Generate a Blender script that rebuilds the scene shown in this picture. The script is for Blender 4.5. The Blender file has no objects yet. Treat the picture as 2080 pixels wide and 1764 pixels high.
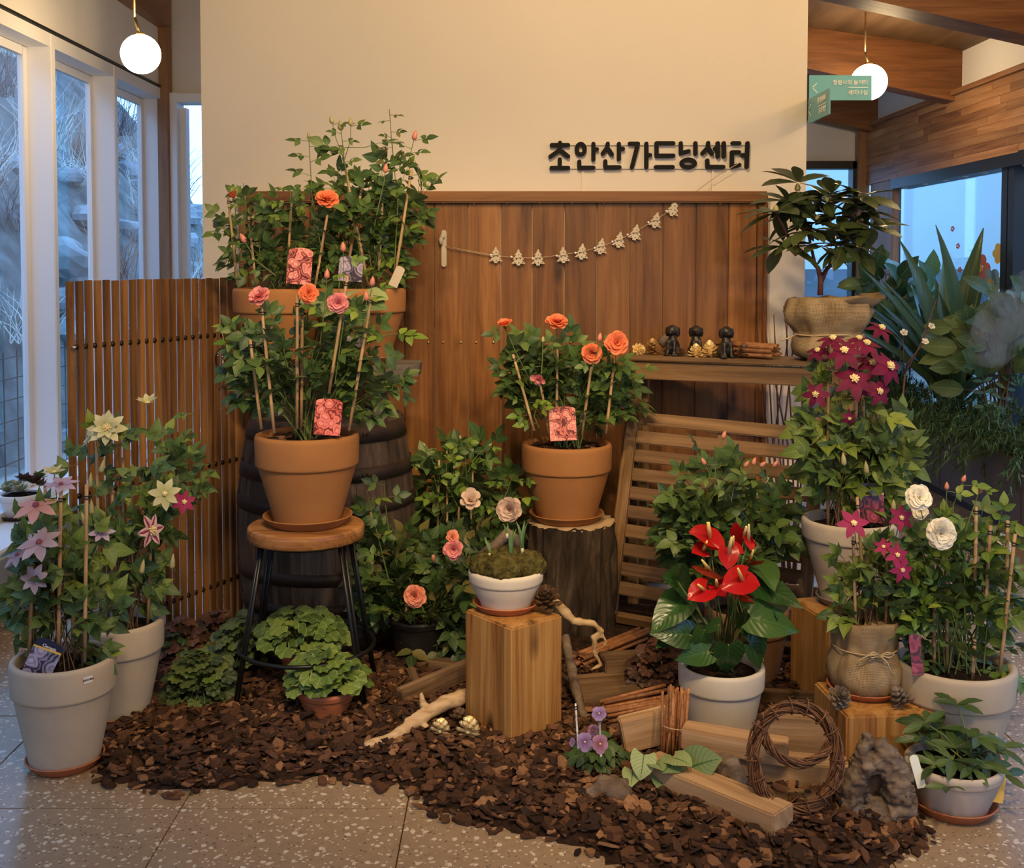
import bpy, bmesh, math, random
import numpy as np
from math import sin, cos, pi, radians as R, sqrt, atan2
from mathutils import Vector as V, Matrix, Quaternion, noise
random.seed(7)
rnd, uni = random.random, random.uniform
scene = bpy.context.scene
COL = scene.collection
# ---------------------------------------------------------------- camera, world, exposure
F, CX, CY, PITCH, EYE = 2250.0, 1035.0, 631.0, R(2.5), 1.56     # photograph taken as 2080 x 1764 pixels
CAM = V((0, 0, EYE))
cam = bpy.data.objects.new('camera', bpy.data.cameras.new('camera'))
COL.objects.link(cam)
cam.location = CAM
cam.rotation_euler = (pi / 2 - PITCH, 0, 0)
cam.data.sensor_width = 36
cam.data.sensor_fit = 'HORIZONTAL'
cam.data.lens = F / 2080 * 36
cam.data.shift_x = (1040 - CX) / 2080
cam.data.shift_y = (CY - 882) / 2080
cam.data.clip_end = 200
scene.camera = cam
scene.view_settings.view_transform = 'Standard'
scene.view_settings.look = 'None'
scene.view_settings.exposure = 0.0
scene.view_settings.gamma = 1
scene.view_settings.use_curve_mapping = False
W = bpy.data.worlds.new('sky')
scene.world = W
W.use_nodes = True
bg = W.node_tree.nodes['Background']
bg.inputs[0].default_value = (0.27, 0.53, 1.0, 1)
bg.inputs[1].default_value = 4.4
LAMP_STRENGTH = 46.0
LAMP_COLOR = (1.0, 0.70, 0.36)

for i_, (lx, ly, lz, tx, ty, tz, pw) in enumerate(((-.45, 1.5, 3.3, -.5, 4.3, .8, 185), (.25, 1.2, 3.3, .1, 4.2, .5, 240), (1.15, 1.3, 3.2, 1.1, 3.9, .5, 205), (.15, 2.9, 3.45, -.05, 5.15, 2.45, 150))):  # unseen spots added to light the display and upper wall, no fixtures built
    ld = bpy.data.lights.new('added_display_spot', 'SPOT'); ld.energy = pw; ld.color = (1.0, .72, .40); ld.spot_size = R((52, 62, 60, 100)[i_]); ld.spot_blend = .8; ld.shadow_soft_size = .10
    lo_ = bpy.data.objects.new('added_display_spot', ld); COL.objects.link(lo_); lo_.location = (lx, ly, lz); lo_.rotation_euler = (V((tx, ty, tz)) - V((lx, ly, lz))).to_track_quat('-Z', 'Y').to_euler()

FWD, UP, RT = V((0, cos(PITCH), -sin(PITCH))), V((0, sin(PITCH), cos(PITCH))), V((1, 0, 0))
def ray(px, py): return RT * ((px - CX) / F) + UP * ((CY - py) / F) + FWD
def P(px, py, d):                     # point seen at a pixel, d metres into the room
    r = ray(px, py); return CAM + r * (d / r.y)
def G(px, py, z=0.0):                 # point seen at a pixel on the level z
    r = ray(px, py); return CAM + r * ((z - EYE) / r.z)
def SX(px, py, x):                    # point seen at a pixel on the side plane x
    r = ray(px, py); return CAM + r * (x / r.x)

# ---------------------------------------------------------------- object helpers
def link(o, parent=None):
    COL.objects.link(o)
    if parent is not None: o.parent = parent
    return o
def tag(o, label=None, cat=None, group=None, kind=None):
    for k, v in (('label', label), ('category', cat), ('group', group), ('kind', kind)):
        if v: o[k] = v
    return o
def thing(name, label, cat, loc=(0, 0, 0), rz=0, group=None):
    o = link(bpy.data.objects.new(name, None))
    o.empty_display_size = .05
    o.location = loc; o.rotation_euler = (0, 0, rz)
    return tag(o, label, cat, group)
def inst(name, mesh, parent=None, M=None, loc=None, rot=None, scale=None):
    o = link(bpy.data.objects.new(name, mesh), parent)
    if M is not None: o.matrix_basis = M
    if loc is not None: o.location = loc
    if rot is not None: o.rotation_euler = rot
    if scale is not None: o.scale = (scale,) * 3 if isinstance(scale, (int, float)) else scale
    return o

class MB:
    """collects faces of one mesh"""
    def __init__(s): s.v = []; s.f = []; s.s = []; s.uv = {}
    def add(s, vs, fs, smooth=False):
        b = len(s.v); s.v.extend([tuple(p) for p in vs])
        for f in fs: s.f.append(tuple(i + b for i in f)); s.s.append(smooth)
        return b
    def box(s, c, size, M=None, bev=0.0):
        x, y, z = [q / 2 for q in size]; b = min(bev, x * .9, y * .9, z * .9)
        if b <= 0:
            vs = [V((i * x, j * y, k * z)) for i in (-1, 1) for j in (-1, 1) for k in (-1, 1)]
            fs = [(0, 1, 3, 2), (4, 6, 7, 5), (0, 4, 5, 1), (2, 3, 7, 6), (0, 2, 6, 4), (1, 5, 7, 3)]
        else:
            bm = bmesh.new(); bmesh.ops.create_cube(bm, size=1)
            for v in bm.verts: v.co = V((v.co.x * 2 * x, v.co.y * 2 * y, v.co.z * 2 * z))
            bmesh.ops.bevel(bm, geom=bm.edges[:], offset=b, segments=2, affect='EDGES')
            bm.verts.index_update(); vs = [v.co.copy() for v in bm.verts]; fs = [[v.index for v in f.verts] for f in bm.faces]; bm.free()
        c = V(c)
        s.add([(M @ p if M else p) + c for p in vs], fs)
        return s
    def tube(s, pts, rad, n=6, cap=True, smooth=True):
        pts = [V(p) for p in pts]; m = len(pts)
        if isinstance(rad, (int, float)): rad = [rad] * m
        b0 = len(s.v); up = V((.3, .2, .93)); vs = []; fs = []
        for i, p in enumerate(pts):
            t = (pts[min(i + 1, m - 1)] - pts[max(i - 1, 0)])
            t = t.normalized() if t.length > 1e-9 else V((0, 0, 1))
            if i == 0:
                if abs(t.dot(up)) > .95: up = V((1, 0, 0))
            a = up - t * up.dot(t); a.normalize(); up = a; c = t.cross(a)
            for k in range(n):
                w = 2 * pi * k / n; vs.append(p + (a * cos(w) + c * sin(w)) * rad[i])
        for i in range(m - 1):
            for k in range(n):
                k2 = (k + 1) % n; fs.append((i * n + k, i * n + k2, (i + 1) * n + k2, (i + 1) * n + k))
        s.add(vs, fs, smooth)
        if cap: s.add([], []); s.f.append(tuple(b0 + k for k in range(n))[::-1]); s.s.append(False); s.f.append(tuple(b0 + (m - 1) * n + k for k in range(n))); s.s.append(False)
        return s
    def lathe(s, prof, n=32, c=(0, 0, 0), smooth=True, fn=None):
        vs = []; fs = []; m = len(prof); c = V(c)
        for i, (r, z) in enumerate(prof):
            for k in range(n):
                w = 2 * pi * k / n; q = V((r * cos(w), r * sin(w), z))
                vs.append((fn(q) if fn else q) + c)
        for i in range(m - 1):
            for k in range(n):
                k2 = (k + 1) % n; fs.append((i * n + k, i * n + k2, (i + 1) * n + k2, (i + 1) * n + k))
        s.add(vs, fs, smooth); return s
    def sphere(s, c, r, n=10, M=None, fn=None):
        c = V(c); r = r if isinstance(r, (tuple, list)) else (r, r, r); m = max(4, n // 2 + 1); vs = []; fs = []
        for i in range(m + 1):
            a = pi * i / m
            for k in range(n):
                w = 2 * pi * k / n; q = V((sin(a) * cos(w) * r[0], sin(a) * sin(w) * r[1], cos(a) * r[2]))
                if M: q = M @ q
                q += c; vs.append(fn(q) if fn else q)
        for i in range(m):
            for k in range(n):
                k2 = (k + 1) % n; fs.append((i * n + k, (i + 1) * n + k, (i + 1) * n + k2, i * n + k2))
        s.add(vs, fs, True); return s
    def prism(s, poly, y0, y1):            # polygon in the xz plane, extruded along y
        n = len(poly); vs = [(p[0], y0, p[1]) for p in poly] + [(p[0], y1, p[1]) for p in poly]
        fs = [tuple(range(n)), tuple(range(2 * n - 1, n - 1, -1))] + [(i, n + i, n + (i + 1) % n, (i + 1) % n) for i in range(n)]
        s.add(vs, fs); return s
    def mesh(s, name, mat=None, flat=False):
        me = bpy.data.meshes.new(name); me.from_pydata(s.v, [], s.f)
        if not flat and s.f: me.polygons.foreach_set('use_smooth', s.s)
        if mat: me.materials.append(mat)
        me.update(); return me
    def obj(s, name, mat, parent=None, **k):
        return inst(name, s.mesh(name, mat), parent, **k)
def applied(o, *mods):
    """bake modifiers into the mesh of o"""
    for t, kw in mods:
        m = o.modifiers.new(t, t)
        for a, b in kw.items(): setattr(m, a, b)
    dg = bpy.context.evaluated_depsgraph_get(); dg.update()
    me = bpy.data.meshes.new_from_object(o.evaluated_get(dg)); old = o.data; o.modifiers.clear(); o.data = me
    me.name = old.name
    return o
def lumpy(o, amp, sc, seed=0, voxel=None, axis=None):
    """fuse the shells of o and roughen them"""
    if voxel: applied(o, ('REMESH', dict(mode='VOXEL', voxel_size=voxel, use_smooth_shade=True)), ('SMOOTH', dict(factor=.5, iterations=2)))
    me = o.data; off = V((seed * 3.1, seed * 1.7, seed))
    for v in me.vertices:
        q = v.co * sc + off
        if axis is not None: q[axis] *= .15
        v.co += v.normal * (amp * (noise.noise(q) + .5 * noise.noise(q * 2.3)))
    me.polygons.foreach_set('use_smooth', [True] * len(me.polygons)); me.update(); return o
def basis(y, z):
    y = V(y).normalized(); z = V(z); x = y.cross(z)
    if x.length < 1e-6: x = y.cross(V((.31, .5, .8)))
    x.normalize(); z = x.cross(y)
    return Matrix((x, y, z)).transposed().to_4x4()
def frame(pos, y, z, s=1.0):
    return Matrix.Translation(V(pos)) @ basis(y, z) @ Matrix.Scale(s, 4)
def rv(s=1.0): return V((uni(-s, s), uni(-s, s), uni(-s, s)))

# ---------------------------------------------------------------- materials
class NT:
    def __init__(s, name):
        s.m = bpy.data.materials.new(name); s.m.use_nodes = True; s.t = s.m.node_tree; s.t.nodes.clear()
        s.out = s.n('ShaderNodeOutputMaterial'); s.b = s.n('ShaderNodeBsdfPrincipled'); s.l(s.b, s.out)
    def n(s, t, **k):
        nd = s.t.nodes.new(t)
        for a, b in k.items(): setattr(nd, a, b)
        return nd
    def l(s, a, b, i=0, o=0):
        ao = a.outputs[o] if hasattr(a, 'outputs') else a
        bi = b.inputs[i] if hasattr(b, 'inputs') else b
        s.t.links.new(ao, bi)
    def math(s, op, a, b=None, c=None):
        m = s.n('ShaderNodeMath', operation=op)
        for i, q in enumerate((a, b, c)):
            if q is None: continue
            if isinstance(q, (int, float)): m.inputs[i].default_value = q
            else: s.l(q, m, i)
        return m
    def coord(s, kind='Object', scale=(1, 1, 1), rand=True):
        tc = s.n('ShaderNodeTexCoord'); mp = s.n('ShaderNodeMapping'); mp.inputs['Scale'].default_value = scale
        src = tc.outputs[kind]
        if rand:
            oi = s.n('ShaderNodeObjectInfo'); mu = s.n('ShaderNodeVectorMath', operation='SCALE'); mu.inputs[0].default_value = (37, 91, 53)
            s.l(oi.outputs['Random'], mu.inputs['Scale']); ad = s.n('ShaderNodeVectorMath', operation='ADD'); s.l(src, ad, 0); s.l(mu, ad, 1); src = ad.outputs[0]
        s.l(src, mp, 0); return mp
    def noise(s, vec, scale=5, detail=4, rough=.55, dist=0):
        n = s.n('ShaderNodeTexNoise'); s.l(vec, n, 0); n.inputs['Scale'].default_value = scale; n.inputs['Detail'].default_value = detail
        n.inputs['Roughness'].default_value = rough; n.inputs['Distortion'].default_value = dist; return n
    def ramp(s, fac, stops):
        r = s.n('ShaderNodeValToRGB'); e = r.color_ramp.elements
        while len(e) < len(stops): e.new(.5)
        for el, (p, c) in zip(e, stops): el.position = p; el.color = tuple(c) + (1,)
        s.l(fac, r); return r
    def mix(s, fac, a, b, mode='MIX'):
        m = s.n('ShaderNodeMix', data_type='RGBA', blend_type=mode)
        for i, q in ((0, fac), (6, a), (7, b)):
            if isinstance(q, (int, float)): m.inputs[i].default_value = q
            elif isinstance(q, (tuple, list)): m.inputs[i].default_value = tuple(q) + (1,)
            else: s.l(q, m.inputs[i], 0, 0) if hasattr(q, 'outputs') and q.bl_idname != 'ShaderNodeMix' else s.t.links.new(q.outputs[2] if hasattr(q, 'outputs') else q, m.inputs[i])
        return m
    def setc(s, q):
        s.t.links.new(q.outputs[2] if q.bl_idname == 'ShaderNodeMix' else q.outputs[0], s.b.inputs['Base Color'])
    def bump(s, h, strength=.3, dist=.01):
        b = s.n('ShaderNodeBump'); b.inputs['Strength'].default_value = strength; b.inputs['Distance'].default_value = dist
        s.t.links.new(h.outputs[0] if hasattr(h, 'outputs') else h, b.inputs['Height']); s.l(b, s.b.inputs['Normal'])
    def rough(s, r, metal=0, spec=.5):
        s.b.inputs['Roughness'].default_value = r; s.b.inputs['Metallic'].default_value = metal; s.b.inputs['Specular IOR Level'].default_value = spec; return s
    def hsv(s, col, amt=.12):
        """per-object brightness variation"""
        oi = s.n('ShaderNodeObjectInfo'); h = s.n('ShaderNodeHueSaturation')
        mr = s.n('ShaderNodeMapRange'); mr.inputs[3].default_value = 1 - amt; mr.inputs[4].default_value = 1 + amt
        s.l(oi.outputs['Random'], mr, 0); s.l(mr, h.inputs['Value'])
        s.t.links.new(col.outputs[2] if col.bl_idname == 'ShaderNodeMix' else col.outputs[0], h.inputs['Color']); return h

def plain(name, c, rough=.5, metal=0, spec=.5, var=0, nscale=0, bump=0):
    t = NT(name); t.rough(rough, metal, spec); t.b.inputs['Base Color'].default_value = tuple(c) + (1,)
    if var:
        n = t.noise(t.coord(), nscale or 8, 5)
        t.setc(t.ramp(n, [(.3, [q * (1 - var) for q in c]), (.7, [min(1, q * (1 + var)) for q in c])]))
        if bump: t.bump(n, bump)
    return t.m
def wood(name, dark, mid, light, axis=2, rough=.5, stretch=14, sc=1.0, knots=0, var=.15, bump=.15, spec=.35):
    t = NT(name); t.rough(rough, 0, spec)
    scl = [stretch * sc] * 3; scl[axis] = 1.0 * sc
    mp = t.coord('Object', scl); big = t.noise(mp, .55, 4, .6, 1.6)
    scf = [90 * sc] * 3; scf[axis] = 3 * sc
    fine = t.noise(t.coord('Object', scf), 1.0, 3, .7)
    ad = t.math('MULTIPLY_ADD', fine, .35, big)
    c = t.ramp(ad, [(.42, dark), (.62, mid), (.86, light)])
    if knots:
        kv = [4.5 * sc] * 3; kv[axis] = 1.6 * sc
        vo = t.n('ShaderNodeTexVoronoi'); kc = t.coord('Object', kv)
        kn = t.noise(kc, 3, 2); kd = t.n('ShaderNodeVectorMath', operation='MULTIPLY_ADD'); kd.inputs[1].default_value = (.12,) * 3
        t.l(kn.outputs['Color'], kd, 0); t.l(kc, kd, 2); t.l(kd, vo, 0); vo.inputs['Scale'].default_value = knots
        k = t.ramp(vo, [(.06, (0.12, .08, .06)), (.16, (1, 1, 1))]); c = t.mix(1.0, c, k, 'MULTIPLY')
    t.setc(t.hsv(c, var)); t.bump(ad, bump, .006); return t.m

M = {}
M['white'] = plain('white_paint', (.78, .76, .74), .75, var=.03, nscale=2)
M['wallpaint'] = plain('cream_wall_paint', (.72, .63, .50), .8, var=.025, nscale=1.3, bump=.02)
M['winwhite'] = plain('white_window_frame', (.80, .80, .82), .45)
M['black'] = plain('black_frame', (.012, .013, .016), .4)
M['blackmetal'] = plain('black_metal', (.012, .012, .013), .35, .4)
M['panel'] = wood('cedar_boards', (.060, .020, .005), (.165, .062, .015), (.275, .118, .034), 2, .42, 12, 1.0, knots=1.0, var=.3)
M['panelrail'] = wood('cedar_rail', (.09, .032, .008), (.20, .078, .02), (.28, .118, .034), 0, .42, 12, 1.0, var=.08)
M['beam'] = wood('timber_beam', (.07, .026, .010), (.17, .068, .026), (.27, .12, .048), 0, .5, 10, .8, knots=.5, var=.08)
M['beam_y'] = wood('timber_beam_long', (.12, .05, .022), (.26, .12, .055), (.36, .19, .09), 1, .5, 10, .9, var=.1)
M['beam_z'] = wood('timber_post', (.14, .06, .03), (.28, .14, .07), (.38, .21, .11), 2, .5, 12, .9, knots=.4, var=.05)
M['header'] = wood('laminated_header', (.12, .045, .02), (.30, .14, .06), (.45, .25, .12), 1, .5, 14, .8, knots=.5, var=.22)
M['ceil'] = wood('ceiling_board', (.05, .028, .014), (.10, .058, .03), (.15, .09, .05), 1, .55, 10, .8, var=.2)
M['slatwood'] = wood('lattice_wood', (.075, .028, .008), (.20, .088, .026), (.33, .16, .052), 2, .45, 16, 1.2, var=.3)
M['bench'] = wood('acacia_slats', (.065, .034, .013), (.15, .082, .033), (.25, .145, .066), 0, .5, 16, 1.0, var=.22)
M['bench_z'] = wood('acacia_post', (.075, .04, .016), (.17, .095, .04), (.28, .17, .08), 2, .5, 16, 1.0, var=.18)
M['stave'] = wood('barrel_oak', (.024, .014, .009), (.075, .047, .029), (.15, .105, .07), 2, .7, 16, 1.1, var=.3, bump=.3)
M['staveflat'] = wood('weathered_oak', (.035, .027, .022), (.09, .073, .06), (.16, .135, .115), 0, .65, 14, 1.0, var=.2, bump=.3)
M['block'] = wood('cedar_block', (.13, .042, .010), (.35, .165, .045), (.52, .29, .095), 2, .5, 24, 1.3, knots=.9, var=.08)
M['seat'] = wood('stool_seat_wood', (.05, .017, .005), (.24, .10, .03), (.44, .21, .075), 0, .38, 8, 1.8, var=.05)
M['fire_x'] = wood('split_timber', (.16, .085, .038), (.31, .185, .095), (.46, .30, .165), 0, .6, 14, 1.6, var=.25, bump=.25)
M['firedark'] = wood('old_timber', (.05, .026, .012), (.13, .075, .038), (.23, .145, .08), 0, .65, 14, 1.6, var=.25, bump=.3)
M['cinn'] = wood('cinnamon_bark', (.10, .035, .012), (.24, .095, .035), (.34, .155, .06), 0, .6, 16, 3, var=.25)
M['bamboo'] = wood('bamboo_cane', (.22, .125, .05), (.38, .235, .11), (.48, .32, .17), 2, .55, 20, 3, var=.15)
M['drift'] = wood('pale_driftwood', (.20, .115, .05), (.42, .28, .145), (.56, .41, .25), 0, .6, 8, 5, var=.08, bump=.4)
M['driftdark'] = wood('grey_driftwood', (.045, .028, .018), (.13, .088, .06), (.25, .185, .135), 0, .75, 4, 6, var=.1, bump=.6)
M['twig'] = wood('vine_twigs', (.035, .014, .006), (.11, .046, .02), (.20, .095, .045), 0, .6, 6, 8, var=.2)
M['terra'] = plain('terracotta', (.34, .145, .046), .72, spec=.25, var=.10, nscale=5, bump=.05)
M['terra_l'] = plain('plastic_terracotta', (.42, .135, .055), .42, spec=.4, var=.05)
M['claywhite'] = plain('grey_white_clay', (.47, .39, .295), .75, spec=.25, var=.10, nscale=6, bump=.06)
M['claybowl'] = plain('cream_white_clay', (.60, .53, .43), .75, spec=.25, var=.08, nscale=6, bump=.06)
M['clayold'] = plain('weathered_clay', (.47, .40, .33), .8, spec=.2, var=.22, nscale=7, bump=.12)
M['claydark'] = plain('dull_brown_clay', (.20, .105, .055), .8, spec=.2, var=.15, nscale=6)
M['greyclay'] = plain('dark_grey_clay', (.19, .175, .16), .7, spec=.3, var=.15, nscale=6)
M['plasticblack'] = plain('black_nursery_pot', (.012, .011, .010), .5)
M['soil'] = plain('potting_soil', (.022, .013, .008), .95, spec=.1, var=.6, nscale=60, bump=.8)
M['white_plastic'] = plain('white_plastic', (.72, .70, .66), .4)
M['brass'] = plain('brass_rod', (.62, .45, .20), .3, .9)
M['lampbase'] = plain('cream_print', (.82, .84, .74), .6)
M['sign'] = plain('charcoal_letters', (.011, .010, .009), .7, spec=.15)
M['gold'] = plain('gold_paint', (.90, .70, .34), .42, .45)
M['cone'] = plain('cone_scales', (.085, .042, .018), .6, var=.3, nscale=30)
M['conetip'] = plain('gilded_cone_scales', (.46, .29, .11), .4, .4, var=.5, nscale=25)
M['conegrey'] = plain('weathered_cone_scales', (.16, .12, .09), .7, var=.3, nscale=30)
M['figure'] = plain('black_figurine', (.014, .010, .008), .45, var=.3, nscale=30, bump=.5)
M['moss'] = plain('moss', (.075, .062, .018), .95, spec=.1, var=.55, nscale=45, bump=1.0)
M['silver'] = plain('silver_wire', (.55, .50, .44), .25, 1.0)
M['darkwire'] = plain('bronze_wire', (.14, .085, .05), .35, 1.0)
M['string'] = plain('jute_string', (.46, .34, .20), .8)
M['woodwhite'] = plain('bare_plywood', (.52, .44, .32), .6, var=.08)
M['concrete'] = plain('planter_cabinet', (.15, .115, .112), .55, var=.06, nscale=3)
M['stem'] = plain('green_stem', (.10, .14, .035), .55, var=.25)
M['brownstem'] = plain('brown_stem', (.13, .075, .035), .65, var=.3)
M['redstem'] = plain('red_brown_stem', (.13, .045, .028), .6, var=.25)
M['bud'] = plain('flower_bud', (.36, .32, .14), .5, var=.2)
M['budpink'] = plain('pink_bud', (.55, .20, .13), .5, var=.2)
M['yellow'] = plain('pale_stamens', (.72, .60, .30), .6, var=.15, nscale=40)
M['stamdark'] = plain('dark_stamens', (.22, .04, .06), .5)
M['spadix'] = plain('yellow_spadix', (.76, .56, .16), .45)

def globe_mat():
    t = NT('opal_lamp_glass'); e = t.n('ShaderNodeEmission'); e.inputs[0].default_value = LAMP_COLOR + (1,); e.inputs[1].default_value = LAMP_STRENGTH
    t.l(e, t.out); return t.m
M['globe'] = globe_mat()
def glass_mat(name, tint, ior=1.45, rough=0.0):
    t = NT(name); tr = t.n('ShaderNodeBsdfTransparent'); tr.inputs[0].default_value = tuple(tint) + (1,)
    gl = t.n('ShaderNodeBsdfGlossy'); gl.inputs['Roughness'].default_value = rough; lw = t.n('ShaderNodeLayerWeight'); lw.inputs[0].default_value = .5
    fr = t.math('MULTIPLY_ADD', t.math('POWER', lw.outputs['Facing'], 5), .8, .035)
    mx = t.n('ShaderNodeMixShader'); t.l(fr, mx, 0); t.l(tr, mx, 1); t.l(gl, mx, 2); t.l(mx, t.out); return t.m
M['glass'] = glass_mat('window_glass', (.93, .96, .98))
M['acryl'] = None
def acryl():
    t = NT('teal_acrylic'); tr = t.n('ShaderNodeBsdfTransparent'); tr.inputs[0].default_value = (.25, .62, .72, 1)
    t.b.inputs['Base Color'].default_value = (.10, .40, .42, 1); t.rough(.3)
    mx = t.n('ShaderNodeMixShader'); mx.inputs[0].default_value = .95; t.l(tr, mx, 1); t.l(t.b, mx, 2); t.l(mx, t.out); return t.m
M['acryl'] = acryl()
def terrazzo():
    t = NT('terrazzo_tile'); t.rough(.27, 0, .45); mp = t.coord('Object', (1, 1, 1), False)
    oi = t.n('ShaderNodeObjectInfo')
    geo = t.n('ShaderNodeNewGeometry'); wp = t.n('ShaderNodeMapping'); t.l(geo.outputs['Position'], wp, 0); wp.inputs['Rotation'].default_value = (0, 0, .5); wp.inputs['Scale'].default_value = (1, 1.0, 1)
    nz = t.noise(wp, 18, 3); dv = t.n('ShaderNodeVectorMath', operation='MULTIPLY_ADD'); dv.inputs[1].default_value = (.03, .03, 0); t.l(nz.outputs['Color'], dv, 0); t.l(wp, dv, 2)
    base = t.ramp(t.noise(wp, 30, 4), [(.3, (.28, .195, .118)), (.7, (.34, .24, .15))])
    c = base
    for sc, th, col in ((42, .21, (.62, .53, .39)), (74, .22, (.57, .47, .34)), (80, .15, (.17, .12, .085))):
        vo = t.n('ShaderNodeTexVoronoi'); t.l(dv, vo, 0); vo.inputs['Scale'].default_value = sc
        sep = t.n('ShaderNodeSeparateColor'); t.l(vo.outputs['Color'], sep, 0)
        keep = t.math('LESS_THAN', sep, .42); lim = t.math('MULTIPLY_ADD', sep.outputs[1], .18, th)
        inside = t.math('LESS_THAN', vo, lim); f = t.math('MULTIPLY', keep, inside)
        c = t.mix(f, c, col)
    t.setc(t.hsv(c, .03)); return t.m
M['terrazzo'] = terrazzo()
M['grout'] = plain('tile_joint', (.10, .075, .055), .8)
def burlap():
    t = NT('burlap_weave'); t.rough(.9, 0, .1)
    tc = t.n('ShaderNodeTexCoord'); sep = t.n('ShaderNodeSeparateXYZ'); t.l(tc.outputs['UV'], sep)
    nz = t.noise(t.coord('Object', (1, 1, 1), False), 12, 3)
    a = t.math('SINE', t.math('MULTIPLY_ADD', sep.outputs[0], 1300, t.math('MULTIPLY', nz, 14)))
    b = t.math('SINE', t.math('MULTIPLY_ADD', sep.outputs[1], 640, t.math('MULTIPLY', nz, 14)))
    h = t.math('MAXIMUM', a, b); k = t.math('MULTIPLY_ADD', h, .35, nz)
    t.setc(t.ramp(k, [(.25, (.095, .058, .028)), (.6, (.27, .185, .10)), (.95, (.42, .31, .18))])); t.bump(h, .35, .003); return t.m
M['burlap'] = burlap()
def leafmat(name, dark, mid, light, rough=.42, vein=.5, veincol=None, trans=.12, edge=None, spec=.4):
    """leaf: colour differs from leaf to leaf, pale midrib and side veins follow the leaf's own uv"""
    t = NT(name); t.rough(rough, 0, spec)
    oi = t.n('ShaderNodeObjectInfo'); ge = t.n('ShaderNodeNewGeometry')
    r = t.math('FRACT', t.math('ADD', oi.outputs['Random'], ge.outputs['Random Per Island']))
    c = t.ramp(r, [(.05, dark), (.55, mid), (.97, light)])
    tc = t.n('ShaderNodeTexCoord'); sep = t.n('ShaderNodeSeparateXYZ'); t.l(tc.outputs['UV'], sep)
    ax = t.math('ABSOLUTE', t.math('SUBTRACT', sep.outputs[0], .5))
    mid_ = t.math('LESS_THAN', ax, .025)
    sv = t.math('SINE', t.math('MULTIPLY', t.math('SUBTRACT', sep.outputs[1], t.math('MULTIPLY', ax, .7)), 48))
    side = t.math('GREATER_THAN', sv, .86)
    vv = t.math('MULTIPLY', t.math('MAXIMUM', mid_, t.math('MULTIPLY', side, .45)), vein)
    c2 = t.mix(vv, c, veincol or [min(1, q * 1.5 + .02) for q in light])
    bk = t.mix(ge.outputs['Backfacing'], c2, t.mix(.35, c2, (.16, .20, .10)))
    if edge:
        bk = t.mix(t.math('GREATER_THAN', ax, .42), bk, edge)
    t.setc(bk); t.bump(sv, .12, .002)
    if trans:
        tl = t.n('ShaderNodeBsdfTranslucent'); t.t.links.new(bk.outputs[2], tl.inputs[0]); mx = t.n('ShaderNodeMixShader'); mx.inputs[0].default_value = trans
        t.l(t.b, mx, 1); t.l(tl, mx, 2); t.l(mx, t.out)
    return t.m
L = {}
L['rose'] = leafmat('rose_leaf', (.026, .060, .018), (.052, .105, .026), (.115, .17, .038))
L['rosewarm'] = leafmat('bronze_tinged_rose_leaf', (.022, .050, .016), (.045, .085, .022), (.15, .12, .035))
L['rosebright'] = leafmat('bright_rose_leaf', (.032, .075, .016), (.075, .15, .022), (.19, .26, .035))
L['clem'] = leafmat('clematis_leaf', (.030, .065, .020), (.058, .11, .028), (.12, .18, .04), .5)
L['clembright'] = leafmat('young_clematis_leaf', (.055, .10, .018), (.115, .175, .028), (.20, .26, .04), .5)
L['rhodo'] = leafmat('rhododendron_leaf', (.022, .036, .012), (.040, .060, .018), (.075, .098, .03), .34)
L['anth'] = leafmat('anthurium_leaf', (.018, .055, .014), (.026, .075, .018), (.045, .105, .022), .25, .35)
L['heuch'] = leafmat('dark_heuchera_leaf', (.022, .042, .018), (.045, .075, .025), (.11, .15, .04), .5, .5)
L['heuchlime'] = leafmat('lime_heuchera_leaf', (.055, .10, .020), (.10, .165, .030), (.17, .24, .045), .5, .5, edge=(.24, .30, .11))
L['heuchred'] = leafmat('bronze_heuchera_leaf', (.040, .018, .012), (.075, .030, .018), (.13, .055, .03), .5, .4)
L['brun'] = leafmat('silver_veined_leaf', (.15, .22, .09), (.26, .33, .14), (.34, .41, .18), .5, 1.0, (.05, .12, .035), .15)
L['hell'] = leafmat('hellebore_leaf', (.020, .045, .014), (.036, .075, .020), (.065, .115, .028), .4)
L['viola'] = leafmat('viola_leaf', (.022, .050, .016), (.042, .085, .022), (.075, .12, .03), .5)
L['ficus'] = leafmat('rubber_plant_leaf', (.035, .08, .032), (.065, .13, .048), (.12, .20, .065), .35, .5)
L['magn'] = leafmat('olive_broad_leaf', (.075, .12, .038), (.11, .17, .05), (.16, .22, .065), .45, .6)
L['drac'] = leafmat('dracaena_leaf', (.030, .065, .028), (.05, .10, .038), (.09, .15, .055), .35, .6, (.14, .19, .05))
L['fern'] = leafmat('asparagus_fern_needles', (.040, .085, .025), (.070, .135, .035), (.12, .20, .05), .7, 0, trans=0)
L['daff'] = leafmat('bulb_shoot', (.07, .14, .05), (.10, .19, .06), (.18, .26, .08), .45, 0)
L['succred'] = leafmat('dark_red_succulent', (.035, .008, .012), (.075, .015, .022), (.12, .03, .04), .4, 0)
L['succpale'] = leafmat('cream_succulent', (.25, .28, .17), (.40, .42, .28), (.55, .56, .42), .5, 0)
L['outside'] = leafmat('shrub_leaf', (.05, .07, .05), (.10, .14, .10), (.20, .24, .20), .7, 0, trans=0)
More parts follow.
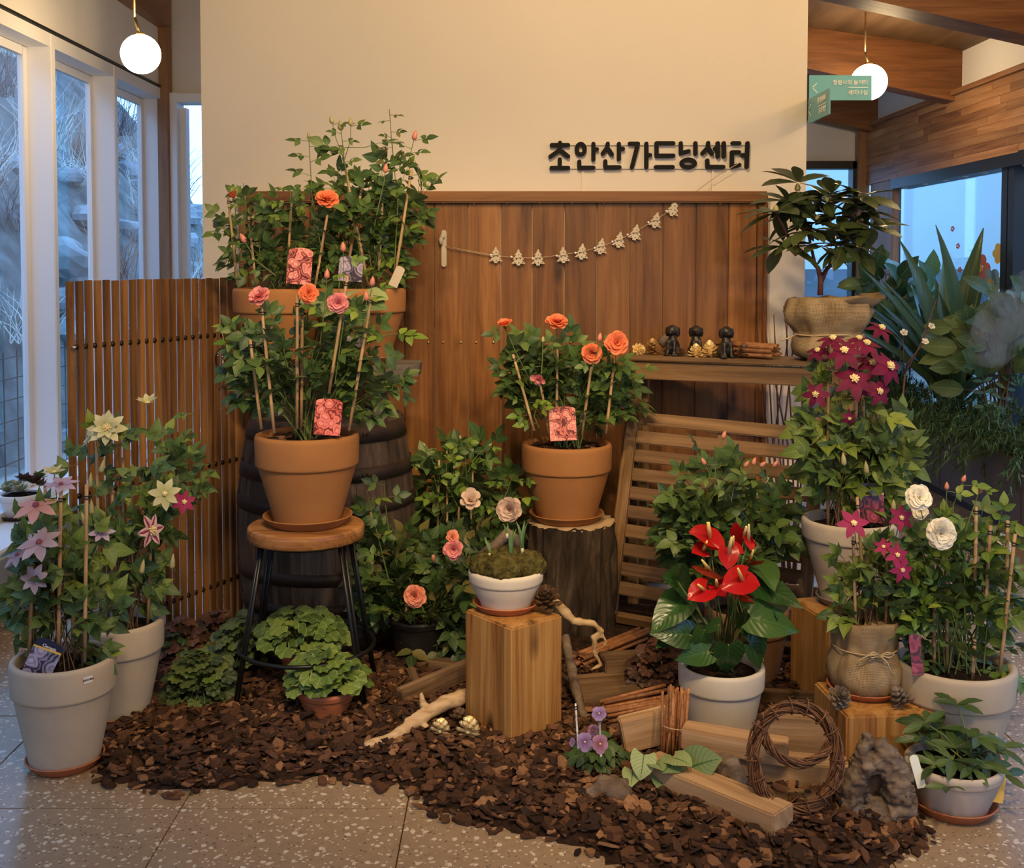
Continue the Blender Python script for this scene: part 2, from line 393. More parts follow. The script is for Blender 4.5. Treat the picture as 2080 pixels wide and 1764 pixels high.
def petalmat(name, inner, outer, rough=.6, stripe=None):
    t = NT(name); t.rough(rough, 0, .2); tc = t.n('ShaderNodeTexCoord'); sep = t.n('ShaderNodeSeparateXYZ'); t.l(tc.outputs['UV'], sep)
    c = t.ramp(sep.outputs[1], [(.05, inner), (.8, outer)]); oi = t.n('ShaderNodeObjectInfo')
    if stripe:
        ax = t.math('ABSOLUTE', t.math('SUBTRACT', sep.outputs[0], .5)); c = t.mix(t.math('LESS_THAN', ax, .16), c, stripe)
    h = t.hsv(c, .16); t.setc(h); tl = t.n('ShaderNodeBsdfTranslucent'); t.l(h, tl, 0); mx = t.n('ShaderNodeMixShader'); mx.inputs[0].default_value = .25
    t.l(t.b, mx, 1); t.l(tl, mx, 2); t.l(mx, t.out); return t.m
PT = {
 'coral': petalmat('coral_petal', (.80, .17, .045), (.85, .24, .11)),
 'pink': petalmat('pink_petal', (.80, .20, .19), (.84, .33, .33)),
 'apricot': petalmat('apricot_petal', (.80, .20, .10), (.84, .34, .22)),
 'blush': petalmat('blush_petal', (.72, .46, .34), (.74, .55, .44)),
 'cream': petalmat('white_petal', (.86, .80, .62), (.88, .84, .72)),
 'mauve': petalmat('pale_mauve_petal', (.42, .30, .36), (.52, .40, .44)),
 'rosy': petalmat('rosy_clematis_petal', (.58, .30, .30), (.66, .38, .36)),
 'lilac': petalmat('lilac_petal', (.36, .28, .44), (.47, .38, .54)),
 'greenwhite': petalmat('green_white_petal', (.40, .42, .14), (.62, .58, .36)),
 'striped': petalmat('striped_petal', (.62, .40, .38), (.66, .48, .44), stripe=(.30, .03, .10)),
 'purple': petalmat('wine_petal', (.20, .012, .060), (.13, .010, .045)),
 'magenta': petalmat('magenta_petal', (.36, .030, .12), (.30, .025, .10)),
 'viola': petalmat('violet_petal', (.16, .07, .26), (.34, .24, .48)),
 'violapink': petalmat('pink_violet_petal', (.24, .06, .10), (.42, .22, .34)),
 'spathe': petalmat('red_spathe', (.40, .009, .011), (.47, .014, .017), .2),
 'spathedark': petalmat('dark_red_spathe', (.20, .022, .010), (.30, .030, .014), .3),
}
def tagmat(name, base, dark, pale, sc=9):
    """flat printed plant label: a picture of full blooms"""
    t = NT(name); t.rough(.25); mp = t.coord('Object', (1, 1, 1)); nz = t.noise(mp, 30, 2)
    vo = t.n('ShaderNodeTexVoronoi'); dv = t.n('ShaderNodeVectorMath', operation='MULTIPLY_ADD'); dv.inputs[1].default_value = (.02,) * 3; t.l(nz.outputs['Color'], dv, 0); t.l(mp, dv, 2); t.l(dv, vo, 0)
    vo.inputs['Scale'].default_value = sc * 4; w = t.math('SINE', t.math('MULTIPLY_ADD', vo, 22, t.math('MULTIPLY', nz, 9)))
    k = t.math('MULTIPLY_ADD', w, .22, t.math('SUBTRACT', .95, vo))
    t.setc(t.ramp(k, [(.12, dark), (.45, base), (.85, pale)])); return t.m
M['tagpink'] = tagmat('pink_rose_print', (.62, .16, .13), (.12, .02, .02), (.78, .38, .32))
M['tagred'] = tagmat('coral_rose_print', (.66, .12, .09), (.10, .015, .012), (.80, .30, .24))
M['taglilac'] = tagmat('lilac_bloom_print', (.25, .22, .34), (.03, .03, .05), (.46, .42, .56), 6)
M['taggrey'] = tagmat('mauve_rose_print', (.24, .19, .27), (.03, .02, .04), (.42, .36, .46), 6)
M['tagwine'] = tagmat('wine_bloom_print', (.22, .03, .05), (.02, .02, .02), (.34, .08, .11), 6)
M['navy'] = plain('navy_print', (.012, .012, .045), .3)
M['tagyellow'] = plain('yellow_print', (.75, .45, .07), .3)
# ---------------------------------------------------------------- the room
WD = 5.15                                             # distance of the display wall
XL, XR, YB, YBR = -2.4, 3.25, 7.75, 10.25
def struct(name, mb, mat, parent=None, **k):
    o = mb.obj(name, mat, parent, **k)
    if parent is None: tag(o, kind='structure')
    return o
def roofz(x): return 2.73 + .22 * (XR - x)            # underside of the roof beams
fl = struct('floor', MB().box((.4, 3.4, -.06), (6.4, 14.6, .08)), M['grout'])
tl = MB().box((0, 0, 0), (.642, .642, .02), bev=.0012).mesh('tile', M['terrazzo'])
for i in range(-4, 6):
    for j in range(-5, 11):
        x, y = -.294 + .645 * i + .3225, 3.10 + .645 * j + .3225
        if XL - .2 < x < XR + .2: inst('tile', tl, fl, loc=(x, y, -.01))
# display wall in the middle of the room
a, b = P(410, 300, WD), P(1638, 300, WD)
wf = struct('wall_front', MB().box(((a.x + b.x) / 2, WD + .09, 2.1), (b.x - a.x, .18, 4.2)), M['wallpaint'])
# left window wall: plinth, posts, lintel, ceiling strip
mb = MB(); mb.box((XL - .1, 2.4, .165), (.2, 10.9, .33)); mb.box((XL - .1, 2.4, 3.3), (.2, 10.9, 1.10))
struct('wall_left', mb, M['white'])
struct('trim_1', MB().box((XL + .08, 2.4, .315), (.34, 10.9, .045), bev=.006), M['winwhite'])      # window ledge
struct('gap_shade_strip', MB().box((XL + .008, 2.3, 2.762), (.02, 10.66, .014)), M['black'])               # black strip, shade of the gap over the windows put in as colour
wz0, wz1 = .337, 2.75
y = 7.66; n = 0
while y > -2.6:
    n += 1; y0, y1 = y - .87, y
    fr = MB()
    fr.box((XL - .07, y1 + .024, (wz0 + wz1) / 2), (.17, .05, wz1 - wz0), bev=.004)
    fr.box((XL - .07, (y0 + y1) / 2, wz1 - .035), (.16, .87, .07)); fr.box((XL - .07, (y0 + y1) / 2, wz0 + .02), (.16, .87, .04))
    w = struct('window_%d' % n, fr, M['winwhite'])
    sash = MB()
    for c, s in (((XL - .13, y1 - .023, 1.53), (.03, .045, 2.29)), ((XL - .13, y0 + .023, 1.53), (.03, .045, 2.29)), ((XL - .13, (y0 + y1) / 2, 2.655), (.027, .775, .045)), ((XL - .13, (y0 + y1) / 2, .40), (.027, .775, .045))): sash.box(c, s)
    sash.obj('sash', M['winwhite'], w)
    MB().box((XL - .13, (y0 + y1) / 2, 1.53), (.006, .79, 2.22)).obj('pane', M['glass'], w)
    y -= .92
# far left end wall with its window, corner post, eaves beam
pl, pr = P(352, 400, YB), P(440, 400, YB)
wb = MB(); zt = P(380, 192, YB).z
wb.box((-1.0, YB + .1, (zt + 4.2) / 2), (3.0, .2, 4.2 - zt)); wb.box((-1.0, YB + .1, .15), (3.0, .2, .3)); wb.box((-.6, YB + .1, 2), (1.6, .2, 4))
struct('wall_back', wb, M['white'])
n += 1; fr = MB(); x0 = P(348, 300, YB).x; x1 = -1.35
fr.box((x0 + .03, YB, (zt + .3) / 2), (.07, .18, zt - .3)); fr.box(((x0 + x1) / 2, YB, zt - .034), (x1 - x0, .174, .06)); fr.box((x1, YB, 1.4), (.08, .18, 2.4)); fr.box(((x0 + x1) / 2, YB, .34), (x1 - x0, .18, .08))
w = struct('window_%d' % n, fr, M['winwhite'])
MB().box((x0 + .085, YB + .03, 1.48), (.045, .08, 2.3)).obj('sash', M['winwhite'], w)
MB().box(((x0 + x1) / 2, YB + .07, 1.5), (x1 - x0 - .1, .006, 2.4)).obj('pane', M['glass'], w)
pa, pb = P(328, 300, 7.72), P(351, 300, 7.72)
struct('post_1', MB().box(((pa.x + pb.x) / 2, 7.68, 1.6), (pb.x - pa.x, .09, 3.2), bev=.004), M['beam_z'])
struct('beam_1', MB().box((pa.x + .02, 3.6, 3.38), (.16, 8.1, .44), bev=.005), M['beam_y'])
# right side: header, dark window frames, clerestory, roof
hz0, hz1 = 2.26, 2.775
struct('wall_right', MB().box((XR + .10, 4, 3.2), (.12, 13, 1.0)).box((XR + .10, 4, .1), (.12, 13, .2)), M['white'])
hd = struct('trim_3', MB().box((XR + .02, 5.4, hz1 + .012), (.13, 9.6, .035)), M['beam_y'])
rows = 9
for i in range(rows):
    yy = 10.18; k = 0
    while yy > .6:
        ln = uni(.55, 1.5); y0 = max(yy - ln, .6)
        h = (hz1 - hz0) / rows
        MB().box((0, 0, 0), (.06, yy - y0 - .0015, h - .0012), bev=.0012).obj('plank', M['header'], hd, loc=(XR + .02 + uni(-.0012, .0012), (yy + y0) / 2, hz0 + h * (i + .5)))
        yy = y0
struct('post_2', MB().box((XR - .03, YBR - .09, hz0 / 2 + .25), (.10, .12, hz1 + .0), bev=.004), M['beam_z'])
struct('post_3', MB().box((XR + .03, 9.72, hz0 / 2), (.06, .58, hz0), bev=.004), M['beam_z'])
fy = [SX(p, 500, XR + .06).y for p in (1802, 2050)]
fr = MB(); gx = XR + .07
fr.box((gx, 4.6, hz0 - .035), (.16, 9.7, .09)); fr.box((gx, 4.6, .25), (.1, 9.7, .1))
for yy in (fy[0], fy[0] - .12, fy[1], fy[1] - .10, fy[1] - 1.9, fy[1] - 3.8): fr.box((gx, yy, 1.2), (.10, .085, 2.1))
w = struct('window_%d' % (n + 1), fr, M['black'])
MB().box((gx + .02, 4.6, 1.25), (.008, 9.6, 2.0)).obj('pane', M['glass'], w)
for k in range(9):                                    # small downlights in the dark soffit
    yy = SX(1790 + k * 40, 350, XR).y if k < 8 else 5.2
    MB().lathe([(.0, -.004), (.018, -.004), (.022, .004)], 12).obj('downlight', M['winwhite'], w, loc=(gx - .03, yy, hz0 - .082))
# end wall at the right, window with black frame
ztb = P(1690, 330, YBR).z
mb = MB(); mb.box((2.2, YBR + .1, (ztb + 4.4) / 2), (2.6, .2, 4.4 - ztb)); mb.box((2.2, YBR + .1, .35), (2.6, .2, .7)); mb.box((1.5, YBR + .1, 2), (1.6, .2, 4))
struct('wall_end', mb, M['white'])
fr = MB(); xa, xb = 2.3, P(1738, 400, YBR).x
fr.box(((xa + xb) / 2, YBR - .02, ztb - .03), (xb - xa, .14, .07)); fr.box((xb - .025, YBR - .02, (ztb + .7) / 2), (.06, .14, ztb - .7)); fr.box(((xa + xb) / 2, YBR - .02, .73), (xb - xa, .14, .06))
w = struct('window_%d' % (n + 2), fr, M['black'])
MB().box(((xa + xb) / 2, YBR + .03, 1.6), (xb - xa, .006, 1.8)).obj('pane', M['glass'], w)
# sloping roof: boards above, three beams below
def sloped(x0, x1, y0, y1, z, h):                     # a bar that follows the slope of the roof
    m = MB(); vs = []
    for x in (x0, x1):
        for yy in (y0, y1):
            for q in (0, h): vs.append((x, yy, z(x) + q))
    m.add(vs, [(0, 1, 3, 2), (4, 6, 7, 5), (0, 4, 5, 1), (2, 3, 7, 6), (0, 2, 6, 4), (1, 5, 7, 3)]); return m
cz = lambda x: roofz(x) + .37
ce = struct('ceiling', sloped(XL - .1, XR + .15, -4, YBR + .2, lambda x: min(cz(x), cz(-.2)) + .03, .08), M['ceil'])
for i in range(20):
    xb_ = XR + .1 - i * .125
    q = sloped(xb_ - .122, xb_, 4.9, YBR + .1, cz, .022); q.obj('plank', M['ceil'], ce)
for i, (ya, yb) in enumerate(((6.18, 6.40), (8.12, 8.30), (9.96, 10.14), (4.0, 4.2), (2.0, 2.2))):
    sl = sloped(-1.2, XR + .08, ya, yb, roofz, .40); xs = V((-1.2, ya, roofz(-1.2)))
    struct('beam_%d' % (i + 2), sl, M['beam'])
struct('wall_rear', MB().box((.4, -3.6, 1.9), (6.6, .15, 4.4)), M['white'])

# ---------------------------------------------------------------- pendant globes
rod_m = None
def pendant(loc, label, top, group=None, r=.12):
    t = thing('pendant_lamp', label, 'lamp', loc, 0, group)
    MB().sphere((0, 0, 0), r, 32).obj('globe', M['globe'], t)
    mb = MB(); mb.tube([(0, 0, r - .002), (-.012, 0, r + .03), (-.028, 0, r + .08)], .008, 8); mb.tube([(-.028, 0, r + .08), (-.028, 0, top - loc[2])], .006, 8); mb.lathe([(.0, r + .01), (.022, r + .008), (.024, r - .008), (.0, r - .008)], 14)
    mb.obj('rod', M['brass'], t); return t
pendant(P(286, 110, 5.5), 'round white globe lamp hanging before the left windows', 3.6, r=.096)
pendant(P(1765, 167, 7.5), 'round white globe lamp hanging behind the teal sign', roofz(2.4) + .36)
for x, y, z in ((.1, 3.0, 3.0), (1.0, .6, 2.6), (2.3, 2.4, 2.75), (-.1, -.8, 2.5), (1.7, -1.2, 2.5), (.4, -2.4, 2.5), (2.05, 5.0, 2.98), (2.5, 3.8, 2.75)):  # out-of-view globes added for light; the right front one follows the sign's shadow
    pendant((x, y, z), 'unseen white globe lamp added to light the display and corridor', 3.6, 'unseen globe lamps added for light')

# ---------------------------------------------------------------- outside
struct('ground_outside', MB().box((0, 5, -.25), (60, 50, .2)), plain('bare_ground', (.24, .23, .20), .9, var=.3, nscale=2))
bank = MB(); nx, ny = 14, 46                          # rocky bank beyond the left windows
vs = []
for j in range(ny + 1):
    for i in range(nx + 1):
        u = i / nx; yy = -4 + 24 * j / ny
        vs.append((-4.0 - 5.5 * u, yy, -.1 + 7.6 * u ** .85 + .35 * noise.noise(V((u * 6, yy * .9, 0)))))
bank.add(vs, [(j * (nx + 1) + i, (j + 1) * (nx + 1) + i, (j + 1) * (nx + 1) + i + 1, j * (nx + 1) + i + 1) for j in range(ny) for i in range(nx)], True)
struct('hill', bank, plain('dry_bank', (.13, .13, .12), .95, var=.6, nscale=4, bump=.5))
rock_m = plain('bank_stone', (.27, .28, .28), .85, var=.3, nscale=5, bump=.5)
for k in range(48):
    u = uni(.0, .42); yy = uni(4, 20); s = uni(.14, .36)
    z = -.1 + 7.6 * u ** .85
    mb = MB().sphere((0, 0, 0), (s * uni(.8, 1.3), s * uni(.9, 1.7), s * uni(.7, 1.0)), 16, fn=lambda q: V((q.x, q.y, max(-.5 * s, min(.6 * s, q.z)))) * (1 + .5 * noise.noise(q * 3.2 + V((k, 0, 0)))))
    tag(inst('boulder', mb.mesh('boulder', rock_m, True), loc=(-4.0 - 5.5 * u, yy, z)), 'grey boulder set in the bank outside the left windows', 'rock', 'boulders in the bank outside')
def strokes(mb, o, n, h, r, spread, up=1.0):
    for _ in range(n):
        d = V((uni(-1, 1) * spread, uni(-1, 1) * spread, up)).normalized(); hh = h * uni(.5, 1.1); b = o + V((uni(-.25, .25), uni(-.25, .25), 0)) * spread
        mb.tube([b, b + d * hh * .5 + rv(.05 * h), b + d * hh + rv(.12 * h) - V((0, 0, .1 * h))], [r, r * .7, r * .3], 3, False)
drym = plain('dry_grass', (.66, .63, .56), .9, var=.4, nscale=3); rustm = plain('rusty_twigs', (.46, .26, .18), .9, var=.3, nscale=3); greym = plain('bare_branches', (.16, .15, .16), .9, var=.3, nscale=3)
for k in range(90):
    u = uni(.03, .95); yy = uni(3, 19); o = V((-4.0 - 5.5 * u, yy, -.1 + 7.6 * u ** .85)); mb = MB(); strokes(mb, V((0, 0, 0)), 70, uni(.6, 1.15), .007, .85)
    tag(mb.obj('dry_grass_clump', (drym, drym, rustm, greym)[k % 4], loc=o), 'dry winter grass or bare shrub on the bank outside', 'shrub', 'winter shrubs on the bank outside')
for k in range(12):                                  # bare trees along the top of the bank
    o = V((-9.3 - uni(0, 2), 3 + k * 1.5, 6.8)); mb = MB(); mb.tube([(0, 0, -.5), (uni(-.2, .2), 0, 2.2), (uni(-.5, .5), 0, 4)], [.12, .08, .04], 5); strokes(mb, V((0, 0, 1.0)), 60, 2.6, .022, .8, .9)
    t = tag(mb.obj('bare_tree', greym, loc=o), 'bare grey tree along the top of the bank outside', 'tree', 'bare trees on the bank outside')
fw_ = MB()                                            # wire mesh fence outside, low
for k in range(60): fw_.box((-3.3, 2 + k * .2, .42), (.006, .008, 1.1))
for k in range(8): fw_.box((-3.3, 8, -.05 + k * .14), (.006, 12, .008))
tag(fw_.obj('wire_fence', M['darkwire']), 'low wire mesh fence outside the left windows', 'fence')
bt = thing('building', 'pale building seen through the black framed windows', 'building', (9, 8, -.15))
bm_ = plain('pale_facade', (.66, .76, .74), .8, var=.05, nscale=.5)
MB().box((2, 0, 3.0), (4, 34, 6)).obj('facade', bm_, bt)
wg = plain('facade_glass', (.35, .42, .48), .2); fm = plain('facade_trim', (.40, .44, .47), .7)
for k in range(7):
    wv = MB().box((-.03, -13 + k * 4.2, 4.4), (.08, 2.6, 1.3)).obj('window', fm, bt); MB().box((-.08, -13 + k * 4.2, 4.4), (.03, 2.4, 1.1)).obj('pane', wg, wv)
MB().box((-.1, 0, 3.35), (.2, 34, .16)).obj('ledge', fm, bt)
MB().box((-.1, 0, .9), (.16, 34, 1.8)).obj('base_course', plain('dark_facade_base', (.14, .17, .19), .8, var=.3, nscale=1.2), bt)
bt2 = thing('building', 'pale building beyond the far end window', 'building', (4, 17.5, -.15))
MB().box((0, 1, 3), (9, 2, 6)).obj('facade', bm_, bt2); MB().box((0, -.08, 4.05), (9, .2, .35)).obj('ledge', fm, bt2)
MB().box((-1, -.05, .8), (9, .2, 1.6)).obj('base_course', bpy.data.materials['dark_facade_base'], bt2)
for k, (x, z) in enumerate(((-1.2, 5), (.6, 5), (2.4, 5))): MB().box((x, -.05, z), (1.2, .1, .9)).obj('window', wg, bt2)
# ---------------------------------------------------------------- wood panel on the wall, sign, garland, pointer signs
pt, pb_ = P(505, 390, WD), P(1555, 412, WD)
px0, px1, ptop = pt.x, pb_.x, pt.z
pan = thing('wainscot', 'tall cedar board panel against the cream wall behind the pots', 'panel', (0, WD, 0))
xs = [505, 530, 578, 632, 700, 760, 822, 883, 951, 1018, 1081, 1146, 1212, 1278, 1345, 1412, 1478, 1535, 1553]
for i in range(len(xs) - 1):
    xa, xb = P(xs[i], 500, WD).x, P(xs[i + 1], 500, WD).x
    MB().box((0, 0, 0), (xb - xa - .003, .022, ptop - .10), bev=.004).obj('plank', M['panel'], pan, loc=((xa + xb) / 2, -.013 + uni(-.001, .001), .06 + (ptop - .10) / 2))
MB().box((0, 0, 0), (px1 - px0, .055, .052), bev=.006).obj('cap_rail', M['panelrail'], pan, loc=((px0 + px1) / 2, -.03, ptop - .026))
MB().box((0, 0, 0), (.04, .045, ptop - .06), bev=.004).obj('side_rail', M['panel'], pan, loc=(px0 - .018, -.024, ptop / 2 - .02))
MB().box((0, 0, 0), (.02, .045, ptop - .06), bev=.004).obj('side_rail', M['panel'], pan, loc=(px1 - .006, -.02, ptop / 2 - .02))
sm = MB().sphere((0, 0, 0), (.006, .004, .006), 8).mesh('screw', M['brass'])
zz = P(1000, 695, WD).z
for p in (870, 900, 936, 967, 1002, 1034, 1062, 1097, 1160, 1197, 1227, 1262): inst('screw', sm, pan, loc=(P(p, 695, WD - .03).x, -.027, zz))
for p in (900, 962, 1030, 1095, 1161, 1227, 1463): inst('screw', sm, pan, loc=(P(p, 411, WD - .03).x, -.027, P(p, 414, WD).z))
# sign letters: strokes traced in the sign's own plane, millimetre thick boards standing off the wall on rails and posts
sgm = 0
SG = thing('wall_sign', 'dark raised Korean letters standing above the wooden panel', 'sign', (0, WD - .009, 0))
def sgn(x, y): p = P(1080 + x / 4.3333, 230 + y / 4.3333, WD - .03); return (p.x, p.z)
def capsule(mb, pts, w, y0=-.012, y1=.0):
    for i_, ((ax, az), (bx, bz)) in enumerate(zip(pts[:-1], pts[1:])):
        y0 -= .00025 * (i_ > 0); y1 += .00025 * (i_ > 0); d = atan2(bz - az, bx - ax); poly = []
        for k in range(9): a = d + pi / 2 + pi * k / 8; poly.append((ax + w * cos(a), az + w * sin(a)))
        for k in range(9): a = d - pi / 2 + pi * k / 8; poly.append((bx + w * cos(a), bz + w * sin(a)))
        mb.prism(poly, y0, y1)
def ring(mb, c, rx, rz, w, y0=-.012, y1=0.):
    n = 28; vs = []; fs = []
    for k in range(n):
        a = 2 * pi * k / n
        for q, yy in ((1, y0), (1, y1), (-1, y1), (-1, y0)): vs.append((c[0] + (rx + q * w) * cos(a), yy, c[1] + (rz + q * w) * sin(a)))
    for k in range(n):
        for j in range(4): fs.append((k * 4 + j, k * 4 + (j + 1) % 4, (k + 1) % n * 4 + (j + 1) % 4, (k + 1) % n * 4 + j))
    mb.add(vs, fs)
sw = 18 / 4.3333 / F * WD
GL = [
 [[(250, 258), (250, 275)], [(178, 278), (322, 278)], [(258, 290), (235, 330), (166, 380)], [(268, 335), (322, 378)], [(248, 405), (248, 470)], [(176, 480), (322, 480)]],
 [('o', 433, 315, 35, 46), [(545, 268), (545, 405)], [(555, 315), (576, 315)], [(420, 425), (420, 478), (545, 478)]],
 [[(672, 266), (665, 300), (628, 352)], [(680, 318), (708, 360)], [(770, 268), (770, 402)], [(780, 312), (806, 312)], [(650, 422), (650, 475), (775, 475)]],
 [[(866, 266), (938, 266), (885, 475)], [(1012, 266), (1012, 475)], [(1020, 367), (1045, 367)]],
 [[(1250, 262), (1102, 262), (1102, 372), (1250, 372)], [(1096, 473), (1245, 473)]],
 [[(1316, 262), (1316, 350), (1385, 333)], [(1445, 262), (1445, 355)], ('o', 1382, 440, 58, 33)],
 [[(1558, 260), (1555, 300), (1508, 352)], [(1565, 310), (1590, 354)], [(1618, 310), (1640, 310)], [(1642, 262), (1642, 378)], [(1695, 262), (1695, 378)], [(1550, 415), (1550, 472), (1690, 472)]],
 [[(1774, 262), (1832, 262)], [(1830, 342), (1768, 342), (1766, 470), (1832, 455)], [(1862, 367), (1885, 367)], [(1905, 262), (1897, 472)]]]
for g in GL:
    mb = MB()
    for j, s_ in enumerate(g):
        if s_[0] == 'o':
            c = sgn(s_[1], s_[2]); ring(mb, c, s_[3] / 4.3333 / F * WD, s_[4] / 4.3333 / F * WD, sw, -.012 - .0007 * j, .0007 * j)
        else: capsule(mb, [sgn(*q) for q in s_], sw, -.012 - .0007 * j, .0007 * j)
    mb.obj('letter', M['sign'], SG)
for yy in (270, 478):
    (xa, za), (xb, zb) = sgn(250, yy), sgn(1900, yy); MB().box(((xa + xb) / 2, .003, za), (xb - xa, .006, .009)).obj('rail', M['wallpaint'], SG)
for xx in (453, 1605):
    (xa, za), (_, zb) = sgn(xx, 480), sgn(xx, 700); MB().box((xa, .005, (za + zb) / 2), (.011, .008, za - zb)).obj('post', M['wallpaint'], SG)
def txt(body, size, mat, parent, Mx, align='LEFT', name='lettering', ext=.0008):
    c = bpy.data.curves.new('lettering', 'FONT'); c.body = body; c.size = size; c.align_x = align; c.align_y = 'CENTER'; c.extrude = ext; c.resolution_u = 3; c.offset = size * .016
    o = bpy.data.objects.new(name, c); COL.objects.link(o); bpy.context.view_layer.update()
    me = bpy.data.meshes.new_from_object(o.evaluated_get(bpy.context.evaluated_depsgraph_get())); bpy.data.objects.remove(o)
    me.materials.clear(); me.materials.append(mat); return inst(name, me, parent, M=Mx)
RX = Matrix.Rotation(pi / 2, 4, 'X')
s1 = thing('direction_sign', 'upper teal acrylic sign with Korean room names and an arrow', 'sign', (P(1643, 180, WD).x, WD, 0))
a, b = P(1643, 153, WD), P(1770, 204, WD); w_, h_ = b.x - a.x, a.z - b.z
MB().box((w_ / 2, 0, (a.z + b.z) / 2), (w_, .006, h_), bev=.001).obj('plate', M['acryl'], s1)
k = WD / F
def at1(px, py): p = P(px, py, WD - .005); return Matrix.Translation((p.x - s1.location.x, -.005, p.z)) @ RX
txt('정원사의 놀이터', 10.6 * k, M['lampbase'], s1, at1(1763, 168), 'RIGHT'); txt('세미나실', 11 * k, M['lampbase'], s1, at1(1763, 188.5), 'RIGHT')
c0 = at1(1743, 178).translation; MB().box(c0, (40 * k, .002, 1.6 * k)).obj('underline', M['lampbase'], s1)
mb = MB()
for q in ((1659, 169.5), (1659, 187.5)):
    p0, p1 = at1(1649.5, 178.5).translation, at1(*q).translation; capsule(mb, [(p0.x, p0.z), (p1.x, p1.z)], .9 * k, -.006, -.004)
mb.obj('arrow', M['lampbase'], s1)
s2 = thing('direction_sign', 'lower teal acrylic sign jutting from the wall edge toward the visitor', 'sign', (P(1641, 250, WD).x, WD, 0))
z0, z1 = P(1641, 252, WD).z, P(1641, 202, WD).z
MB().box((.003, -.17, (z0 + z1) / 2), (.006, .34, z1 - z0), bev=.001).obj('plate', M['acryl'], s2)
def at2(u, v): return Matrix.Translation((-.002, -u, z0 + (z1 - z0) * v)) @ Matrix.Rotation(-pi / 2, 4, 'Z') @ RX   # reads from the corridor's left side
txt('엘리베이터', .030, M['lampbase'], s2, at2(.30, .70), 'RIGHT'); txt('초록책방', .032, M['lampbase'], s2, at2(.30, .28), 'RIGHT')
MB().box((-.002, -.235, z0 + (z1 - z0) * .49), (.002, .13, .004)).obj('underline', M['lampbase'], s2)
mb = MB()
for q in (.26, .74): mb.tube([(-.002, -.025, z0 + (z1 - z0) * .5), (-.002, -.055, z0 + (z1 - z0) * q)], .002, 4)
mb.obj('arrow', M['lampbase'], s2)
# window-handle like hook and the tree garland
hk = thing('wall_hook', 'off white latch shaped hook on the boards left of the garland', 'hook', P(902, 505, WD - .03))
mb = MB(); k = WD / F
capsule(mb, [(0, 32 * k), (0, -32 * k)], 5.2 * k, -.008, .0); mb.obj('plate', M['woodwhite'], hk)
MB().tube([(-.006, -.012, 27 * k), (-.014, -.018, 18 * k), (-.012, -.02, 8 * k)], [.008, .010, .008], 8).sphere((-.006, -.014, 24 * k), .013, 10).obj('lever', M['woodwhite'], hk)
ga = thing('tree_garland', 'string of small wooden Christmas trees strung across the boards', 'garland', P(1130, 520, WD - .035))
gp = [P(x, y, WD - .04) - ga.location for x, y in ((905, 500), (997, 518), (1050, 524), (1093, 524), (1141, 518), (1184, 511), (1221, 501), (1259, 487), (1289, 471), (1333, 446), (1368, 423), (1410, 392), (1455, 359), (1503, 330))]
MB().tube(gp, .0016, 5).obj('string', M['string'], ga)
MB().tube([gp[0] + V((0, -.002, -.006)), gp[1] + V((0, -.002, -.004))], .0014, 5).obj('string', M['string'], ga)
tree = [(0, 20), (3, 15), (1.5, 15), (8, 6), (4.5, 6), (11, -4), (6.5, -4), (14, -13), (3.5, -13), (3.5, -17), (-3.5, -17), (-3.5, -13), (-14, -13), (-6.5, -4), (-11, -4), (-4.5, 6), (-8, 6), (-1.5, 15), (-3, 15)]
tm = MB().prism([(x * k, z * k * .9) for x, z in tree], -.0025, .0).mesh('tree', M['woodwhite'])
dm = MB()
for x, z in ((1, 6), (-4, -3), (4, -2), (-7, -10), (1, -10), (8, -9)): dm.lathe([(0, -.0032), (1.3 * k, -.0030), (1.3 * k, -.002)], 8, fn=lambda q, x=x, z=z: V((q.x + x * k, q.z, q.y + z * k)))
dme = dm.mesh('dots', M['firedark'])
for (x, y), rot in zip(((1007, 519), (1053, 524), (1093, 524), (1144, 519), (1182, 512), (1221, 501), (1258, 488), (1291, 473), (1332, 448), (1368, 424)), (0, 0, 0, -3, 6, 10, 10, 12, 14, 18)):
    q = P(x, y, WD - .045) - ga.location; Mx = Matrix.Translation(q) @ Matrix.Rotation(R(rot), 4, 'Y')
    o = inst('wooden_tree', tm, ga, M=Mx); inst('dots', dme, o)
bm2 = MB().sphere((0, 0, 0), .0055, 8).mesh('bead', M['winwhite'])
for x, y in ((997, 518), (1039, 522), (1082, 525), (1131, 520), (1169, 514), (1208, 504), (1244, 491), (1275, 477), (1317, 452), (1354, 429)): inst('bead', bm2, ga, loc=P(x, y, WD - .046) - ga.location)
tb = MB()
for x, y in ((1007, 519), (1053, 524), (1093, 524), (1144, 519), (1182, 512), (1221, 501), (1258, 488), (1291, 473), (1332, 448)):
    q = P(x, y, WD - .051) - ga.location; tb.tube([q + V((-.014, 0, -.001)), q + V((.014, 0, .003))], .0022, 5)
tb.obj('thread', M['string'], ga)

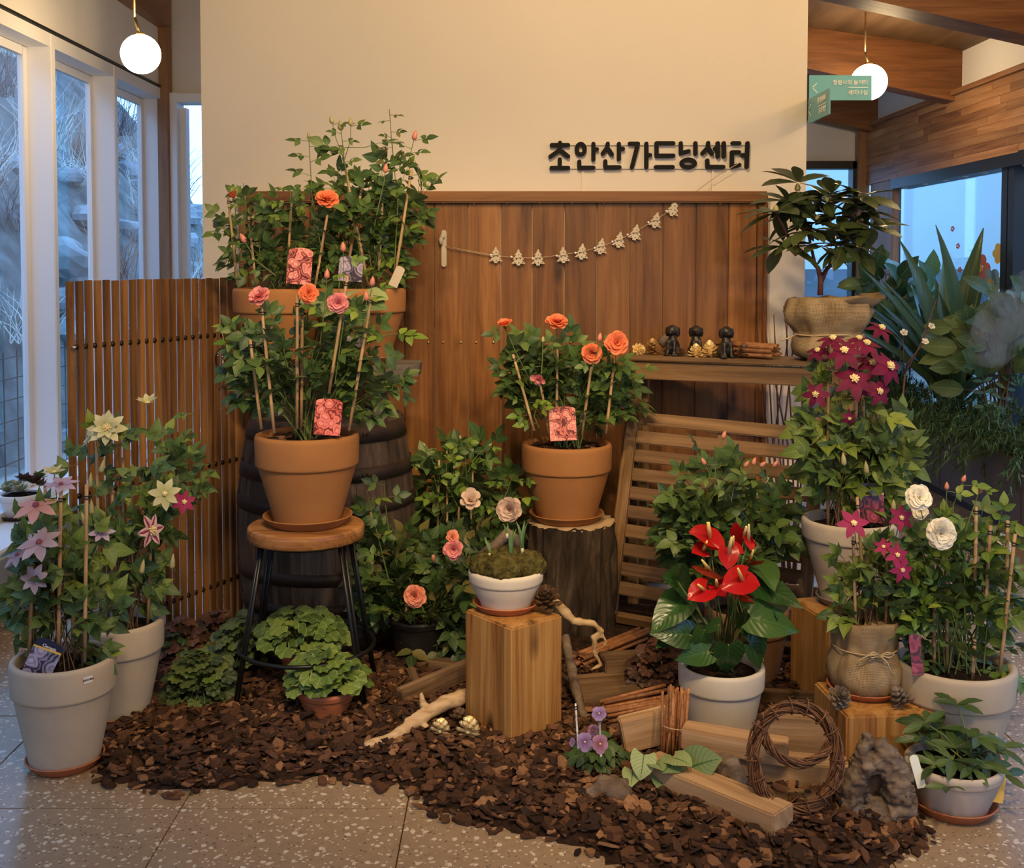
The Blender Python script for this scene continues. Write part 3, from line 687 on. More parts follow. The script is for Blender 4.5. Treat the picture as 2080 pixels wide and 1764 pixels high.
# ---------------------------------------------------------------- lattice screen on the left
fa, fb = V((P(142, 600, 4.02).x, 4.02, 0)), V((P(494, 600, 4.86).x, 4.86, 0))
d_ = fb - fa; ang = atan2(d_.y, d_.x); ln = d_.length
fe = thing('lattice_screen', 'tall screen of narrow upright wooden slats beside the windows', 'screen', fa, ang)
ns = 23; HF = 1.49; pitch = ln / (ns - 1)
slm = MB().box((0, 0, HF / 2), (.0275, .015, HF), bev=.0015).mesh('slat', M['slatwood'])
spm = MB().tube([(.0, 0, 0), (pitch - .0275, 0, 0)], .010, 10).mesh('spacer', M['black'])
for i in range(ns):
    s_ = inst('slat', slm, fe, loc=(i * pitch, uni(-.001, .001), uni(0, .004)))
    if i < ns - 1:
        for z in (.18, .70, 1.25): inst('spacer', spm, fe, loc=(i * pitch + .01375, 0, z))
inst('end_bolt', MB().sphere((0, 0, 0), .009, 10).mesh('end_bolt', M['silver']), fe, loc=(.0, -.018, 1.25))
orn = thing('hanging_ornament', 'small round wire ornament with silver beads on the lattice screen', 'ornament', P(460, 732, 4.62))
k = 4.62 / F
mb = MB(); mb.tube([V((cos(a) * 22 * k, sin(a * 2) * .004, sin(a) * 27 * k)) for a in [2 * pi * i / 24 for i in range(25)]], .0045, 6); mb.obj('ring', M['darkwire'], orn)
MB().tube([(-.004, 0, 27 * k), (-.02, 0, 62 * k)], .002, 5).obj('cord', M['string'], orn)
mb = MB()
for i in range(13): mb.sphere((uni(-18, 20) * k, uni(-.012, .004), (uni(-34, -20) if i < 9 else uni(-5, 24)) * k), (uni(.005, .009),) * 3, 7)
mb.tube([(-8 * k, 0, 6 * k), (-6 * k, 0, -24 * k)], .004, 6); mb.obj('beads', M['silver'], orn)

# ---------------------------------------------------------------- oak barrel, its stave bench on top
bc = V((P(664, 900, 4.58).x, 4.58, 0)); HB = .93
ba = thing('oak_barrel', 'old dark oak barrel with rusty hoops behind the stool', 'barrel', bc)
def br(z): u = (z / HB - .5) * 2; return .368 - .058 * u * u
NS = 26; zs = [HB * i / 12 for i in range(13)]
mb = MB(); w2 = pi / NS * .985; vs = []; fs = []
for i, z in enumerate(zs):
    r = br(z)
    for a, q in ((-w2, r - .003), (0, r), (w2, r - .003), (w2, r - .028), (-w2, r - .028)): vs.append((q * cos(a), q * sin(a), z))
for i in range(12):
    for j in range(5): fs.append((i * 5 + j, i * 5 + (j + 1) % 5, (i + 1) * 5 + (j + 1) % 5, (i + 1) * 5 + j))
fs += [(0, 1, 2, 3, 4)[::-1], tuple(60 + j for j in range(5))]
mb.add(vs, fs); stm = mb.mesh('stave', M['stave'])
for i in range(NS): inst('stave', stm, ba, rot=(0, 0, 2 * pi * i / NS))
hoopm = plain('rusty_hoop', (.055, .035, .025), .6, .5, var=.35, nscale=9, bump=.15)
for z, h in ((.885, .07), (.73, .055), (.60, .05), (.33, .05), (.20, .055), (.045, .07)):
    MB().lathe([(br(z - h / 2) + .001, -h / 2), (br(z - h / 2) + .004, -h / 2), (br(z + h / 2) + .004, h / 2), (br(z + h / 2) + .001, h / 2)], 48, (0, 0, z)).obj('hoop', hoopm, ba)
rv_ = MB()
for z, a in ((.885, -.95), (.885, -.90), (.73, -1.0), (.73, -.94), (.20, -2.1)): rv_.sphere((cos(a) * (br(z) + .005), sin(a) * (br(z) + .005), z), .008, 8)
rv_.obj('rivet', hoopm, ba)
for i in range(7):
    x0, x1 = -.29 + i * .083, -.29 + (i + 1) * .083 - .002; q = [sqrt(max(0, .287 ** 2 - x * x)) for x in (x0, x1)]
    mb = MB(); mb.add([(x0, -q[0], 0), (x1, -q[1], 0), (x1, q[1], 0), (x0, q[0], 0), (x0, -q[0], -.02), (x1, -q[1], -.02), (x1, q[1], -.02), (x0, q[0], -.02)], [(0, 1, 2, 3), (4, 7, 6, 5), (0, 4, 5, 1), (1, 5, 6, 2), (2, 6, 7, 3), (3, 7, 4, 0)])
    mb.obj('head_board', M['staveflat'], ba, loc=(0, 0, HB - .022))
BT = P(660, 736, 4.56).z
xl, xr = P(478, 740, 4.5).x, P(853, 740, 4.5).x
bb = thing('stave_bench', 'dark plank bench on slanted legs standing on the barrel', 'bench', ((xl + xr) / 2, 4.56, HB))
L2 = (xr - xl) / 2; zt = BT - HB
poly = [(-L2, -.06), (-L2 + .05, -.115), (L2 - .07, -.115), (L2, -.07), (L2, .08), (L2 - .08, .125), (-L2 + .05, .125), (-L2, .07)]
mb = MB(); n = len(poly); vs = [(x, y, zt) for x, y in poly] + [(x * (.985), y * .98, zt - .052) for x, y in poly]
mb.add(vs, [tuple(range(n)), tuple(range(2 * n - 1, n - 1, -1))] + [(i, n + i, n + (i + 1) % n, (i + 1) % n) for i in range(n)])
mb.obj('seat', M['staveflat'], bb)
for s in (-1, 1):
    mb = MB(); pts = [V((s * .24, 0, zt - .05)), V((s * .215, 0, zt * .5)), V((s * .20, 0, .002))]
    for y in (0,):
        vs = []
        for p in pts:
            for dx, dy in ((-.02, -.05), (.02, -.05), (.02, .05), (-.02, .05)): vs.append(p + V((dx, dy, 0)))
        mb.add(vs, [(i * 4 + j, i * 4 + (j + 1) % 4, (i + 1) * 4 + (j + 1) % 4, (i + 1) * 4 + j) for i in range(2) for j in range(4)] + [(3, 2, 1, 0), (8, 9, 10, 11)])
    mb.obj('leg', M['staveflat'], bb)

# ---------------------------------------------------------------- pots and saucers
def pot_into(t, rr, rb, H, band, mat, soil=True, z0=0.0, sink=.035, name='pot'):
    st = max(.007, rr * .055); q = rr / .17
    prof = [(.001, .003), (rb * .92, 0), (rb, .006), (rb + .0015, .016), (rb + (rr - st - rb) * .5, (H - band) * .5), (rr - st - .0015, H - band - .010), (rr - st, H - band - .0035), (rr - st + .0005, H - band - .0005), (rr - .005 * q, H - band), (rr - .001, H - band + .004), (rr, H - band + .010), (rr + .001, H - band * .5), (rr + .002, H - .018 * q), (rr + .001, H - .010 * q), (rr - .002 * q, H - .003 * q), (rr - .010 * q, H), (rr - .019 * q, H - .004 * q), (rr - .024 * q, H - .02), (rr - st - .03 * q, H - band * .9)]
    p = MB().lathe(prof, 56).obj(name, mat, t, loc=(0, 0, z0))
    if soil:
        rs = rr - .025 * q; sd = uni(0, 50)
        MB().lathe([(rs + .004, -.03), (rs, 0), (rs * .75, .006), (rs * .5, .010), (rs * .25, .011), (.001, .012)], 30, fn=lambda v: v + V((0, 0, .009 * noise.noise(v * 40 + V((sd, 0, 0)))))).obj('soil', M['soil'], t, loc=(0, 0, z0 + H - sink))
    return p
def saucer(loc, r, h, label, mat=None, group=None):
    q = [(.001, .0), (r * .78, 0), (r * .82, .003), (r - .004, h - .004), (r, h - .001), (r - .001, h + .002), (r - .005, h + .001), (r - .008, h - .004), (r * .80, .008), (.001, .007)]
    return tag(MB().lathe(q, 48).obj('saucer', mat or M['terra_l'], loc=loc), label, 'saucer', group)
# ---------------------------------------------------------------- bar stool
sc_ = P(622, 1064, 3.87); SH = sc_.z
stl = thing('bar_stool', 'round wooden bar stool with thin black metal rod legs', 'stool', (sc_.x, 3.87, 0))
MB().lathe([(.001, SH - .052), (.185, SH - .052), (.196, SH - .049), (.201, SH - .044), (.203, SH - .036), (.204, SH - .016), (.202, SH - .006), (.198, SH - .002), (.190, SH), (.10, SH), (.001, SH)], 96, smooth=False).obj('seat', M['seat'], stl)
MB().lathe([(.15, SH - .060), (.17, SH - .060), (.17, SH - .049), (.15, SH - .049)], 40).obj('seat_ring', M['blackmetal'], stl)
for i in range(4):
    a = R((33, 147, 213, 327)[i]); c, s = cos(a), sin(a); mb = MB()
    for da in (-.045, .045):
        mb.tube([(.165 * cos(a + da * 1.6), .165 * sin(a + da * 1.6), SH - .05), (.268 * cos(a + da * .55), .268 * sin(a + da * .55), .010)], .0068, 8)
    mb.tube([(.264 * c, .264 * s, .03), (.27 * c, .27 * s, .0)], .012, 8); mb.obj('leg', M['blackmetal'], stl)
MB().tube([(.236 * cos(2 * pi * i / 40), .236 * sin(2 * pi * i / 40), .21) for i in range(41)], .0075, 8, cap=False).obj('foot_ring', M['blackmetal'], stl)
# ---------------------------------------------------------------- log stump and cedar block
lc = V((P(1158, 1200, 4.62).x, 4.62, 0)); LH = P(1158, 1056, 4.62).z
lg = thing('tree_stump', 'upright log stump with rough dark bark under the orange rose', 'stump', lc)
mb = MB(); N, MZ = 120, 34; vs = []; fs = []
for j in range(MZ + 1):
    z = LH * j / MZ
    for k2 in range(N):
        a = 2 * pi * k2 / N; q = V((cos(a) * 3.2, sin(a) * 3.2, z * 1.6)); q2 = V((cos(a) * 9, sin(a) * 9, z * 2.5))
        rdg = abs(noise.noise(q * 1.9 + V((0, 0, noise.noise(q) * .8)))); r = .187 + .014 * (1 - z / LH) + .022 * min(1, rdg * 2.6) - .012 + .012 * noise.noise(q2)
        if j == MZ: r += .006 * noise.noise(q2 * 2)
        vs.append((r * cos(a), r * sin(a), z + (.012 * noise.noise(q2 * .7) if j == MZ else 0)))
for j in range(MZ):
    for k2 in range(N): fs.append((j * N + k2, j * N + (k2 + 1) % N, (j + 1) * N + (k2 + 1) % N, (j + 1) * N + k2))
mb.add(vs, fs, True)
bt_ = NT('rough_bark'); bt_.rough(.9, 0, .1); mp = bt_.coord('Object', (14, 14, 3)); nz = bt_.noise(mp, 1.5, 6, .65); bt_.setc(bt_.ramp(nz, [(.3, (.014, .010, .008)), (.55, (.055, .038, .026)), (.8, (.14, .10, .07))])); bt_.bump(nz, .8, .02)
mb.obj('bark', bt_.m, lg)
MB().lathe([(.184, LH - .006), (.180, LH + .002), (.14, LH + .003), (.001, LH + .003)], 60, fn=lambda v: v * (1 + .05 * noise.noise(V((v.x * 22, v.y * 22, 0)))) if v.x ** 2 + v.y ** 2 > .02 else v).obj('cut_face', plain('sawn_face', (.40, .27, .15), .7, var=.2, nscale=14), lg)
def block(name, label, A, B, C_, z0, z1, mat, bev=.006):
    """square post: front corner A, right corner B, left corner C on the ground"""
    o = V((A.x, A.y, z0)); u = V((B.x - A.x, B.y - A.y, 0)); w = V((C_.x - A.x, C_.y - A.y, 0)); ang = atan2(u.y, u.x)
    wl = abs(w.dot(V((-sin(ang), cos(ang), 0))))
    return tag(MB().box((u.length / 2, wl / 2, (z1 - z0) / 2), (u.length, wl, z1 - z0), bev=bev).obj(name, mat, loc=o, rot=(0, 0, ang)), label, 'block')
zb = .405
A, B, Cc = G(1040, 1278, zb), G(1143, 1250, zb), G(948, 1238, zb)
block('wood_block', 'tall square cedar block under the moss bowl in the middle', A, B, Cc, 0, zb, M['block'])
A, B, Cc = G(1720, 1456, .21), G(1902, 1450, .21), G(1645, 1385, .21)
blk2 = block('wood_block', 'low square cedar block under the burlap clematis pot', A, B, Cc, 0, .21, M['block'])
qz = .345
A, B, Cc = G(1686, 1290, qz), G(1800, 1275, qz), G(1621, 1262, qz)
A = V((1.075, 3.70, 0)); B = V((1.345, 3.76, 0)); Cc = V((1.02, 3.96, 0))
block('wood_block', 'middle height cedar block under the tall wine clematis pot', A, B, Cc, 0, qz, M['block'])
# ---------------------------------------------------------------- console table and slatted panel at the right
ta, tb_ = V((P(1262, 720, 4.86).x, 4.86, 0)), V((P(1690, 742, 4.50).x, 4.50, 0)); TZ = 1.152
u = tb_ - ta; ang = atan2(u.y, u.x); TL = u.length + .12
tbl = thing('console_table', 'narrow wooden console table carrying the puppy figures and cones', 'table', ta, ang)
for i in range(2): MB().box((TL / 2, .055 + i * .115, TZ - .011), (TL, .112, .022), bev=.004).obj('top_board', M['bench'], tbl)
MB().box((TL / 2, .03, TZ - .066), (TL - .05, .022, .078), bev=.003).obj('apron', M['bench'], tbl)
for x in (.045, TL - .06):
    for y in (.05, .20): MB().box((x, y, TZ / 2 - .02), (.042, .036, TZ - .045), bev=.004).obj('leg', M['bench_z'], tbl)
MB().box((TL / 2, .20, .13), (TL - .1, .02, .06), bev=.003).obj('stretcher', M['bench'], tbl)
p00, p01, p10 = P(1293, 822, 4.74), P(1258, 1196, 4.58), P(1648, 853, 4.37)
zax = (p00 - p01); Hs = zax.length; zax.normalize(); xax = (p10 - p00); Ws = xax.length; xax.normalize(); yax = zax.cross(xax).normalized(); zax = xax.cross(yax)
sp = thing('folding_bench', 'folded slatted wooden bench leaning behind the rose bush', 'bench')
Mx = Matrix((xax, yax, zax)).transposed().to_4x4(); Mx.translation = p01 - zax * .02; sp.matrix_basis = Mx
for i in range(10):
    z = Hs - .012 - i * (Hs - .035) / 9.35
    MB().box((Ws / 2 + .01, 0, z - .027), (Ws + .02, .016, .054), bev=.004).obj('slat', M['bench'], sp)
for x in (-.028, Ws + .02): MB().box((x, .004, Hs / 2 - .03), (.050, .032, Hs + .12), bev=.005).obj('stile', M['bench_z'], sp)
MB().box((Ws * .5, .022, Hs / 2), (.045, .02, Hs - .02), bev=.003).obj('batten', M['bench_z'], sp)
bpr = MB().box((-.068, .05, Hs / 2 - .02), (.020, .03, Hs + .14), bev=.004).obj('back_frame', M['bench_z'], sp)
foot = p01 - zax * .11
for x in (-.05, Ws + .03):
    q = p01 + xax * x + V((0, .16, 0)); loc = Mx.inverted() @ V((q.x, q.y, q.z - .1)); 
    b0 = Mx.inverted() @ V((p01.x + xax.x * x, p01.y + xax.y * x + .04, .03)); b1 = Mx.inverted() @ (p01 + xax * x + zax * .2 + V((0, .05, 0)))
    MB().tube([b0, b1], .022, 4, smooth=False).obj('foot', M['bench_z'], sp)
q0 = Mx.inverted() @ V((p01.x - .04, p01.y + .04, .04)); q1 = Mx.inverted() @ V((p01.x - .04, p01.y - .36, .04))
MB().tube([Mx.inverted() @ V((p01.x - .05, p01.y + .04, .07)), Mx.inverted() @ V((p01.x + Ws * .87, p01.y - .38, .07))], .024, 4, smooth=False).obj('stretcher', M['bench'], sp)

# ---------------------------------------------------------------- small things on the console table
def ontable(px, py, y):                               # point on the table top under a pixel column, y metres behind its front edge
    d0 = ta + V((-sin(ang), cos(ang), 0)) * y; r = ray(px, py); n_ = V((cos(ang), sin(ang), 0))
    t_ = ((d0.x - 0) * n_.y - (d0.y - 0) * n_.x) / (r.x * n_.y - r.y * n_.x); p = CAM + r * t_; return V((p.x, p.y, TZ))
def cone_mesh(name, mat, tip, n=46, open_=.55):
    mb = MB(); mb.lathe([(.001, 0), (.006, .003), (.008, .02), (.004, .04), (.001, .046)], 8)
    me = None; sc2 = MB()
    for i in range(n):
        u = i / n; a = i * 2.39996; z = .004 + .042 * u; r = .025 * (1 - u ** 1.6) + .007; el = R(-12 + 84 * u)
        Mx = Matrix.Translation((0, 0, z)) @ Matrix.Rotation(a, 4, 'Z') @ Matrix.Rotation(-el, 4, 'Y'); ww = .0088 * (1 - .5 * u) + .001
        pts = [V((.003, -ww * .4, 0)), V((.003, ww * .4, 0)), V((r * .7, ww, .0012)), V((r, ww * .55, .0045)), V((r, -ww * .55, .0045)), V((r * .7, -ww, .0012)), V((r * .8, 0, -.002))]
        tgt = sc2 if (i % 2 == 0 or tip != 'half') else mb
        tgt.add([Mx @ p for p in pts], [(0, 5, 4, 3, 2, 1), (0, 1, 2, 6), (5, 0, 6), (2, 3, 6), (3, 4, 6), (4, 5, 6)])
    return mb, sc2
def make_cone(mat, matscale):
    a, b = cone_mesh('c', None, None); core = a.mesh('core', mat); sc3 = b.mesh('scales', matscale); return core, sc3
CONES = {'gold': make_cone(M['gold'], M['gold']), 'tip': make_cone(M['cone'], M['conetip']), 'brown': make_cone(M['cone'], M['cone']), 'grey': make_cone(M['cone'], M['conegrey'])}
def cone(kind, loc, s, label, tilt=(0, 0, 0), group=None):
    t = thing('pine_cone', label, 'pine cone', loc, 0, group); t.rotation_euler = tilt; t.scale = (s,) * 3
    inst('core', CONES[kind][0], t); inst('scales', CONES[kind][1], t); return t
up = V((0, 0, 0))
cone('gold', ontable(1294, 705, .06) + V((0, 0, .018)), .95, 'small shiny gold cone at the left end of the console table', (R(75), 0, .5))
cone('tip', ontable(1328, 700, .09), 1.35, 'brown cone with gilded tip on the console beside the first puppy', (0, R(-6), 0))
cone('brown', ontable(1386, 708, .05) + V((0, 0, .012)), .75, 'little dark cone lying at the feet of the first puppy', (R(80), 0, -.7))
cone('gold', ontable(1413, 703, .04), 1.12, 'gold cone in front of the middle puppy', (R(12), 0, 0))
cone('gold', ontable(1444, 700, .05), 1.38, 'tall gold cone between middle and third puppy', (R(-8), R(5), 1))
cone('brown', ontable(1507, 706, .05) + V((0, 0, .004)), 1.2, 'brown cone in front of the cinnamon bundle on the console', (R(20), R(10), 2))
def puppy(loc, rz, label, s=1.0):
    mb = MB()
    mb.sphere((0, .008, .030), (.022, .026, .030), 14); mb.sphere((0, -.004, .052), (.018, .018, .028), 14)     # haunch, chest
    mb.sphere((0, -.008, .092), (.021, .021, .019), 14); mb.sphere((0, -.026, .085), (.0105, .013, .0095), 10); mb.sphere((0, -.037, .089), (.004, .004, .0035), 8)
    for x in (-1, 1):
        mb.sphere((x * .021, -.004, .086), (.0065, .011, .019), 10); mb.tube([(x * .011, -.016, .055), (x * .012, -.020, .028), (x * .012, -.022, .006)], [.008, .0068, .0075], 8)
        mb.sphere((x * .012, -.027, .005), (.0075, .010, .0055), 8); mb.sphere((x * .021, .0, .016), (.010, .020, .016), 10); mb.sphere((x * .022, -.020, .005), (.0075, .011, .0055), 8)
    mb.tube([(0, .030, .012), (.012, .038, .010), (.020, .034, .012)], [.006, .005, .004], 6)
    o = mb.obj('puppy_figurine', M['figure'], loc=loc, rot=(0, 0, rz), scale=s); lumpy(o, .0012, 90, 3, .0028)
    tag(o, label, 'figurine'); return o
puppy(ontable(1367, 712, .05), -.5, 'first black puppy figurine from the left end of the console, head turned to the right', 1.22)
puppy(ontable(1413, 706, .12), .1, 'middle black puppy figurine behind two gold cones', 1.18)
puppy(ontable(1474, 718, .035), .2, 'black puppy figurine sitting by the cinnamon bundle', 1.22)
def stickbundle(name, label, ends, r, n, length, loc=None, tie=None, spread=.35, mat='cinn', group=None):
    """hollow rolled sticks lying side by side from ends[0] to ends[1]"""
    a, b = ends; t = thing(name, label, 'sticks', a, 0, group); d = (b - a); dn = d.normalized(); sx = dn.cross(V((0, 0, 1))).normalized(); sz = sx.cross(dn); rows_ = int(sqrt(n)) or 1
    for i in range(n):
        ro, co = divmod(i, rows_ + 1); off = sx * ((co - rows_ / 2) * r * 2.05 + uni(-.3, .3) * r) + sz * (ro * r * 1.8 + uni(-.2, .2) * r)
        f0 = off * 1.0 + dn * uni(0, .06) * d.length; f1 = d * uni(.86, 1.0) + off * uni(.7, 1.2) + rv(spread * r)
        Lh = (f1 - f0).length; mb = MB(); seg = []
        for jz in (0, Lh):
            seg.append([V((cos(q) * r * (.25 + .75 * abs(1 - q / 5.4)) if q > 3 else cos(q) * r, sin(q) * r * (.5 if q > 4 else 1), jz)) for q in [k * 5.6 / 9 for k in range(10)]])
        m_ = len(seg[0]); vs = seg[0] + seg[1] + [v * V((.0, 0, 0)).x + V((v.x * .72, v.y * .72, v.z)) for v in seg[0] + seg[1]]
        fs = [(k, k + 1, m_ + k + 1, m_ + k) for k in range(m_ - 1)] + [(2 * m_ + k, 3 * m_ + k, 3 * m_ + k + 1, 2 * m_ + k + 1) for k in range(m_ - 1)]
        fs += [(k, 2 * m_ + k, 2 * m_ + k + 1, k + 1) for k in range(m_ - 1)] + [(m_ + k, m_ + k + 1, 3 * m_ + k + 1, 3 * m_ + k) for k in range(m_ - 1)] + [(0, m_, 3 * m_, 2 * m_), (m_ - 1, 3 * m_ - 1, 4 * m_ - 1, 2 * m_ - 1)]
        mb.add(vs, fs, True); zx = (f1 - f0).normalized(); M4 = frame(f0, zx.cross(V((.3, .9, .2))), zx)
        mb.obj('stick', M[mat], t, M=M4)
    if tie is not None:
        c = d * tie; ct = sum((sx * 0,), V()) + sz * (n / (rows_ + 1) * r * .8); w = (rows_ + 1.6) * r; hgt = (n / (rows_ + 1) + 1) * r
        MB().tube([c + ct + sx * (w * cos(q)) + sz * (hgt * sin(q)) for q in [2 * pi * k / 20 for k in range(21)]], .0018, 5).obj('twine', M['string'], t)
    return t
stickbundle('cinnamon_bundle', 'bundle of long cinnamon sticks lying on the console table', (ontable(1452, 706, .12) + V((0, 0, .014)), ontable(1580, 715, .05) + V((0, 0, .014))), .0115, 11, .3)
o = MB().tube([(0, 0, 0), (.04, .01, .035), (.075, .01, .055)], [.022, .026, .012], 8).obj('bark_chunk', M['driftdark'], loc=ontable(1335, 700, .15) + V((.015, 0, .04))); lumpy(o, .006, 40, 2); tag(o, 'piece of rough bark behind the cones and first puppy', 'bark')
# ---------------------------------------------------------------- sill planters at far left
sb = V((XL + .11, SX(40, 1060, XL + .11).y, .338)); sb = G(42, 1052, .338)
saucer(sb, .105, .022, 'black saucer under the white bowl on the window ledge', M['plasticblack'])
# ---------------------------------------------------------------- bark mulch bed
edge = [(205, 1500), (195, 1560), (225, 1592), (270, 1588), (320, 1608), (420, 1610), (520, 1592), (640, 1580), (760, 1590), (850, 1604), (872, 1640), (930, 1664), (1010, 1688), (1090, 1696), (1180, 1722), (1260, 1762), (1400, 1800), (1680, 1800), (1800, 1762), (1885, 1702), (1850, 1650), (1845, 1600), (1800, 1560)]
poly = [G(*p).xy for p in edge] + [V((1.30, 3.75)), V((1.30, 4.55)), V((1.15, 5.10)), V((-1.12, 5.10)), V((-1.18, 4.80)), V((-1.48, 4.20))]
PA = np.array([tuple(p) for p in poly]); PB = np.roll(PA, -1, 0)
def bed(X):                                           # signed distance into the bed, one value per point
    ab = PB - PA; t_ = np.clip(((X[:, None, :] - PA) * ab).sum(2) / (ab ** 2).sum(1), 0, 1); dd = np.sqrt(((X[:, None, :] - (PA + t_[..., None] * ab)) ** 2).sum(2)).min(1)
    y, x = X[:, 1:2], X[:, 0:1]; c = ((PA[:, 1] > y) != (PB[:, 1] > y)) & (x < (PB[:, 0] - PA[:, 0]) * (y - PA[:, 1]) / (PB[:, 1] - PA[:, 1] + 1e-12) + PA[:, 0])
    return np.where(c.sum(1) % 2 == 1, dd, -dd)
def bedz(dist): return .006 + .040 * np.clip(dist / .18, 0, 1) ** .6
gs = .045; gxs = np.arange(-1.7, 1.7, gs); gy = np.arange(2.7, 5.15, gs); GX, GY = np.meshgrid(gxs, gy); pts = np.stack([GX.ravel(), GY.ravel()], 1); dist = bed(pts)
zz_ = np.where(dist > 0, bedz(dist) - .006, -.012); W_ = len(gxs); mb = MB()
vs = [(x, y, z + .010 * noise.noise(V((x * 7, y * 7, 0)))) for (x, y), z in zip(pts, zz_)]
fs = [(j * W_ + i, j * W_ + i + 1, (j + 1) * W_ + i + 1, (j + 1) * W_ + i) for j in range(len(gy) - 1) for i in range(W_ - 1) if max(dist[j * W_ + i], dist[j * W_ + i + 1], dist[(j + 1) * W_ + i], dist[(j + 1) * W_ + i + 1]) > -.0]
mb.add(vs, fs, True)
mulch = mb.obj('bark_mulch', plain('fine_bark', (.030, .016, .010), .95, spec=.1, var=.6, nscale=50, bump=.8)); tag(mulch, 'bed of dark brown bark chips spread over the floor under the display', 'mulch')
ct = NT('bark_chip'); ct.rough(.75, 0, .25); oi = ct.n('ShaderNodeObjectInfo'); ge = ct.n('ShaderNodeNewGeometry'); r_ = ct.math('FRACT', ct.math('ADD', oi.outputs['Random'], ge.outputs['Random Per Island']))
cr = ct.ramp(r_, [(.0, (.024, .011, .006)), (.45, (.075, .033, .016)), (.85, (.145, .064, .031)), (.97, (.34, .17, .08))])
nz = ct.noise(ct.coord('Object', (1, 1, 1)), 90, 4, .65); cc = ct.mix(.6, cr, ct.ramp(nz, [(.3, (.25, .25, .25)), (.7, (1, 1, 1))]), 'MULTIPLY'); ct.setc(cc); ct.bump(nz, .5, .004); M['chip'] = ct.m
chips = []
for k in range(8):
    n = random.choice((5, 6, 6, 7)); el = uni(.35, .75); top = []; ph = uni(0, 6)
    for i in range(n): a = 2 * pi * i / n + uni(-.25, .25); q = uni(.7, 1.1); top.append((cos(a) * q * .5, sin(a) * q * .5 * el))
    th = uni(.05, .11); vs = [(x, y, th * uni(.6, 1.2)) for x, y in top] + [(x * 1.04, y * 1.04, -th * uni(.5, 1)) for x, y in top]
    m_ = MB(); m_.add(vs, [tuple(range(n)), tuple(range(2 * n - 1, n - 1, -1))] + [(i, n + i, n + (i + 1) % n, (i + 1) % n) for i in range(n)]); chips.append((m_.mesh('bark_chip', M['chip']), np.array(m_.v), m_.f))
rg = np.random.default_rng(5)
cand = np.stack([rg.uniform(-1.65, 1.68, 26000), rg.uniform(2.75, 5.1, 26000)], 1); cd = bed(cand); keep = cd > rg.uniform(-.045, .035, len(cd)) ; cand = cand[keep]; cd = cd[keep]
order = np.argsort(cand[:, 1]); cand = cand[order][:10500]; cd = cd[order][:10500]
vs_all, fs_all, nb = [], [], 0
for i, ((x, y), dd) in enumerate(zip(cand, cd)):
    me, cv, cf = chips[i % 8]; s = float(np.clip(rg.lognormal(-3.42, .40), .013, .072)); z = float(bedz(max(dd, 0))) + rg.uniform(-.004, .008)
    if dd < .0: z = .006
    Mx = Matrix.Translation((x, y, z)) @ Matrix.Rotation(rg.uniform(0, 6.28), 4, 'Z') @ Matrix.Rotation(rg.normal(0, .33 if dd > .02 else .1), 4, 'X') @ Matrix.Rotation(rg.normal(0, .33 if dd > .02 else .1), 4, 'Y') @ Matrix.Scale(s, 4)
    if i < 300: inst('bark_chip', me, mulch, M=Mx)
    else:
        A_ = np.array(Mx); vs_all.append(cv @ A_[:3, :3].T + A_[:3, 3]); fs_all += [tuple(q + nb for q in f) for f in cf]; nb += len(cv)
me = bpy.data.meshes.new('loose_bark'); me.from_pydata(np.concatenate(vs_all).tolist(), [], fs_all); me.materials.append(M['chip'])
lo = inst('loose_bark', me, mulch); lo['kind'] = 'stuff'

# ---------------------------------------------------------------- timbers lying in the mulch
def timber(label, p0, p1, w, h, mat='fire_x', name='timber', bev=.004, roll=0):
    p0, p1 = V(p0), V(p1); d = p1 - p0; ln = d.length; y = V((-d.y, d.x, 0)).normalized(); Mx = Matrix((d.normalized(), y, d.normalized().cross(y))).transposed().to_4x4(); Mx.translation = (p0 + p1) / 2
    mb = MB().box((0, 0, 0), (ln, w, h), bev=bev); k = uni(0, 9)
    mb.v = [tuple(V(v) + V((0, .006 * noise.noise(V((v[0] * 6, k, 0))), .004 * noise.noise(V((v[0] * 6, 0, k)))))) for v in mb.v]
    return tag(mb.obj(name, M[mat], M=Mx @ Matrix.Rotation(roll, 4, 'X')), label, 'wood')
timber('front squared timber with a pale flat top lying across the mulch', G(1318, 1534, .10) - V((0, 0, .035)), G(1592, 1646, .10) - V((0, 0, .035)), .098, .07)
timber('squared timber behind the wreath, lower of the stacked pair', G(1404, 1548, .065), G(1722, 1578, .065), .085, .085)
timber('squared timber with a pale sawn end, upper of the stacked pair', G(1388, 1492, .145), G(1600, 1528, .138), .075, .062, 'fire_x')
timber('dark squared timber lying behind the wreath at its foot', G(1480, 1610, .03), G(1690, 1640, .03), .07, .05, 'firedark')
timber('grey plank slanting up against the left of the cedar block', G(812, 1418, .05), G(965, 1352, .10), .045, .062, 'firedark')
timber('short weathered plank lying at the foot of the pink rose bush', G(822, 1345, .04), G(960, 1362, .05), .08, .045, 'firedark')
timber('small split wood propping the slanted plank', G(845, 1390, .04), G(832, 1360, .07), .03, .03, 'firedark')
timber('squared wood offcut lying right of the cedar block by the twisted root', G(1222, 1352, .09), G(1312, 1345, .09), .10, .07, 'firedark')
timber('long dark plank under the offcuts right of the cedar block', G(1150, 1398, .05), G(1330, 1380, .05), .10, .05, 'firedark')
timber('split log lying in front of the dark plank', G(1178, 1425, .05), G(1300, 1412, .06), .09, .065, 'firedark')
timber('broad light wood wedge leaning behind the violas', G(1262, 1495, .09), G(1362, 1470, .12), .05, .105, 'fire_x')
timber('wooden board standing on edge under the anthurium leaves', G(1500, 1420, .05), G(1660, 1430, .05), .03, .08, 'firedark')
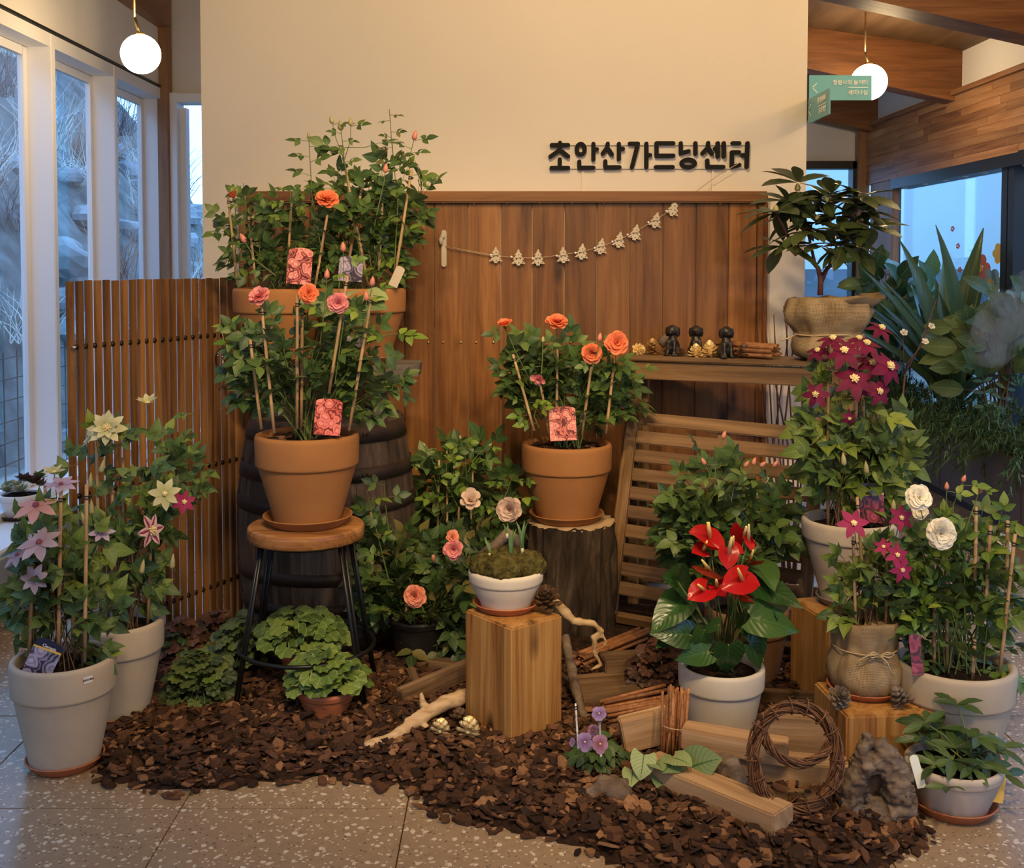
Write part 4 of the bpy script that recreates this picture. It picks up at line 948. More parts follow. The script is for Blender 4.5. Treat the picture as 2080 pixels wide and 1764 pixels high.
timber('pale split slab standing behind the top of the wreath', G(1555, 1502, .14) + V((0, .05, 0)), G(1700, 1508, .14) + V((0, .05, 0)), .03, .11)
stickbundle('cinnamon_bundle', 'bundle of cinnamon sticks lying behind the light wood wedge', (G(1225, 1462, .06), G(1368, 1432, .10)), .0085, 14, .3)
stickbundle('cinnamon_bundle', 'bundle of cinnamon sticks tied with twine standing left of the anthurium pot', (G(1372, 1555, .03), G(1372, 1555, .03) + V((.015, .03, .235))), .0058, 26, .3, tie=.5, spread=2.2)
stickbundle('cinnamon_bundle', 'cinnamon sticks lying slanted right of the log stump', (G(1165, 1352, .06), G(1318, 1290, .06)), .012, 6, .3)
# ---------------------------------------------------------------- driftwood
def drift(name, label, paths, mat, amp, sc, vox, cat='driftwood', seed=1, extra=None):
    o0 = V(paths[0][0][0]); mb = MB()
    for pts, rad in paths: mb.tube([V(p) - o0 for p in pts], rad, 9)
    if extra: extra(mb, o0)
    o = mb.obj(name, M[mat], loc=o0); lumpy(o, amp, sc, seed, vox); return tag(o, label, cat)
g = lambda x, y, z: G(x, y, z)
drift('driftwood_branch', 'pale forked driftwood branch lying left of the cedar block', [([g(742, 1518, .04), g(800, 1498, .05), g(850, 1462, .07), g(905, 1430, .09), g(960, 1410, .10)], [.017, .019, .021, .026, .028]), ([g(868, 1452, .08), g(858, 1425, .10), g(856, 1408, .13)], [.018, .014, .005]), ([g(862, 1438, .10), g(840, 1452, .09), g(820, 1462, .085)], [.010, .007, .003]), ([g(850, 1465, .06), g(866, 1478, .05), g(872, 1488, .04)], [.012, .010, .006])], 'drift', .005, 24, .006)
d0 = 3.95
pp = lambda x, y, d=d0: P(x, y, d)
drift('twisted_root', 'twisted pale root hanging over behind the cedar block', [([pp(1095, 1202, 3.9), pp(1125, 1222), pp(1148, 1245), pp(1165, 1262), pp(1205, 1268), pp(1222, 1282), pp(1205, 1296), pp(1208, 1310), pp(1206, 1325), pp(1222, 1352)], [.016, .018, .020, .015, .013, .012, .012, .010, .009, .006]), ([pp(1206, 1298), pp(1225, 1292), pp(1232, 1304), pp(1226, 1314)], [.010, .010, .008, .006]), ([pp(1222, 1350), pp(1198, 1362)], [.007, .005])], 'drift', .004, 30, .005)
drift('driftwood_stick', 'brown driftwood stick leaning at the right side of the cedar block', [([P(1148, 1292, 3.86), P(1162, 1370, 3.78), P(1186, 1462, 3.62)], [.016, .020, .014])], 'driftdark', .005, 26, .006)
drift('driftwood_piece', 'flat knotted driftwood lying in the mulch before the violas', [([g(1185, 1622, .03), g(1225, 1605, .05), g(1262, 1610, .05), g(1288, 1640, .03)], [.014, .040, .042, .012]), ([g(1245, 1605, .06), g(1250, 1575, .06)], [.030, .010]), ([g(1262, 1620, .04), g(1240, 1645, .02)], [.025, .01])], 'driftdark', .010, 22, .007, seed=4)
drift('driftwood_piece', 'curled driftwood lump lying on the front timber', [([P(1455, 1538, 3.2), P(1482, 1558, 3.15), P(1500, 1588, 3.12), P(1484, 1618, 3.05)], [.022, .034, .030, .008]), ([P(1450, 1560, 3.18), P(1478, 1575, 3.14)], [.012, .026])], 'driftdark', .009, 24, .006, seed=9)
def hollow(mb, o0): pass
b0 = G(1782, 1672, .0)
hw = MB()
for i in range(20):
    a = 2 * pi * i / 20
hp = [([b0 + V((-.055, 0, 0)), b0 + V((-.075, 0, .07)), b0 + V((-.058, .0, .13)), b0 + V((-.045, 0, .19)), b0 + V((-.03, .0, .25))], [.038, .040, .036, .026, .012]), ([b0 + V((.03, 0, 0)), b0 + V((.062, 0, .06)), b0 + V((.052, 0, .125)), b0 + V((.018, 0, .195)), b0 + V((-.0, 0, .235))], [.055, .050, .044, .034, .012]), ([b0 + V((-.06, .01, .03)), b0 + V((0, .01, .02)), b0 + V((.05, 0, .03))], [.04, .05, .045]), ([b0 + V((-.05, 0, .165)), b0 + V((0, .0, .175)), b0 + V((.04, 0, .16))], [.034, .036, .03]), ([b0 + V((-.05, .045, .05)), b0 + V((0, .06, .10)), b0 + V((.04, .045, .12))], [.03, .035, .03])]
hd_ = drift('hollow_driftwood', 'grey upright driftwood lump with a hole in front of the low block', hp, 'driftdark', .013, 26, .0045, seed=12); lumpy(hd_, .0055, 75, 5)
for p, kd, s, lb in (((893, 1490, .055), 'gold', 1.05, 'gold cone lying under the pale driftwood branch'), ((950, 1492, .055), 'gold', 1.25, 'gold cone lying at the left foot of the cedar block'), ((935, 1472, .055), 'brown', 1.2, 'dark brown cone behind the gold one by the cedar block')):
    cone(kd, G(*p), s, lb, (R(-60), uni(-.4, .4), 0))
cone('brown', G(1113, 1236, .405 + .012) + V((0, 0, .010)), 1.5, 'brown cone standing on the cedar block beside the moss bowl', (R(20), R(-8), 0))
cone('grey', G(1700, 1420, .21 + .02), 1.15, 'grey cone left of the burlap pot on the low block', (R(50), R(20), 0))
cone('grey', G(1838, 1432, .21 + .02), 1.15, 'grey cone right of the burlap pot on the low block', (R(-40), R(-30), 0))
# ---------------------------------------------------------------- vine wreath
wc = P(1616, 1540, 3.00); k = 3.00 / F
wr = thing('vine_wreath', 'round brown vine wreath leaning on the stacked timbers', 'wreath', wc); wr.rotation_euler = (R(-16), R(8), 0)
def strand(mb, cx, cz, rx, rz, a0, a1, tube, n=30, r=.0022):
    p1, p2, f = uni(0, 6), uni(0, 6), uni(1.5, 4); q = sqrt(rnd()) * tube; pts = []
    for i in range(n + 1):
        a = a0 + (a1 - a0) * i / n; w = f * a + p1; o = q * cos(w); pts.append(V((cx + (rx + o) * cos(a), q * sin(w) * .9 + .002 * sin(p2 + 7 * a), cz + (rz + o) * sin(a))))
    mb.tube(pts, r * uni(.6, 1.3), 4)
for i in range(44):
    mb = MB(); a0 = uni(0, 6.28); strand(mb, 0, 0, 88 * k, 103 * k, a0, a0 + uni(4.5, 6.4), .020); mb.obj('vine', M['twig'], wr)
for i in range(30):
    mb = MB(); strand(mb, 0, 52 * k, 72 * k, 62 * k, R(178) + uni(-.1, .1), R(352) + uni(-.2, .05), .015, 20); mb.obj('vine', M['twig'], wr)
for i in range(14):
    a = 2 * pi * i / 14 + uni(-.15, .15); c = V((88 * k * cos(a), 0, 103 * k * sin(a))); rd = V((cos(a), 0, sin(a))); tg = V((-sin(a), 0, cos(a)))
    MB().tube([c + rd * .024 * cos(w) + V((0, .024 * sin(w), 0)) + tg * .012 * w / 6.3 for w in [2 * pi * j / 14 for j in range(15)]], .0018, 4).obj('binding', M['twig'], wr)
for a, l in ((200, .05), (150, .04), (320, .06), (165, .05), (345, .035)):
    c = V((90 * k * cos(R(a)), -.015, 104 * k * sin(R(a)))); MB().tube([c, c + V((uni(-.01, .02), -.01, l * .6)), c + V((uni(-.02, .02), -.012, l))], [.0025, .002, .004], 5).obj('twig_end', M['twig'], wr)
# ---------------------------------------------------------------- leaves, petals, flowers
def grid_leaf(name, mat, rows, cols=(-1, -.5, 0, .5, 1), fold=.25, droop=.25, ripple=0, lobe=0, tipcurl=0):
    """rows: (v, half width); leaf lies along +y, length 1, upper side +z"""
    vs, uv, fs = [], [], []; n = len(cols)
    for i, (v, w) in enumerate(rows):
        for s_ in cols:
            x = s_ * w; y = v - lobe * abs(s_) ** 1.4 * (1 - v) ** 3
            z = fold * abs(x) - droop * v * v + ripple * sin(i * 2.4 + s_ * 3) * abs(s_) - tipcurl * max(0, v - .7) ** 2
            vs.append((x, y, z)); uv.append((.5 + s_ * .5, v))
    for i in range(len(rows) - 1):
        for j in range(n - 1): fs.append((i * n + j, i * n + j + 1, (i + 1) * n + j + 1, (i + 1) * n + j))
    return uvmesh(name, mat, vs, fs, uv)
def uvmesh(name, mat, vs, fs, uv):
    me = bpy.data.meshes.new(name); me.from_pydata(vs, [], fs); u = me.uv_layers.new(name='UVMap')
    for lp in me.loops: u.data[lp.index].uv = uv[lp.vertex_index]
    me.polygons.foreach_set('use_smooth', [True] * len(fs)); me.materials.append(mat); me.update(); return me
def lobed_leaf(name, mat, n=28, lobes=7, depth=.10, cup=.15, fine=.03):
    vs, uv, fs = [(0, 0, 0)], [(.5, .0)], []
    for q in (.55, 1.0):
        for i in range(n):
            a = -pi / 2 + R(20) + (2 * pi - R(40)) * i / (n - 1); r = .5 * (1 - depth * (.5 + .5 * cos(lobes * (a + pi / 2)))) * (1 + fine * (-1) ** i * (q > .9)); r *= q
            vs.append((cos(a) * r, .12 + sin(a) * r, cup * r * (1 + .8 * cos(lobes * (a + pi / 2))) * .6 - .25 * r * r)); uv.append((.5 + .49 * cos(a) * q, .45 + .49 * sin(a) * q))
    for i in range(n - 1): fs += [(0, 1 + i, 2 + i), (1 + i, 1 + n + i, 2 + n + i, 2 + i)]
    return uvmesh(name, mat, vs, fs, uv)
C3 = (-1, 0, 1)
rose_rows = [(0, .03), (.12, .20), (.32, .31), (.55, .29), (.78, .16), (.93, .055), (1, .004)]
heart_rows = [(0, .30), (.12, .37), (.30, .37), (.52, .28), (.75, .14), (.9, .055), (1, .004)]
KIND = {
 'rose': lambda m: grid_leaf('leaf', m, rose_rows, C3, .25, .22),
 'clem': lambda m: grid_leaf('leaf', m, heart_rows, C3, .22, .30, .03, .12),
 'rhodo': lambda m: grid_leaf('leaf', m, [(0, .02), (.15, .10), (.4, .175), (.65, .18), (.85, .11), (1, .01)], C3, .2, .22),
 'anth': lambda m: grid_leaf('leaf', m, [(0, .24), (.08, .33), (.22, .38), (.4, .35), (.58, .27), (.76, .16), (.9, .06), (1, .004)], (-1, -.6, -.25, 0, .25, .6, 1), .18, .22, .015, .20),
 'heuch': lambda m: lobed_leaf('leaf', m),
 'brun': lambda m: grid_leaf('leaf', m, [(0, .42), (.1, .52), (.28, .55), (.5, .50), (.72, .35), (.9, .16), (1, .02)], (-1, -.5, 0, .5, 1), .12, .25, .02, .2),
 'hell': lambda m: grid_leaf('leaf', m, [(0, .02), (.2, .10), (.5, .17), (.75, .14), (.92, .06), (1, .01)], C3, .3, .25),
 'viola': lambda m: grid_leaf('leaf', m, [(0, .05), (.15, .26), (.4, .34), (.7, .28), (.92, .13), (1, .02)], C3, .2, .3),
 'ficus': lambda m: grid_leaf('leaf', m, [(0, .03), (.12, .18), (.35, .29), (.6, .28), (.82, .16), (.95, .05), (1, .005)], (-1, -.5, 0, .5, 1), .25, .3),
 'drac': lambda m: grid_leaf('leaf', m, [(0, .035), (.15, .05), (.35, .065), (.55, .065), (.75, .045), (.9, .022), (1, .003)], C3, .6, .30),
 'succ': lambda m: grid_leaf('leaf', m, [(0, .1), (.3, .28), (.65, .3), (.9, .15), (1, .03)], C3, .3, -.15),
}
_lm = {}
def leafmesh(kind, mk):
    if (kind, mk) not in _lm: _lm[kind, mk] = KIND[kind](L[mk])
    return _lm[kind, mk]
_np = {}
def mesh_np(me):
    if me.name not in _np:
        v = np.empty(len(me.vertices) * 3); me.vertices.foreach_get('co', v)
        _np[me.name] = (v.reshape(-1, 3), [tuple(p.vertices) for p in me.polygons], [tuple(l.uv) for l in me.uv_layers[0].data])
    return _np[me.name]
_pm = {}
def petal(kind, mk):
    if (kind, mk) in _pm: return _pm[kind, mk]
    m = PT[mk]
    if kind == 'rose': me = grid_leaf('petal', m, [(0, .10), (.25, .26), (.55, .40), (.82, .40), (.95, .27), (1, .12)], (-1, -.5, 0, .5, 1), -.0, -.0, .05); cup = .5
    elif kind == 'clem': me = grid_leaf('petal', m, [(0, .05), (.25, .19), (.5, .25), (.75, .17), (.92, .06), (1, .004)], C3, .15, .15, .02); cup = 0
    else: me = grid_leaf('petal', m, [(0, .15), (.3, .42), (.65, .52), (.9, .38), (1, .15)], C3, -.05, .1, .05); cup = 0
    if cup:
        for v in me.vertices: v.co.z += cup * (v.co.x ** 2 * 1.5 + (v.co.y - .1) ** 2 * .45) - .55 * max(0, v.co.y - .70)
    _pm[kind, mk] = me; return me
class Plant:
    def __init__(s, root, d): s.r = root; s.o = V(root.location); s.d = d; s.k = d / F; s.leaves = []; s.axis = None
    def loc(s, p): return V(p) - s.o
    def stem(s, pts, r0, r1=None, mat='stem', n=5, name='stem'):
        r1 = r0 * .5 if r1 is None else r1; m = len(pts)
        return MB().tube([s.loc(p) for p in pts], [r0 + (r1 - r0) * i / max(1, m - 1) for i in range(m)], n).obj(name, M[mat], s.r)
    def leaf(s, pos, dr, nr, size, kind, mk): s.leaves.append((frame(s.loc(pos), dr, nr, size), kind, mk))
    def spray(s, mb, pos, dr, nr, size, kind, mk, n=5, rs=.0011):
        """compound leaf: leaflets along a thin rachis"""
        dr = V(dr).normalized(); nr = V(nr); sd = dr.cross(nr).normalized(); nr = sd.cross(dr); ln = size * (1.9 if n >= 5 else 1.2); end = V(pos) + dr * ln - V((0, 0, ln * .12))
        mb.tube([s.loc(pos), s.loc((V(pos) + end) / 2 + nr * ln * .05), s.loc(end)], [rs * 1.2, rs, rs * .7], 3, False)
        s.leaf(end, dr + rv(.15), nr + rv(.25), size * uni(.95, 1.15), kind, mk)
        for q, f in (((.92, 1.0), (.5, .78)) if n >= 5 else ((.75, .92),)):
            for sg in (-1, 1):
                p = V(pos) + (end - V(pos)) * q + nr * ln * .04
                s.leaf(p, dr * .45 + sd * sg + rv(.15), nr + rv(.3), size * f * uni(.85, 1.1), kind, mk)
    def fill(s, blobs, n, kind, mk, size, org, orgr=.04, nl=(3, 5), leaflets=5, mat='stem', t0=.42, r=.0025, face=.45, upn=.7, mk2=None, p2=.2, droop=0.0, dz=None):
        org = V(org); ws = [b[2] * b[3] for b in blobs]
        for i in range(n):
            b = random.choices(blobs, ws)[0]
            while True:
                q = rv()
                if q.length < 1: break
            q = q.normalized() * q.length ** .55; rx, rz = b[2], b[3]; zr = dz if dz else min(rx, rz, 75) * .9 * s.k
            tg = P(b[0] + q.x * rx, b[1] - q.z * rz, s.d + q.y * zr); st = org + V((uni(-1, 1), uni(-1, 1), 0)) * orgr
            c1 = st * .6 + tg * .4 + V((0, 0, abs(tg.z - st.z) * .25)) + rv(.02); pts = [st * (1 - t) ** 2 + c1 * 2 * t * (1 - t) + tg * t * t for t in [j / 6 for j in range(7)]]
            mb = MB(); mb.tube([s.loc(p) for p in pts], [r * (1 - .6 * j / 6) for j in range(7)], 5, False); m = random.randint(*nl); fl = rnd() * 6
            for j in range(m):
                t = min(1, t0 + (1 - t0) * (j + uni(.3, 1)) / m); k = min(5, int(t * 6)); f = t * 6 - k; pos = pts[k].lerp(pts[k + 1], f); tn = (pts[k + 1] - pts[k]).normalized()
                a = tn.cross(V((.2, .3, 1))); a = a.normalized() if a.length > .01 else V((1, 0, 0)); b2 = tn.cross(a); w = fl + j * 2.4; sd = a * cos(w) + b2 * sin(w)
                out = V((pos.x - org.x, pos.y - org.y, .02)); out = out.normalized() if out.length > .01 else V((0, -1, 0))
                dr = tn * .35 + sd * .8 + out * .35 + V((0, 0, .05 - droop)); nr = V((0, 0, upn)) + out * .35 + V((0, -face, 0)) + rv(.35)
                km = mk2 if mk2 and rnd() < p2 else mk
                if leaflets > 1: s.spray(mb, pos, dr, nr, size * uni(.75, 1.2), kind, km, leaflets)
                else:
                    e = pos + dr.normalized() * size * .5; mb.tube([s.loc(pos), s.loc(e)], r * .4, 3, False); s.leaf(e, dr + V((0, 0, -droop)), nr, size * uni(.7, 1.2), kind, km)
            if leaflets > 1: s.spray(mb, pts[-1], pts[-1] - pts[-3] + V((0, 0, .0 - droop * .05)), V((0, -face, upn)) + rv(.4), size * uni(.7, 1.0), kind, mk2 if mk2 and rnd() < .5 else mk, leaflets)
            mb.obj('stem', M[mat], s.r)
    def shoot(s, px, kind, mk, size, leaflets=3, r=.0028, mat='stem', every=1, d=None, bud=None, budr=.012, t0=.25, nlv=5):
        """one long shoot through pixels px, bud at its tip"""
        d = d or s.d; pts = [P(x, y, d + (q[0] if q else 0)) for x, y, *q in px]; mb = MB(); full = []
        for a, b in zip(pts[:-1], pts[1:]): full += [a.lerp(b, i / 5) for i in range(5)]
        full.append(pts[-1]); m = len(full); mb.tube([s.loc(p) for p in full], [r * (1 - .5 * i / m) for i in range(m)], 5, False)
        for j in range(nlv):
            i = int((t0 + (.97 - t0) * j / max(1, nlv - 1)) * (m - 1)); sg = 1 if j % 2 else -1; dr = V((sg * uni(.6, 1), uni(-.5, .1), uni(-.05, .4))); s.spray(mb, full[i], dr, V((0, -.6, .7)) + rv(.4), size * uni(.7, 1.15) * (1 - .35 * j / nlv), kind, mk, leaflets)
        mb.obj('stem', M[mat], s.r)
        if bud: s.bud(pts[-1], full[-1] - full[-3], budr, bud)
        return full
    def bud(s, pos, ax, r, mat='bud', l=1.6):
        MB().lathe([(.0005, -.9 * r), (r * .55, -.7 * r), (r * .8, -.1 * r), (r * .62, r * .55 * l), (r * .2, r * l), (.0004, r * l * 1.15)], 8).obj('bud', M[mat], s.r, M=frame(s.loc(pos), V(ax).cross(V((.3, .9, .1))), ax))
    def rose(s, px, py, d, rpx, mk, ax=(0, -1, .45), layers=None, stemto=None):
        pos = P(px, py, d); rr = rpx * s.k * d / s.d; ax = V(ax).normalized(); Fm = frame(s.loc(pos) - ax * rr * .25, ax.cross(V((.95, .2, .3))), ax)
        c = MB().sphere((0, 0, -.10 * rr), (.22 * rr, .22 * rr, .25 * rr), 8); c.tube([(0, 0, -.2 * rr), (0, 0, -.6 * rr)], [.10 * rr, .06 * rr], 5)
        for i in range(5): a = i * 1.2566; c.add([(cos(a + .3) * .1 * rr, sin(a + .3) * .1 * rr, -.2 * rr), (cos(a - .3) * .1 * rr, sin(a - .3) * .1 * rr, -.2 * rr), (cos(a) * .6 * rr, sin(a) * .6 * rr, -.12 * rr)], [(0, 1, 2)])
        fl = c.obj('flower', M['stem'], s.r, M=Fm); ph = rnd() * 6
        for n, ln, tilt in (layers or ((7, 1.0, 2), (7, .98, 16), (7, .90, 30), (6, .78, 44), (6, .66, 56), (6, .52, 66), (5, .38, 76))):
            ph += .5
            for i in range(n):
                q = Matrix.Rotation(ph + 2 * pi * i / n + uni(-.1, .1), 4, 'Z') @ Matrix.Rotation(R(tilt + uni(-8, 8)), 4, 'X') @ Matrix.Translation((0, .04 * rr, 0)) @ Matrix.Rotation(uni(-.22, .22), 4, 'Y') @ Matrix.Scale(ln * rr * uni(.88, 1.1), 4)
                inst('petal', petal('rose', mk), fl, M=q)
        if stemto is not None: s.stem([pos - ax * rr * .6, (pos - ax * rr * .6).lerp(stemto, .5) + V((0, 0, .01)), stemto], .002)
        return fl
    def clematis(s, px, py, d, rpx, mk, n=6, ax=(0, -1, .3), tilt=8, cen='yellow', cs=.22, double=0, stemto=None):
        pos = P(px, py, d); rr = rpx * s.k * d / s.d; ax = V(ax).normalized(); Fm = frame(s.loc(pos), ax.cross(V((.95, .2, .3))), ax)
        c = MB()
        for i in range(16): a = i * 2.4; q = cs * rr * sqrt(i / 16) ; c.tube([(q * .4 * cos(a), q * .4 * sin(a), 0), (q * cos(a), q * sin(a), cs * rr * (1.3 - i / 28))], [.03 * rr, .045 * rr], 4)
        c.sphere((0, 0, .05 * rr), (.12 * rr, .12 * rr, .12 * rr), 7)
        fl = c.obj('flower', M[cen], s.r, M=Fm); ph = rnd() * 6
        for ly in range(1 + double):
            m = n if ly == 0 else 8
            for i in range(m):
                q = Matrix.Rotation(ph + ly * .4 + 2 * pi * i / m + uni(-.08, .08), 4, 'Z') @ Matrix.Rotation(R(tilt + ly * 22 + uni(-7, 7)), 4, 'X') @ Matrix.Scale(rr * (1 - .22 * ly) * uni(.93, 1.06), 4)
                inst('petal', petal('clem', mk), fl, M=q)
        if stemto is not None: s.stem([pos, pos.lerp(stemto, .5) - V((0, 0, .01)), stemto], .0016)
        return fl
    def stake(s, x0, y0, x1, y1, d=None, r=.0052, clip=True, mat='bamboo', da=None):
        d = d or s.d; a, b = P(x0, y0, d), P(x1, y1, da or d); dd = b - a; Mx = frame(s.loc(a), dd.cross(V((.2, .97, .1))), dd)
        st = MB().tube([(0, 0, dd.length * t) for t in (0, .22, .23, .24, .5, .51, .52, .8, .81, .82, 1)], [r, r, r * 1.18, r, r, r * 1.18, r, r * .95, r * 1.12, r * .95, r * .9], 8).obj('stake', M[mat], s.r, M=Mx)
        if clip:
            z = dd.length * .93; m = MB()
            for q in (-.004, .004): m.lathe([(r * .9, q - .0015), (r * 1.35, q - .0015), (r * 1.35, q + .0015), (r * .9, q + .0015)], 10, (0, 0, z))
            m.box((r * 1.6, -r, z), (.012, .006, .008)); m.obj('clip', M['black'], st)
    def card(s, x0, y0, x1, y1, d, mat, tilt=0, top=None, topmat='navy', word=None):
        """printed plant label: flat card with rounded top"""
        a, b = P(x0, y0, d), P(x1, y1, d); w, h = abs(b.x - a.x), abs(a.z - b.z); c = P((x0 + x1) / 2, (y0 + y1) / 2, d)
        pl = [(-w / 2, -h / 2), (w / 2, -h / 2), (w / 2, h * .40)] + [(w / 2 * cos(q), h * .40 + h * .10 * sin(q)) for q in (R(30), R(60), R(90), R(120), R(150))] + [(-w / 2, h * .40)]
        Mx = Matrix.Translation(s.loc(c)) @ Matrix.Rotation(R(tilt), 4, 'Y') @ Matrix.Rotation(R(-8), 4, 'X')
        o = MB().prism(pl, -.0006, .0006).obj('plant_label', M[mat], s.r, M=Mx)
        if top:
            z1 = h * (.5 - top); MB().prism([(-w / 2, z1), (w / 2, z1 + h * .05)] + pl[2:], -.0012, -.0008).obj('heading', M[topmat], o)
            MB().prism([(-w / 2, z1 - .045 * h), (w / 2, z1 + .0 * h), (w / 2, z1 + .06 * h), (-w / 2, z1 + .005 * h)], -.0016, -.0012).obj('stripe', M['tagyellow'], o)
            if word: txt(word, h * .11, M['white_plastic'], o, Matrix.Translation((-w * .22, -.0014, z1 + h * .075)) @ RX, ext=.0002)
    def done(s, cap=285):
        ls = sorted(s.leaves, key=lambda q: q[0].translation.y - .5 * rnd() * .1)
        for Mx, kind, mk in ls[:cap]: inst('leaf', leafmesh(kind, mk), s.r, M=Mx)
        rest = ls[cap:]
        if rest:
            by = {}
            for q in rest: by.setdefault(q[2], []).append(q)
            for mk, qs in by.items():
                vs, fs, uv, nb = [], [], [], 0
                for Mx, kind, _ in qs:
                    v, f, u = mesh_np(leafmesh(kind, mk)); A_ = np.array(Mx); vs.append(v @ A_[:3, :3].T + A_[:3, 3]); fs += [tuple(i + nb for i in t) for t in f]; uv += u; nb += len(v)
                me = bpy.data.meshes.new('leaves'); me.from_pydata(np.concatenate(vs).tolist(), [], fs); ul = me.uv_layers.new(name='UVMap'); ul.data.foreach_set('uv', np.array(uv).ravel())
                me.polygons.foreach_set('use_smooth', [True] * len(fs)); me.materials.append(L[mk]); o = inst('leaves', me, s.r); o['kind'] = 'stuff'
def potted(name, label, cat, px, d, z, rr, rb, H, band, mat, sauc=None, group=None, slabel=None, smat=None, sink=.035):
    c = P(px, 900, d); h = 0
    if sauc: h = .007; saucer(V((c.x, d, z)), *sauc, slabel, smat)
    t = thing(name, label, cat, V((c.x, d, z + h)), 0, group); pot_into(t, rr, rb, H, band, M[mat], sink=sink)
    p = Plant(t, d); p.top = V((c.x, d, z + h + H - sink)); return p
rose_f, clem_f = 'rose', 'clem'
# ---------------------------------------------------------------- left: two clematis in tall grey pots
p = potted('clematis', 'front left clematis with pink star flowers in tall beige pot with a sticker', 'potted plant', 121, 3.38, 0, .155, .103, .335, .105, 'claywhite', (.118, .03), slabel='terracotta saucer under the front left beige pot')
for q in ((92, 1335, 92, 985), (118, 1345, 124, 990), (172, 1345, 176, 985), (60, 1340, 66, 1130), (148, 1310, 150, 1090)): p.stake(*q, d=3.38 + uni(-.06, .06), r=.006)
p.fill([(110, 1190, 95, 115), (55, 1230, 50, 70), (165, 1250, 80, 80), (70, 1100, 45, 60), (180, 1140, 55, 80), (110, 1080, 60, 60), (40, 1290, 40, 30)], 34, 'clem', 'clem', .050, p.top, .08, (3, 5), 3, 'brownstem', .3, .0022, .8, .4, 'clembright', .12, .35)
mb = P(110, 1300, 3.38)
p.clematis(73, 1028, 3.27, 48, 'rosy', 6, (.1, -.5, 1), -4, 'stamdark', .14, stemto=P(95, 1120, 3.35)); p.clematis(124, 985, 3.36, 38, 'lilac', 7, (.05, -.25, 1), 8, 'stamdark', .12, stemto=P(122, 1080, 3.38))
p.clematis(80, 1103, 3.24, 45, 'mauve', 7, (.0, -.62, .9), 4, 'stamdark', .14, stemto=P(100, 1180, 3.36)); p.clematis(36, 1128, 3.30, 34, 'mauve', 6, (-.4, -.5, .9), 0, 'stamdark', .12, stemto=P(80, 1200, 3.36)); p.clematis(70, 1176, 3.27, 32, 'mauve', 7, (0, -1, .4), 8, 'stamdark', .16, stemto=P(90, 1240, 3.36)); p.clematis(207, 1082, 3.42, 27, 'lilac', 6, (.3, -.6, .8), 5, 'stamdark', .14, stemto=P(180, 1150, 3.38)); p.clematis(110, 962, 3.4, 26, 'greenwhite', 7, (0, -.3, 1), 30, 'yellow', .2, stemto=P(120, 1050, 3.38))
p.card(58, 1300, 118, 1376, 3.30, 'taglilac', 24, .26, word='Clematis'); p.done()
stk = thing('pot_sticker', 'small white sticker with black print on the front left pot', 'sticker', (0, 0, 0)); bpy.data.objects.remove(stk)
a_ = R(-42); rr_ = .1562; zc = p.o.z + .300
sk = MB(); 
for (a0, a1) in ((a_ - .09, a_ + .09),):
    n = 6; vs = []
    for i in range(n + 1):
        a = a0 + (a1 - a0) * i / n
        for z in (-.010, .010): vs.append((rr_ * cos(a) + .0012 * cos(a), rr_ * sin(a) + .0012 * sin(a), .300 + z))
    sk.add(vs, [(i * 2, i * 2 + 2, i * 2 + 3, i * 2 + 1) for i in range(n)])
so = sk.obj('sticker', M['white_plastic'], p.r)
txt('DEROMA', .0085, M['navy'], so, Matrix.Translation((rr_ * cos(a_) * 1.012, rr_ * sin(a_) * 1.012, .300)) @ Matrix.Rotation(a_ + pi / 2, 4, 'Z') @ RX, 'CENTER', ext=.0002)
p = potted('clematis', 'clematis with cream and striped flowers in the beige pot behind', 'potted plant', 231, 3.74, 0, .155, .103, .335, .105, 'claywhite', (.118, .03), slabel='terracotta saucer under the second beige pot')
for q in ((205, 1280, 196, 900), (262, 1285, 250, 930), (300, 1270, 310, 1000), (232, 1260, 228, 990)): p.stake(*q, d=3.74 + uni(-.06, .06), r=.0055, clip=False)
p.fill([(250, 1120, 80, 100), (320, 1010, 55, 80), (200, 930, 55, 50), (300, 905, 70, 50), (330, 1190, 45, 60), (150, 930, 45, 40), (260, 1010, 70, 60), (360, 960, 45, 60), (250, 1220, 80, 40)], 34, 'clem', 'clem', .050, p.top, .08, (2, 4), 3, 'brownstem', .4, .002, .7, .35, 'clembright', .2, .35)
p.shoot([(300, 1150), (370, 1090, -.05), (405, 1052, -.1)], 'clem', 'clem', .03, 1, .0015, nlv=0); p.shoot([(290, 1000), (350, 920), (380, 880), (395, 830)], 'clem', 'clem', .04, 1, .0014, nlv=3); p.shoot([(330, 1000), (400, 960), (430, 940)], 'clem', 'clem', .042, 1, .0014, nlv=3); p.shoot([(330, 1080), (400, 1000), (425, 1010)], 'clem', 'clem', .036, 1, .0014, nlv=3)
p.clematis(218, 872, 3.62, 40, 'greenwhite', 8, (.1, -.8, .5), 15, 'yellow', .25, 1, stemto=P(215, 960, 3.7)); p.clematis(192, 885, 3.66, 34, 'greenwhite', 7, (-.7, -.4, .6), 20, 'yellow', .2, stemto=P(210, 960, 3.7)); p.clematis(300, 822, 3.68, 28, 'greenwhite', 7, (0, -.3, 1), 42, 'yellow', .2, stemto=P(300, 900, 3.72))
p.clematis(335, 1003, 3.58, 34, 'greenwhite', 7, (.15, -1, .25), 4, 'yellow', .16, stemto=P(320, 1080, 3.7)); p.clematis(374, 1020, 3.66, 26, 'magenta', 6, (.4, -.8, .3), 10, 'yellow', .2, stemto=P(330, 1090, 3.7)); p.clematis(305, 1078, 3.56, 38, 'striped', 6, (.9, -.45, .1), 8, 'yellow', .3, stemto=P(280, 1120, 3.7))
